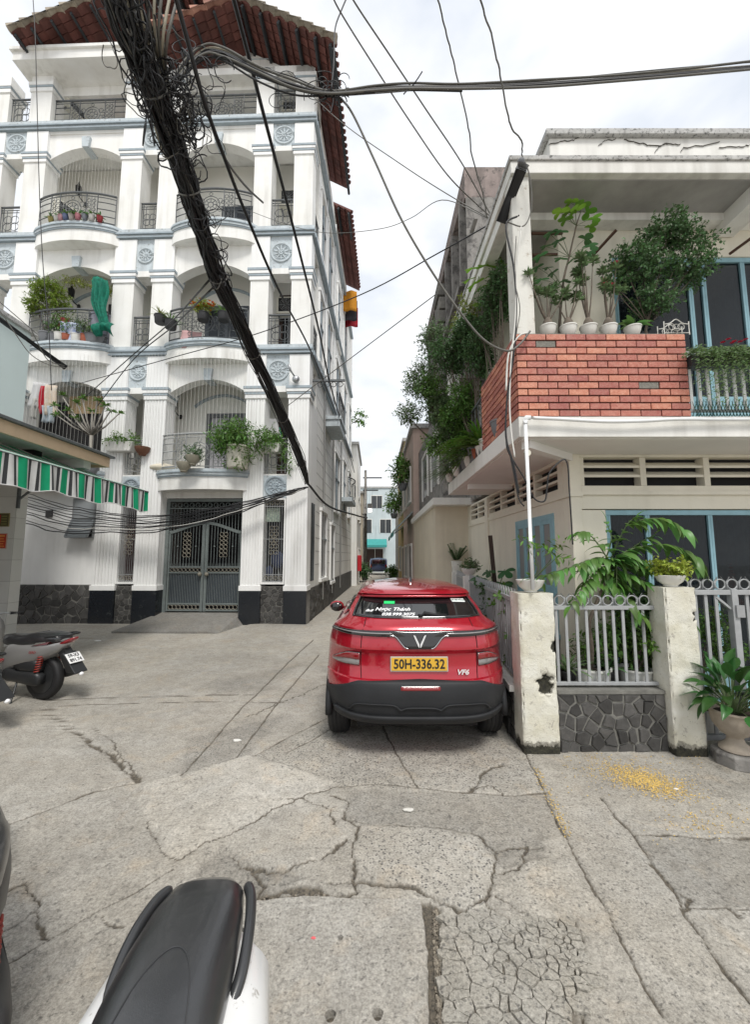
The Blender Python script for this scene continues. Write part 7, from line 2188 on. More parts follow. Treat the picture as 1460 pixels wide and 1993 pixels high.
pot(e, .20, .62 if False else .30, mat('white fluted pot', (.66, .66, .62), .5, var=.15, vscale=14, streak=.4), 'straight', c=(0, 0, .42)); MB().box(-.16, .16, -.16, .16, 0, .42).build('pot_stand', M_MORTAR, e)
T = lambda u, v, y=4.45: Vector(rel(u, v, y, e))
trunk = [Vector((0, 0, .62)), T(1152, 1260), T(1147, 1215), T(1158, 1180), T(1175, 1140), T(1190, 1100)]
MB().tube(smooth_path(trunk, 5), [.026 - .0006 * i for i in range(26)], 8).build('trunk', M_BARK, e, smooth=True)
lfm = [big_leaf_mesh('leaf', .205, .080, M_LBIG, .30, .66), big_leaf_mesh('leaf', .225, .088, M_LBIG, .42, .66), big_leaf_mesh('leaf', .175, .068, leaf_mat('pale young leaf', (.12, .26, .05), .25, .35, .4, True), .25, .62)]
brs = [([(1190, 1100), (1215, 1075), (1260, 1062), (1310, 1062), (1345, 1080), (1362, 1100)], 4.25, 1.0),
  ([(1185, 1100), (1200, 1060), (1222, 1020), (1240, 1005)], 4.4, .8), ([(1222, 1020), (1260, 1010), (1300, 1012), (1335, 1035)], 4.3, .9),
  ([(1190, 1100), (1165, 1060), (1140, 1035), (1122, 1040)], 4.3, .85), ([(1180, 1110), (1150, 1090), (1125, 1100), (1090, 1110), (1062, 1120)], 4.2, .8),
  ([(1190, 1105), (1225, 1120), (1270, 1140), (1305, 1165), (1345, 1210)], 4.2, .95), ([(1185, 1115), (1205, 1150), (1235, 1180), (1250, 1200)], 4.25, .95), ([(1190, 1090), (1225, 1085), (1270, 1100), (1300, 1110)], 4.35, .95),
  ([(1175, 1140), (1150, 1130), (1130, 1150), (1110, 1180)], 4.25, .85), ([(1062, 1120), (1045, 1135), (1030, 1120)], 4.15, .6), ([(1175, 1100), (1190, 1050), (1180, 1015)], 4.5, .85), ([(1195, 1095), (1240, 1060), (1275, 1040)], 4.4, .9), ([(1185, 1120), (1215, 1140), (1240, 1160)], 4.5, .9)]
bw = MB(); rl_ = random.Random(77)
for k in range(9):
 a = rl_.uniform(-.3, 3.4); u0, v0 = 1192 + rl_.uniform(-8, 10), 1095 + rl_.uniform(-15, 25); ll = rl_.uniform(45, 85)
 brs.append(([(u0, v0), (u0 + ll * .5 * math.cos(a), v0 - 14 + ll * .3 * math.sin(a)), (u0 + ll * math.cos(a), v0 + ll * .75 * math.sin(a))], rl_.uniform(4.3, 4.6), .85))
for pts, yy, sc_ in brs:
 P3 = smooth_path([T(u, v, 4.45 + (yy - 4.45) * i / (len(pts) - 1)) for i, (u, v) in enumerate(pts)], 6)
 bw.tube(P3, [.009 - .006 * i / len(P3) for i in range(len(P3))], 5)
 ln = 0; nxt = .03; side = 1
 for a, c in zip(P3[:-1], P3[1:]):
  ln += (c - a).length
  if ln > nxt:
   nxt += .025
   d = (c - a).normalized(); s_ = d.cross(Vector((0, 0, 1))); s_ = s_.normalized() if s_.length > .1 else Vector((1, 0, 0))
   side = -side
   ld = d * .55 + s_ * side * .75 + Vector((0, 0, -.35 + rl_.uniform(-.25, .15)))
   aim(link('leaf', rl_.choice(lfm), e), a, ld, scale=sc_ * rl_.uniform(.75, 1.1), roll=rl_.uniform(-.35, .35))
 aim(link('leaf', lfm[2], e), P3[-1], (P3[-1] - P3[-2]), scale=sc_)
bw.build('branches', M_STEM, e, smooth=True)
pp = at_y(1238, 1325, 4.50); e = empty('small_leaved_bush', (pp.x, 4.50, 0)); tag(e, 'bushy small leaved plant in a white pot behind the barred panel', 'potted plant')
MB().box(-.14, .14, -.14, .14, 0, .45).build('pot_stand', M_MORTAR, e); pot(e, .17, .26, mat('white fluted pot', (.66, .66, .62), .5), 'straight', c=(0, 0, .45))
bush(e, (0, 0, .65), [(rel(1270, 1190, 4.42, e), (.20, .14, .16), 90), (rel(1285, 1225, 4.40, e), (.14, .12, .10), 50), (rel(1230, 1200, 4.5, e), (.15, .12, .12), 50), (rel(1262, 1160, 4.45, e), (.12, .1, .1), 40)], .042, .024, M_LDARK, 51, stems=8, stem_r=.006)
bush(e, (0, 0, .65), [(rel(1268, 1248, 4.34, e), (.10, .06, .07), 40)], .042, .024, M_LBRI, 52, stems=3, stem_r=.005, name='bright_shoots')
for (u, v, lab, seed, m, n_, ln) in ((1105, 1275, 'spiky leaved plant just behind the corner pillar', 61, M_LGREY, 26, .40), (1185, 1275, 'arching strap leaf plant between the two white pots', 62, M_LDARK, 30, .38), (1300, 1290, 'thin leaved plant beside the right pillar behind the bars', 63, M_LMID, 20, .3)):
 pp = at_y(u, 1325, 4.48); strap_pot('strap_plant', lab, (pp.x, 4.48, .57), n_, ln, .035, m, seed, .09, .12, M_POTK, group='strap leaf plants behind the bars')
e = empty('leafy_bush', (2.52, 4.62, .56)); tag(e, 'mid green leafy bush filling the space behind the barred fence panel', 'bush')
bush(e, (0, 0, 0), [(rel(1215, 1230, 4.6, e), (.26, .12, .26), 110), (rel(1165, 1265, 4.62, e), (.2, .1, .2), 60), (rel(1255, 1270, 4.6, e), (.2, .12, .16), 60), (rel(1225, 1160, 4.6, e), (.2, .12, .16), 60)], .075, .034, M_LMID, 58, stems=10, stem_r=.007)
MB_ = MB().box(1.83, 2.9, 4.40, 4.84, 0, .565).build('planting_bed', M_SOIL); tag(MB_, 'raised soil bed behind the slate panel wall', 'planting bed')
def urn(loc, lab, s=1.0):
 e = empty('stone_urn', loc, scale=s); tag(e, lab, 'urn', 'stone urns on the right')
 pr = [(.16, .0), (.165, .11), (.12, .115), (.13, .125), (.125, .15), (.075, .19), (.062, .225), (.07, .245), (.11, .27), (.155, .33), (.175, .40), (.178, .45), (.19, .46), (.188, .475), (.16, .47), (.15, .44)]
 MB().lathe(pr[2:], 40, wob=lambda t, i: 1 + (.02 * math.sin(t * 18 + i * .9) if 6 <= i <= 9 else 0)).build('bowl', M_POTS, e, smooth=50)
 MB().lathe([(.19, 0), (.19, .10), (.17, .115)], 8).build('base', M_CONC, e, bevel=.006)
 MB().lathe([(.155, .44), (.08, .45), (.01, .452)], 20).build('soil', M_SOIL, e)
 return e
u1 = urn((3.33, 3.97, 0), 'carved stone pedestal urn with a broad leaved lily, beside the right pillar')
lil = [big_leaf_mesh('leaf', .27, .115, M_LILY, .30, .72, .16), big_leaf_mesh('leaf', .23, .105, M_LILY, .45, .72, .16), big_leaf_mesh('leaf', .20, .085, M_LILY, .15, .72, .16)]
def lily(loc, lab, n_, seed, s=1.0):
 e = empty('peace_lily', loc, scale=s); tag(e, lab, 'potted plant', 'lilies in the stone urns'); r = random.Random(seed); st = MB()
 for k in range(n_):
  a = r.uniform(0, 6.28); el = r.choice((r.uniform(-.1, .4), r.uniform(.3, .9), r.uniform(.9, 1.35))); sl = r.uniform(.08, .26) * (1.2 if el > .8 else 1)
  d = Vector((math.cos(a) * math.cos(el), math.sin(a) * math.cos(el), math.sin(el)))
  b_ = Vector((d.x * .05, d.y * .05, 0)); tip = b_ + d * sl + Vector((0, 0, .06))
  st.tube([b_, b_.lerp(tip, .5) + Vector((0, 0, .03)), tip], .004, 4)
  aim(link('leaf', r.choice(lil), e), tip, d + Vector((0, 0, -.35)), scale=r.uniform(.65, 1.0), roll=r.uniform(-.4, .4))
 st.build('leaf_stalks', M_STEM, e)
 return e
lily((3.33, 3.97, .45), 'dense glossy broad leaved lily growing in the stone urn beside the right pillar', 74, 3, 1.12)
u2 = urn((3.78, 4.02, 0), 'second stone urn cut off by the right edge of the picture')
lily((3.78, 4.02, .45), 'lily in the urn at the right edge of the picture', 20, 4, .9)
e = empty('gate_bush', (3.45, 4.55, 0)); tag(e, 'small leaved bush standing behind the right gate', 'bush'); pot(e, .16, .3, M_POTW)
bush(e, (0, 0, .3), [(rel(1385, 1230, 4.5, e), (.18, .12, .16), 70), (rel(1420, 1270, 4.5, e), (.22, .12, .14), 80), (rel(1390, 1200, 4.5, e), (.10, .1, .12), 30)], .045, .024, M_LMID, 71, stems=8, stem_r=.007)
fdir = (B_ - A_).normalized(); fn = Vector((fdir.y, -fdir.x, 0))
def on_fence(d, out=0.0, z=0.0):
 q = A_ + fdir * d + fn * out; return (q.x, q.y, z)
e = empty('planter_bowl', on_fence(3.56, .05, 1.5)); tag(e, 'white bowl with a low mottled plant on the middle post of the side fence', 'potted plant'); pot(e, .15, .15, M_POTW, 'bowl')
bush(e, (0, 0, .12), [((0, 0, .20), (.20, .14, .06), 60)], .05, .03, M_LGREY, 81, stems=4, stem_r=.004)
e = empty('zz_plant', on_fence(5.71, .05, 1.5)); tag(e, 'dark upright stemmed plant in a white pot on the far post of the side fence', 'potted plant'); pot(e, .13, .26, M_POTW, 'straight')
rt = np.random.default_rng(3); P, D, N = [], [], []
for k in range(13):
 a = rt.uniform(0, 6.28); ln = rt.uniform(.3, .6); el = rt.uniform(.6, 1.3)
 for i in range(12):
  t = (i + 2) / 14; c_ = np.array([math.cos(a) * math.cos(el) * ln * t, math.sin(a) * math.cos(el) * ln * t, .24 + math.sin(el) * ln * t])
  for sg in (-1, 1):
   P.append(c_); D.append((-math.sin(a) * sg + .5 * math.cos(a), math.cos(a) * sg, .5)); N.append((0, 0, 1.0))
leaf_cloud('foliage', P, D, N, .09, .04, M_LDARK, e)
e = empty('monstera', on_fence(2.6, .35, 0.6)); tag(e, 'split leaf monstera rising over the side fence', 'plant'); pot(e, .16, .3, M_POTG)
mm_ = lobed_leaf_mesh('leaf', .19, leaf_mat('monstera leaf', (.035, .11, .035), .3, .2, .35, True), 7); sk = MB()
for k in range(11):
 r_ = random.Random(k + 200); a = r_.uniform(0, 6.28); q = Vector((.28 * math.cos(a) * r_.uniform(.4, 1), .45 * math.sin(a) * r_.uniform(.4, 1), r_.uniform(.75, 1.12)))
 sk.tube([(0, 0, .25), (q.x * .4, q.y * .4, q.z * .75), q], .008, 5); aim(link('leaf', mm_, e), q, (q.x - .2, q.y - .4, -.25), scale=r_.uniform(.7, 1.05), roll=r_.uniform(-.4, .4))
sk.build('leaf_stalks', M_STEM, e)
for k, (d_, lab) in enumerate(((.55, 'leafy weeds poking through the pickets nearest the corner pillar'), (1.1, 'light green climbing weeds on the side fence beside the car'), (1.8, 'low plants behind the side fence near the car roof'))):
 e = empty('fence_weeds', on_fence(d_, .12, .5)); tag(e, lab, 'weeds', 'weeds along the side fence')
 bush(e, (0, 0, 0), [((-.03, 0, .45), (.12, .22, .35), 26), ((0, .1, .85), (.12, .2, .2), 20)], .075, .04, (M_LMID, M_LBRI, M_LDARK)[k], 90 + k, stems=5, stem_r=.004, per=5, bark=M_STEM)
e = empty('wooden_stake', on_fence(2.9, .45, .5)); tag(e, 'dark wooden stake leaning by the monstera', 'stake'); MB().bar((0, 0, 0), (-.10, .05, 1.75), .07, .03).build('stake_board', M_WOODDK, e)
# ---- plants on the apartment balconies (building frame)
ab_inv = AB_M.inverted()
def ab_at(u, v, d=0.0):
 """point on the building's plane at local depth d"""
 o = ab_inv @ Vector((0, 0, CAM_H)); r_ = ab_inv.to_3x3() @ Vector(_ray(u, v))
 return o + r_ * ((d - o.y) / r_.y)
def abw(u, v, d=0.0):
 return AB_M @ ab_at(u, v, d)
def ab_thing(name, lab, cat, local, group=None):
 e = empty(name, ab(local), AB_R); tag(e, lab, cat, group); return e
def labs(e, u, v, d):
 q = ab_at(u, v, d) - (ab_inv @ e.location); return tuple(q)
e = ab_thing('balcony_tree', 'yellow green bushy tree on the second floor left balcony', 'tree', (-7.95, -.1, 8.1)); pot(e, .2, .35, M_POTG)
bush(e, (0, 0, .3), [(labs(e, 95, 570, -.1), (.55, .4, .38), 240), (labs(e, 75, 590, -.1), (.35, .35, .3), 120), (labs(e, 118, 585, -.1), (.35, .3, .35), 120)], .085, .035, leaf_mat('lime leaves', (.17, .24, .03)), 101, stems=10, stem_r=.02)
e = ab_thing('vine', 'thin yellowish vine strung under the second floor left arch', 'vine', (-7.2, .1, 9.9))
bush(e, labs(e, 205, 560, .1), [(labs(e, 150, 548, .1), (.5, .08, .07), 40), (labs(e, 190, 552, .1), (.35, .1, .12), 50), (labs(e, 208, 565, .1), (.15, .1, .2), 30)], .07, .03, M_LYEL, 102, stems=3, stem_r=.006)
for k, (u, m, r_, h_, pl, lab) in enumerate(((102, M_POTG, .16, .26, M_LDARK, 'grey pot with a dark plant, leftmost on the second floor left balcony'), (118, M_POTW, .14, .22, M_LMID, 'white pot right of the grey one on the second floor left balcony'), (131, M_POTR, .11, .18, M_LBRI, 'small terracotta pot in the middle of the second floor left balcony'), (146, M_POTW, .14, .22, M_LGREY, 'white pot between two terracotta pots on the second floor left balcony'), (161, M_POTR, .17, .24, M_LMID, 'larger terracotta pot, rightmost plant pot on the second floor left balcony'))):
 q = ab_at(u, 680, -.25); e = ab_thing('potted_plant', lab, 'potted plant', (q.x, -.22 - .12 * math.sin(k), 8.1), 'pots on the second floor left balcony'); pot(e, r_, h_, m, 'straight')
 bush(e, (0, 0, h_), [((0, 0, h_ + .28), (.25, .16, .26), 34)], .08, .03, pl, 110 + k, stems=4, stem_r=.006)
for k, (u, v, kind, lab) in enumerate(((312, 630, 'grass', 'black rail pot of pale grass at the left of the second floor right balcony'), (395, 625, 'flower', 'black rail pot of red orange flowers on the second floor right balcony'), (435, 625, 'grass', 'black rail pot of thin grass behind the cable bundle on the second floor'), (332, 640, 'grass', 'second black rail pot of grass beside the column on the second floor'))):
 q = ab_at(u, v, -.5); e = ab_thing('rail_planter', lab, 'planter', tuple(q), 'rail planters on the second floor'); pot(e, .17, .22, M_POTK, 'straight')
 if kind == 'grass':
  strap_leaves(e, (0, 0, .22), 60, .42, .02, M_LYEL if k == 0 else M_LMID, 120 + k)
 else:
  bush(e, (0, 0, .2), [((0, 0, .38), (.34, .2, .16), 90)], .07, .03, M_LYEL, 121, stems=4, stem_r=.006)
  r_ = random.Random(4); flowers(e, [(r_.uniform(-.33, .33), r_.uniform(-.2, .1), r_.uniform(.36, .56)) for _ in range(36)], .05, M_ORF, 5)
e = ab_thing('balcony_tree', 'leafy green tree in a big cream pot on the first floor balcony above the gate', 'tree', (ab_at(460, 925, -.3).x, -.25, 4.3)); pot(e, .33, .62, mat('cream planter', (.66, .63, .54), .7, var=.15, vscale=8), 'straight')
bush(e, (0, 0, .55), [(labs(e, 440, 850, -.3), (.42, .35, .32), 110), (labs(e, 468, 845, -.3), (.38, .3, .3), 100), (labs(e, 455, 880, -.4), (.34, .3, .3), 80), (labs(e, 500, 858, -.35), (.3, .25, .2), 50)], .15, .042, M_LMID, 130, stems=10, stem_r=.02)
for k, (u, v, lab) in enumerate(((375, 895, 'round hanging planter with a green tuft on the first floor rail'), (358, 908, 'stone coloured round planter hung low on the first floor rail'))):
 q = ab_at(u, v, -.62); e = ab_thing('hanging_planter', lab, 'planter', tuple(q), 'round planters on the first floor rail'); pot(e, .19, .26, mat('mossy basket', (.30, .28, .22), .9, bump=.6, bscale=40), 'bowl', c=(0, 0, -.15))
 if k == 0:
  bush(e, (0, 0, 0), [((0, 0, .20), (.22, .18, .16), 60)], .08, .03, M_LDARK, 135, stems=3, stem_r=.005)
def planter_box(lab, u0, u1, v, d, pm, seed, m, trail):
 a, b_ = ab_at(u0, v, d), ab_at(u1, v, d); w = b_.x - a.x; e = ab_thing('planter_box', lab, 'planter', ((a.x + b_.x) / 2, d, a.z), 'planter boxes on the small balconies')
 MB().prism([(-w / 2, .28), (-w / 2 + .06, 0), (w / 2 - .06, 0), (w / 2, .28)], -.13, .13, 'xz').build('box', pm, e, bevel=.012)
 for i in range(8):
  MB().bar((-w / 2 + .06 + i * (w - .12) / 7, -.14, .03), (-w / 2 + .03 + i * (w - .06) / 7, -.14, .25), .02, .012).build('rib', pm, e)
 bush(e, (0, 0, .2), [((x, 0, .38), (.2, .16, .12), 26) for x in (-w / 3, 0, w / 3)] + trail, .085, .035, m, seed, stems=4, stem_r=.005)
 return e
planter_box('white ribbed planter box of low leaves on the left small balcony of the first floor', 208, 262, 880, -.05, M_POTW, 140, M_LBRI, [])
planter_box('white ribbed planter box with trailing twigs on the corner small balcony of the first floor', 503, 548, 882, -.05, M_POTW, 141, M_LMID, [((.5, 0, .3), (.35, .2, .45), 40), ((.55, 0, -.3), (.25, .2, .4), 24), ((.0, 0, .55), (.4, .2, .2), 30)])
e = ab_thing('hanging_basket', 'rust coloured hanging basket beside the left planter box on the first floor', 'planter', tuple(ab_at(277, 880, -.1))); pot(e, .2, .24, mat('rusty basket', (.16, .07, .04), .8), 'bowl', c=(0, 0, -.1)); strap_leaves(e, (0, 0, .1), 14, .3, .02, M_LGREY, 9)
e = ab_thing('frangipani', 'bare branched frangipani with leaf tufts at the left end of the first floor', 'tree', (ab_at(178, 870, -.75).x, -.75, 4.2)); fr = MB(); P, D, N = [], [], []
ctr = [labs(e, 178, 848, -.75)]; tips = [(105, 790), (120, 770), (150, 785), (135, 800), (160, 775), (190, 780), (205, 790), (215, 800), (232, 805), (180, 800), (110, 808), (145, 815)]
fr.tube([(0, 0, 0), ctr[0]], [.05, .045], 7)
for k, (u, v) in enumerate(tips):
 q = Vector(labs(e, u, v, -.75 + .1 * math.sin(k))); mid_ = Vector(ctr[0]).lerp(q, .5) + Vector((0, 0, -.06)); fr.tube([ctr[0], mid_, q], [.03, .022, .015], 6)
 r_ = random.Random(k)
 for i in range(16):
  a = r_.uniform(0, 6.28); el = r_.uniform(-.2, .9); P.append(q); D.append((math.cos(a) * math.cos(el), math.sin(a) * math.cos(el), math.sin(el))); N.append((r_.gauss(0, .3), r_.gauss(0, .3), 1))
fr.build('branches', mat('grey frangipani bark', (.28, .26, .23), .8), e, smooth=True); leaf_cloud('foliage', P, D, N, .18, .05, M_LMID, e); pot(e, .2, .3, M_POTG, c=(0, 0, -.2))
q = AB_M @ Vector((.1, 13.2, 10.2)); e = empty('wall_sprout', q); tag(e, 'green sprout growing out of the side wall high above the alley', 'plant'); bush(e, (-.2, 0, -.2), [((.25, 0, .2), (.45, .3, .5), 34)], .20, .09, M_LBRI, 150, stems=3, stem_r=.015, per=5)
for k, (x, y, z, s_, m, lab) in enumerate(((1.15, 24.5, 5.2, 1.1, M_LBRI, 'green climbing plant on the ochre alley house balcony'), (1.2, 17.6, 5.6, .9, M_LMID, 'dark shrub hanging from the pinkish alley house'), (-.75, 29.5, .8, .7, M_LDARK, 'dark potted bush on the ground at the left of the alley'), (1.2, 30.0, .7, .45, M_LMID, 'small green bush on the ground at the right of the alley'))):
 e = empty('alley_bush', (x, y, max(0, z - s_))); tag(e, lab, 'bush', 'bushes down the alley'); pot(e, .22, .3, M_POTG)
 bush(e, (0, 0, .25), [((0, 0, s_), (s_ * .5, s_ * .9, s_ * .8), 130)], .16, .08, m, 160 + k, stems=5, stem_r=.02)
# ================================================================== OVERHEAD CABLES
M_CABK = mat('black cable sheath', (0.014, 0.014, 0.016), .5, var=.4, vscale=6); M_CABG = mat('grey cable sheath', (0.14, 0.135, 0.12), .6, var=.3, vscale=6); M_CABB = mat('beige cable sheath', (0.40, 0.37, 0.29), .6, var=.2, vscale=6); M_CABW = mat('white cable sheath', (0.62, 0.61, 0.57), .55)
rcab = random.Random(21)
def wob_path(pts, amp, seed, freq=1.0):
 out = []
 for i, p in enumerate(pts):
  q = i * freq
  out.append(Vector(p) + Vector((mnoise.noise(Vector((q, seed, 0))), mnoise.noise(Vector((q, seed, 7))), mnoise.noise(Vector((q, seed, 13))))) * amp)
 return out
def cable(lab, pts, r, m=None, n=7, cat='cable', group='overhead cables', sides=6, wob=0.0, name='cable'):
 P = smooth_path(pts, n)
 if wob:
  P = wob_path(P, wob, len(lab) * 1.7, .5)
 o = MB().tube(P, r, sides).build(name, m or M_CABK, None, smooth=True)
 tag(o, lab, cat, group); return o
# ---- the great bundle along the left of the alley
BX = -1.75
bpts = [at_x(u, v, BX) for u, v in ((200, -120), (228, -40), (262, 80), (300, 180), (345, 300), (385, 420), (425, 540), (480, 660), (540, 790), (583, 890), (598, 940))]
bpath = smooth_path(bpts, 5)
bun = empty('cable_bundle', bpath[-1]); tag(bun, 'thick sagging bundle of black cables crossing the picture from top left to the building corner', 'cable bundle')
def frames(path):
 fr = []
 for i in range(len(path)):
  d = (path[min(i + 1, len(path) - 1)] - path[max(i - 1, 0)]).normalized(); a = d.cross(Vector((0, 0, 1))).normalized(); fr.append((a, a.cross(d)))
 return fr
bfr = frames(bpath)
for k in range(100):
 a = rcab.uniform(0, 6.28); rad = (.100 if k % 6 else .135) * math.sqrt(rcab.random()); tw_ = rcab.uniform(-1.6, 1.6); P = []
 i0 = 0 if rcab.random() < .85 else rcab.randrange(8, 20); i1 = len(bpath) if rcab.random() < .9 else rcab.randrange(32, 48)
 for i in range(i0, i1):
  t = i / (len(bpath) - 1); aa = a + tw_ * t * 3 + .8 * mnoise.noise(Vector((i * .3, k, 0)))
  flare = 1.0 + .55 * max(0, 1 - abs(t - .12) / .14) + .5 * mnoise.noise(Vector((i * .3, k * 3.1, 5))) - .3 * t + .9 * max(0, .10 - t) / .1
  if t > .9:
   flare *= 1 - (t - .9) * 4
  rr_ = rad * flare
  P.append(bpath[i] + bfr[i][0] * math.cos(aa) * rr_ + bfr[i][1] * math.sin(aa) * rr_ - bun.location)
 m = M_CABK if rcab.random() < .93 else (M_CABG if rcab.random() < .7 else M_CABB)
 MB().tube(P, rcab.uniform(.005, .011), 5, cap=False).build('strand', m, bun, smooth=True)
knot = at_x(325, 190, BX)
for k in range(190):
 if k < 125:
  c = knot + Vector((rcab.gauss(.05, .11), rcab.gauss(0, .14), rcab.gauss(0, .13)))
 else:
  t = rcab.uniform(.1, .62); c = bpath[int(t * (len(bpath) - 1))] + Vector((rcab.gauss(.06, .09), rcab.gauss(0, .1), rcab.gauss(-.02, .09)))
 ax = Vector((rcab.gauss(0, 1), rcab.gauss(0, .6), rcab.gauss(0, .7))).normalized(); b_ = ax.cross(Vector((rcab.random(), rcab.random(), rcab.random()))).normalized()
 rad = rcab.uniform(.03, .11); P = []
 turns = rcab.uniform(.5, 1.5)
 for i in range(21):
  t = i / 20 * turns * 6.28; P.append(c + (ax * math.cos(t) + b_ * math.sin(t)) * rad * (1 + .2 * math.sin(3 * t + k)) + Vector((0, 0, -.06 * math.sin(t * .5))) - bun.location)
 MB().tube(P, rcab.uniform(.003, .007), 4, cap=False).build('loose_loop', M_CABK if rcab.random() < .93 else M_CABG, bun, smooth=True)
for t in (.30, .47, .60, .72, .83, .93):
 i = int(t * (len(bpath) - 1)); c = bpath[i] - bun.location
 MB().tube([c + bfr[i][0] * math.cos(q) * .10 + bfr[i][1] * math.sin(q) * .10 for q in np.linspace(0, 6.28, 16, endpoint=False)], .008, 4, closed=True).build('binding', M_CABG, bun)
for k in range(9):
 u0 = 200 + k * 26; P = smooth_path([at_x(u0 - 20, -140, BX + .05 * k), at_x(255 + k * 9, 60 + 12 * math.sin(k), BX + .03 * k), at_x(312 + k * 2, 160, BX), at_x(345, 265, BX)], 6)
 MB().tube([p - bun.location for p in P], .011, 5, cap=False).build('pale_strand', M_CABB if k % 2 else M_CABG, bun, smooth=True)
# ---- the run crossing to the right at roof height
YR = 3.62
def ypts(lst, y0, y1=None):
 n = len(lst)
 return [at_y(u, v, y0 if y1 is None else y0 + (y1 - y0) * i / (n - 1)) for i, (u, v) in enumerate(lst)]
run = empty('cable_run', at_y(650, 178, YR)); tag(run, 'twisted run of dark cables crossing the sky from the knot to the right edge', 'cable bundle')
base_run = [(320, 210), (350, 150), (395, 105), (435, 108), (500, 138), (570, 165), (640, 182), (730, 176), (800, 172), (900, 172), (1050, 166), (1200, 155), (1330, 145), (1480, 132), (1600, 120), (2000, 90), (2600, 70)]
for k in range(9):
 off = (k - 4) * 4.2
 pts = [(u, v + off * (1.0 if u < 620 else (.35 if u < 720 else .9 if u > 1000 else .5)) * (.8 + .3 * math.sin(k * 2 + i)) + (rcab.uniform(-3, 3) if u < 640 else 0)) for i, (u, v) in enumerate(base_run)]
 if k >= 6:
  pts = pts[:8 + k % 3]
 P = smooth_path(ypts(pts, YR + .03 * math.sin(k)), 6)
 MB().tube([p - run.location for p in P], rcab.choice((.006, .009, .011)), 6, cap=False).build('strand', (M_CABG, M_CABK, M_CABB, M_CABK, M_CABK, M_CABG, M_CABK, M_CABG, M_CABK)[k], run, smooth=True)
for k in range(40):
 u = rcab.choice((rcab.uniform(350, 560), rcab.uniform(610, 680))); v = 178 if u > 600 else 120 + (u - 400) * .3
 c = at_y(u, v + rcab.gauss(0, 14), YR) - run.location; rad = rcab.uniform(.03, .13); ax = Vector((1, 0, 0)); b_ = Vector((0, rcab.uniform(-.6, .6), 1)).normalized()
 MB().tube([c + (ax * math.cos(t) + b_ * math.sin(t)) * rad for t in np.linspace(0, rcab.uniform(2, 7), 20)], rcab.uniform(.003, .006), 4, cap=False).build('loose_loop', M_CABK, run, smooth=True)
for u, v, du, dv in ((800, 172, 22, -32), (798, 170, -12, 14), (650, 180, -6, 40), (655, 185, 22, 25), (690, 185, 30, -6)):
 a, b_ = at_y(u, v, YR) - run.location, at_y(u + du, v + dv, YR - .05) - run.location
 MB().tube([a, a.lerp(b_, .5) + Vector((.01, 0, .01)), b_], .006, 5).build('cut_end', M_CABK, run)
# ---- single cables
cable('heavy black cable running straight down the alley from the top of the picture', [at_x(u, v, -1.3) for u, v in ((440, -60), (455, 0), (480, 95), (520, 250), (570, 440), (620, 640), (642, 745), (668, 838), (690, 920))], .022)
cable('heavy black cable bowing down the alley, left of the straight one', [at_x(u, v, -1.42) for u, v in ((335, -30), (365, 80), (395, 190), (430, 290), (480, 420), (545, 570), (610, 695), (660, 820), (690, 905))], .018)
cable('thin pale cable stub hanging in front of the third floor arch', [at_x(u, v, -1.45) for u, v in ((400, 190), (420, 270), (445, 320), (480, 365), (512, 395))], .012, M_CABG)
cable('thin wire hanging down past the leftmost column of the white building', ypts([(60, -60), (68, 60), (72, 200), (77, 380), (84, 520), (95, 640), (100, 760)], 5.4), .006)
cable('thin wire from the top crossing down to the right house bracket, leftmost of four', ypts([(640, -30), (660, 20), (735, 140), (800, 240), (870, 340), (930, 400), (962, 428)], 3.0, 5.2), .008, M_CABG)
cable('second from the left of four thin wires descending to the right house bracket', ypts([(670, -40), (690, 5), (760, 110), (830, 215), (900, 320), (958, 424)], 2.8, 5.2), .008, M_CABG)
cable('kinked wire dropping from the top to the grimy wall', ypts([(845, -40), (855, 10), (872, 80), (890, 150), (912, 250), (920, 310), (940, 380), (948, 425)], 3.2, 5.2), .008, M_CABG, wob=.01)
cable('curly wire dropping from the top to the bracket tube', ypts([(925, -40), (938, 10), (962, 90), (978, 170), (995, 245), (1015, 275), (1016, 298)], 3.0, 4.1), .008, M_CABG, wob=.012)
cable('grey cable drooping from the cable run to the corner of the brick parapet', ypts([(655, 185), (685, 220), (730, 315), (780, 425), (835, 520), (890, 600), (940, 660), (985, 683), (1010, 672), (1032, 645)], 3.62, 4.10), .011, M_CABG)
cable('upper of two taut wires across the alley, rising to the right house bracket', [abw(150, 748, -.6), at_y(340, 695, 9.6), at_y(500, 650, 8.8), at_y(700, 575, 7.2), at_y(850, 495, 6.0), at_y(962, 432, 5.15)], .010)
cable('lower of two taut wires across the alley, ending on the grimy wall', [abw(560, 790, -.3), at_y(690, 692, 10.2), at_y(850, 572, 9.0)], .011, M_CABG)
cable('thin wire sagging across the sky between the two houses', [abw(470, 405, -.3), at_y(560, 438, 10), at_y(640, 454, 9.4), at_y(740, 446, 8.4), at_y(800, 425, 7.6), at_y(860, 390, 6.6), at_y(950, 425, 5.3)], .007, M_CABG)
cable('thin straight wire slanting from the roof eave to the bracket', [at_y(560, 140, 7.0), at_y(660, 235, 6.6), at_y(780, 320, 6.0), at_y(870, 378, 5.6), at_y(958, 428, 5.2)], .007, M_CABG)
cable('wire looped over the verge of the white building roof', ypts([(700, -60), (665, 20), (652, 60), (650, 120), (645, 175)], 3.6), .007)
for k, (a, c) in enumerate((((408, 545), (160, 778)), ((415, 560), (190, 790)))):
 cable(('upper of two black wires slanting left from the bundle across the second floor', 'lower of two black wires slanting left from the bundle across the second floor')[k], [at_x(a[0], a[1], BX), at_y(335, 625 + k * 12, 7.6), at_y(260, 690 + k * 10, 9.0), abw(c[0], c[1], -.6)], .012)
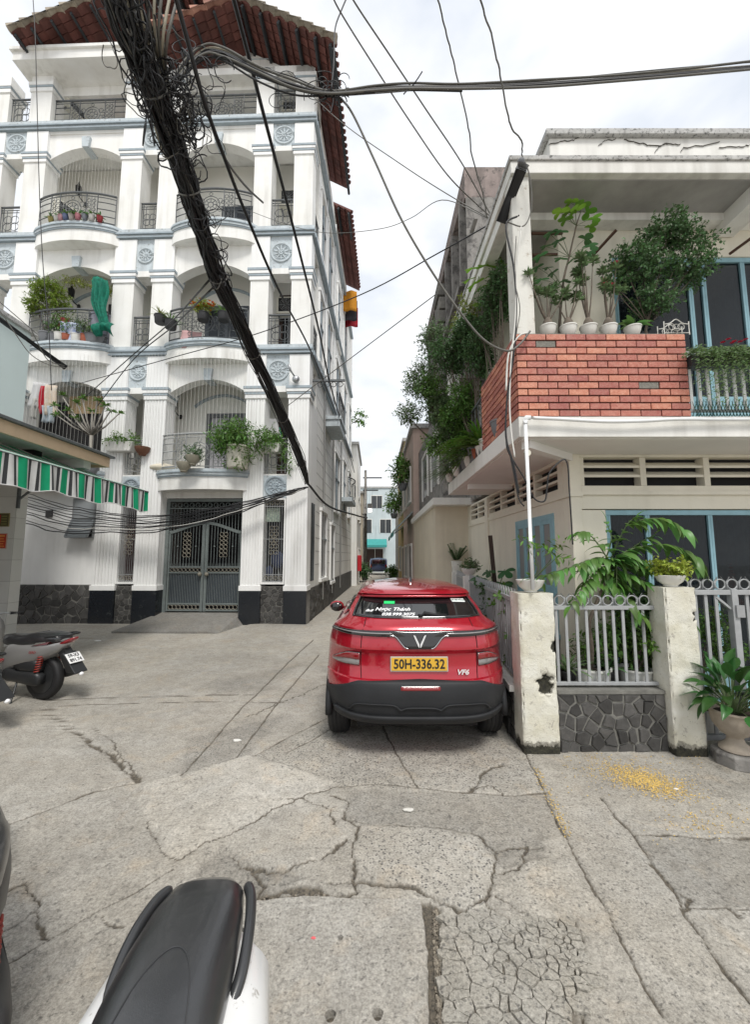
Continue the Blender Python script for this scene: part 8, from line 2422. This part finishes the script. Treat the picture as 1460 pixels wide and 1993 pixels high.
fb = empty('facade_cables', abw(300, 1016, -.4)); tag(fb, 'swag of thin black cables hanging across the gate front of the white building', 'cable bundle')
for k in range(11):
 dv = (k - 3) * 4.5
 pts = [abw(600, 948, -.2), abw(545, 962 + dv * .2, -.35), abw(460, 986 + dv * .4, -.5), abw(380, 1002 + dv * .6, -.6), abw(290, 1014 + dv * .7, -.6), abw(200, 1008 + dv * .9, -.5), abw(130, 1000 + dv * 1.2, -.4), abw(50, 978 + dv * 1.3, -.3)]
 MB().tube([p - fb.location for p in wob_path(smooth_path(pts, 6), .05, k * 3.3, .4)], (.012, .016, .009)[k % 3], 5, cap=False).build('strand', M_CABK if k != 8 else M_CABW, fb, smooth=True)
cable('cable bundle carried on from the building corner down the alley', [bpath[-1], at_y(640, 985, 12.5), at_y(690, 1002, 16), at_y(715, 1008, 22), at_y(705, 1000, 31)], .032, n=8)
for k, (pts, r_, m, lab) in enumerate([
 ([(1010, 420), (985, 440), (1000, 520), (1005, 600), (1000, 690), (988, 770), (985, 850), (1000, 905), (1010, 960)], .010, M_CABK, 'black cable running down the corner column and brick edge'),
 ([(1015, 440), (1006, 520), (1003, 620), (995, 700), (992, 780), (995, 840), (1002, 890)], .009, M_CABW, 'white cable beside the black one on the brick corner'),
 ([(985, 850), (990, 880), (1020, 930), (1040, 970), (1060, 975), (1065, 950), (1070, 920), (1095, 895), (1105, 905), (1108, 950), (1112, 1010), (1115, 1060)], .008, M_CABK, 'black cable looping under the slab and down the cream wall'),
 ([(990, 870), (1000, 920), (1010, 970), (1020, 985)], .007, M_CABK, 'short black cable hanging below the brick corner'),
 ([(1030, 648), (1010, 655), (990, 690), (985, 760)], .010, M_CABW, 'pale cable hooked round the brick parapet corner'),
 ([(1015, 300), (1030, 340), (1035, 400), (1020, 440), (985, 432)], .007, M_CABG, 'thin wire looping from the bracket tube to the column'),
 ([(1005, 460), (1002, 540), (1012, 600), (1005, 650)], .005, M_CABG, 'thin wire clipped down the corner column face')]):
 cable(lab, ypts(pts, 4.10), r_, m, group='cables on the cream house corner')
tb = empty('bracket_tube', at_y(1015, 330, 4.02)); tag(tb, 'thick black steel tube bracket jutting from the roof corner of the cream house', 'bracket')
q1 = at_y(975, 434, 4.36) - tb.location
MB().tube([(0, 0, 0), q1], [.062, .062], 16).build('tube', M_CABK, tb, smooth=50); MB().tube([Vector((0, 0, 0)) - q1.normalized() * .05, q1.normalized() * .01], .068, 16).build('end_cap', M_METAL, tb, smooth=50)
MB().ball((0, 0, .09), .04, 8, 6).build('insulator', M_POTG, tb, smooth=True)
p0, p1 = at_y(-30, 600, 6.8), at_y(128, 716, 7.9)
o = MB().tube([p0, p1], .055, 10).build('conduit', M_CABK, None, smooth=True); tag(o, 'thick black conduit slanting out from the mint house at the left', 'conduit')
for k, (pts, lab) in enumerate(((((-10, 590), (30, 650), (60, 690), (95, 710), (128, 716)), 'thin wire looping under the black conduit'), (((-10, 580), (60, 640), (72, 650)), 'thin wire along the mint house coping'), (((60, 640), (85, 690), (100, 705), (125, 712)), 'short wire tied to the end of the conduit'))):
 cable(lab, ypts(pts, 6.9, 7.8), .008, M_CABG, group='wires by the conduit')
# ================================================================== THINGS ON THE APARTMENT BUILDING
M_LANT = mat('black lantern iron', (0.012, 0.012, 0.013), .5)
def lantern(u, v, d, lab, s=1.0):
 q = ab_at(u, v, d); e = empty('wall_lantern', ab(q), AB_R, scale=s); tag(e, lab, 'lantern', 'wall lanterns on the white building')
 MB().lathe([(.05, -.18), (.085, -.15), (.10, .10), (.05, .16), (.015, .24), (.01, .30)], 6).build('cage', M_LANT, e); MB().lathe([(.055, -.15), (.088, .08)], 6).build('glass', mat('lantern glass', (.25, .25, .23), .2), e)
 MB().tube(smooth_path([(0, 0, -.18), (.06, .08, -.30), (.10, .20, -.34)], 4), .018, 6).build('arm', M_LANT, e, smooth=True); MB().ball((.10, .22, -.34), .065, 10, 7, 1.2, 1, .5).build('back_plate', M_LANT, e, smooth=True)
lantern(173, 165, .9, 'black wall lantern on the top floor left balcony'); lantern(153, 370, 1.0, 'black wall lantern on the third floor left balcony'); lantern(455, 150, .9, 'black wall lantern on the top floor right balcony'); lantern(139, 570, 1.0, 'black wall lantern behind the yellow green tree'); lantern(340, 787, 1.0, 'black wall lantern on the first floor balcony above the gate')
def ac_unit(local, lab, rz=0.0):
 e = empty('air_conditioner', ab(local), AB_R + rz); tag(e, lab, 'air conditioner', 'air conditioner units on the white building')
 MB().box(-.40, .40, -.14, .14, 0, .55).build('casing', mat('ivory casing', (.66, .64, .56), .5, streak=.3), e, bevel=.02)
 f = MB().box(-.33, .15, -.146, -.141, .05, .50).build('fan_opening', M_DARK, e); g = MB()
 for r_ in (.06, .11, .16, .21):
  g.ring((-.09, -.15, .275), r_, .004, 'y', 20, 4)
 for k in range(8):
  a = k * .785; g.bar((-.09, -.15, .275), (-.09 + .21 * math.cos(a), -.15, .275 + .21 * math.sin(a)), .006)
 g.build('fan_guard', M_IRONL, f); MB().bar((-.35, 0, -.03), (-.35, .3, -.03), .04).bar((.35, 0, -.03), (.35, .3, -.03), .04).build('bracket', M_IRON, e)
ac_unit((-8.35, .75, 12.75), 'air conditioner at the left end of the third floor balcony', RAD(70)); ac_unit((-.95, .95, 13.3), 'air conditioner high in the corner bay of the third floor'); ac_unit((-.95, .95, 9.55), 'air conditioner high in the corner bay of the second floor'); ac_unit((-8.4, .8, 16.75), 'air conditioner by the top floor left column', RAD(75)); ac_unit((-.95, .9, 16.7), 'air conditioner in the corner bay under the roof'); ac_unit((-2.5, 1.0, 15.65), 'air conditioner standing on the top floor right balcony')
q = ab_at(575, 735, -.1); e = empty('spotlight', ab(q), AB_R); tag(e, 'grey spotlight on an arm beside the corner medallion', 'spotlight')
MB().tube([(0, 0, 0), (-.12, -.12, .16), (-.16, -.16, .32)], .035, 8).build('arm', M_METAL, e, smooth=True); MB().ball((.02, -.02, -.06), .11, 10, 8, 1, 1, .8).build('lamp_head', M_METAL, e, smooth=True)
q = ab_at(625, 735, -.1); e = empty('wall_bracket', AB_M @ Vector((.0, .5, 7.05)), AB_R); tag(e, 'iron bracket with hanging scrollwork on the building corner at first floor height', 'bracket')
MB().bar((-.1, 0, .1), (.9, 0, .1), .06).build('bar', M_IRON, e); g = MB()
for k in range(4):
 g.ring((.15 + k * .2, 0, -.02), .08, .012, 'y', 12, 4)
g.build('scrollwork', M_IRON, e)
def cloth(lab, u, v, w, h, d, m, seed, flare=1.0, group='laundry on the first floor left balcony'):
 q = ab_at(u, v, d); o = MB().grid(lambda a, b_: ((a - .5) * w * (1 + (flare - 1) * b_) + .03 * math.sin(b_ * 4 + seed), .05 * math.sin(a * 9 + seed) * (.3 + b_) , -h * b_), 12, 8).build('laundry', m, None, smooth=True, solid=.006)
 o.location = ab(q); o.rotation_euler = (0, 0, AB_R + .3); tag(o, lab, 'laundry', group)
def cm(nm, c):
 return mat(nm, c, .9, var=.12, vscale=8, transl=.2)
cloth('white shirt hanging at the left end of the first floor left balcony', 77, 745, .38, .75, -.1, cm('white cloth', (.66, .66, .66)), 1, 1.3); cloth('long pale grey cloth hanging below the white shirt', 70, 775, .22, .62, -.15, cm('grey cloth', (.50, .50, .47)), 2, .8); cloth('red towel hanging between the pale clothes', 88, 752, .22, .85, -.12, cm('red cloth', (.55, .02, .04)), 3); cloth('beige patterned towel hanging beside the red towel', 102, 750, .30, .92, -.1, mat('beige pattern', (.55, .42, .30), .9, var=.4, vscale=14, vcol=(.6, .56, .5)), 4); cloth('light blue cloth hanging lowest beside the red towel', 94, 790, .26, .5, -.15, cm('pale blue cloth', (.48, .55, .60)), 5)
cloth('blue and white checked cloth on the second floor left balcony', 138, 628, .55, .6, -.3, mat('blue check', (.20, .27, .48), .9, var=.7, vscale=9, vcol=(.6, .62, .68)), 6, group='laundry on the second floor'); cloth('dark red cloth on the second floor left balcony', 124, 618, .25, .3, -.3, cm('dark red cloth', (.36, .03, .06)), 7, group='laundry on the second floor'); cloth('pink towel over the second floor right rail', 372, 645, .55, .55, -.2, cm('pink cloth', (.66, .42, .42)), 8, group='laundry on the second floor')
cloth('yellow cloth hanging in the corner bay of the first floor', 521, 822, .22, .75, .6, cm('yellow cloth', (.62, .45, .05)), 9, group='laundry in the corner bay'); cloth('white shirt hanging in the corner bay of the first floor', 532, 815, .34, .6, .5, cm('white cloth', (.66, .66, .66)), 10, 1.3, group='laundry in the corner bay'); cloth('green cloth hanging in the corner bay of the first floor', 541, 832, .2, .4, .6, cm('green cloth', (.02, .34, .22)), 11, group='laundry in the corner bay')
for k, (yy, z, c_, lab) in enumerate(((8.6, 15.6, (.65, .28, .02), 'orange shirt hanging high on the side of the white building'), (9.4, 15.2, (.50, .03, .05), 'red cloth hanging high on the side of the white building'), (9.0, 15.3, (.05, .05, .06), 'black cloth hanging between the orange and red ones'))):
 o = MB().grid(lambda a, b_: ((a - .5) * .7, .06 * math.sin(a * 8 + k), -1.1 * b_), 10, 6).build('laundry', cm('side cloth %d' % k, c_), None, smooth=True, solid=.006); o.location = AB_M @ Vector((.25, yy, z)); tag(o, lab, 'laundry', 'laundry on the side wall')
e = ab_thing('shade_net', 'bunched green shade net tied beside the column of the second floor left balcony', 'net', tuple(ab_at(195, 588, -.34))); M_NET = mat('green shade net', (.01, .26, .17), .8, var=.5, vscale=14, transl=.3)
def netfn(u, v):
 t = 1 - v; w = .52 - .22 * t + .06 * math.sin(t * 6); f = .022 * math.sin(u * 23 + 6 * t) + .016 * math.sin(u * 41 - 4 * t) + .02 * math.sin(t * 11 + u * 5)
 return ((u - .5) * w + .26 * t * t - .06 + .03 * math.sin(t * 9), f - .10 * math.sin(u * 3.14), .70 - 1.55 * t + .05 * math.sin(u * 5))
MB().grid(netfn, 70, 16).build('net', M_NET, e, smooth=True, solid=.01)
MB().grid(lambda u, v: ((u - .5) * .55 + .22, .05 * math.sin(u * 20) - .08 - .14 * math.sin(v * 3.14), -.72 - .32 * v * (1 + .3 * math.sin(u * 7))), 40, 8).build('net_hem', M_NET, e, smooth=True, solid=.01)
e = ab_thing('water_barrel', 'grey plastic barrel under the green net on the second floor left balcony', 'barrel', (ab_at(195, 680, .1).x, .12, 8.09)); MB().lathe([(.28, 0), (.30, .02), (.32, .5), (.33, .9), (.35, .92), (.35, .97), (.32, .97)], 24).build('drum', mat('grey drum', (.20, .205, .24), .6), e, smooth=40); MB().ring((0, 0, .55), .325, .012, 'z', 24, 5).build('hoop', M_POTG, e)
e = ab_thing('wash_tub', 'low dark grey tub beside the barrel', 'tub', (ab_at(188, 682, .0).x, -.05, 8.09)); MB().lathe([(.24, 0), (.30, .22), (.33, .24), (.30, .235), (.25, .03)], 24).build('tub', M_POTG, e, smooth=40)
rz_ = random.Random(31)
for k, (u, c_, nm) in enumerate(((95, (.35, .30, .08), 'olive'), (108, (.65, .64, .60), 'cream'), (118, (.62, .32, .35), 'pink'), (128, (.12, .16, .30), 'navy'), (140, (.66, .60, .55), 'ivory'), (152, (.60, .22, .26), 'rose'), (164, (.28, .30, .34), 'slate'), (176, (.68, .66, .62), 'white'), (190, (.42, .03, .04), 'crimson'))):
 q = ab_at(u, 448, -.35); e = ab_thing('balcony_pot', '%s coloured little pot in the row on the third floor left balcony' % nm, 'pot', (q.x, -.30 - .1 * math.sin(math.pi * k / 8), 11.85), 'little pots on the third floor left balcony'); pot(e, .085, .17, mat('pot ' + nm, tuple(q * .6 for q in c_), .6), 'round')
 strap_leaves(e, (0, 0, .14), 14, .26, .045, (M_LDARK, M_LMID)[k % 2], 300 + k)
e = ab_thing('stored_bag', 'dark blue bag on a stand behind the corner ground floor grille', 'bag', (-1.0, .24, 1.15)); MB().ball((.05, 0, .62), .22, 12, 9, 1.1, .9, .35).build('bag', mat('navy cloth', (.02, .03, .07), .8), e, smooth=True); MB().ball((-.18, 0, .30), .13, 10, 8, 1.2, .8, .5).build('pouch', mat('navy cloth', (.02, .03, .07), .8), e, smooth=True)
for sg in (-1, 1):
 MB().bar((.12 * sg, 0, 0), (.05 * sg, 0, .55), .02).build('leg', M_IRONL, e)
e = ab_thing('cream_lounger', 'cream cushion lying behind the first floor railing', 'cushion', (ab_at(318, 905, .2).x, .2, 4.3)); MB().ball((0, 0, .12), .42, 14, 8, .32, 1, .7).build('cushion', mat('cream cushion', (.62, .57, .46), .9), e, smooth=True)
e = empty('parked_van', (.35, 41.5, 0)); tag(e, 'small dark blue van parked at the far end of the alley', 'van')
bd = loft_x([(-.86, .9, .5, .3), (-.8, .95, .62, .4), (.0, .98, .68, .45), (.8, .95, .62, .4), (.86, .9, .5, .3)], 20, 5); bd.v = [(x, y * 4, z) for x, y, z in bd.v]
bd.build('body', mat('dark blue van paint', (.03, .05, .12), .3, coat=.6), e, smooth=40); MB().box(-.66, .66, -1.86, -1.80, 1.05, 1.5).build('rear_window', M_CGLS, e, bevel=.03)
for sx in (-1, 1):
 MB().box(sx * .72 - .07, sx * .72 + .07, -1.85, -1.78, .75, 1.0).build('tail_lamp', M_LAMP, e)
 for wy in (-1.2, 1.2):
  MB().cyl((sx * .78 - .1, wy, .3), (sx * .78 + .1, wy, .3), .3, n=18).build('tyre', M_BLACK, e, smooth=40)
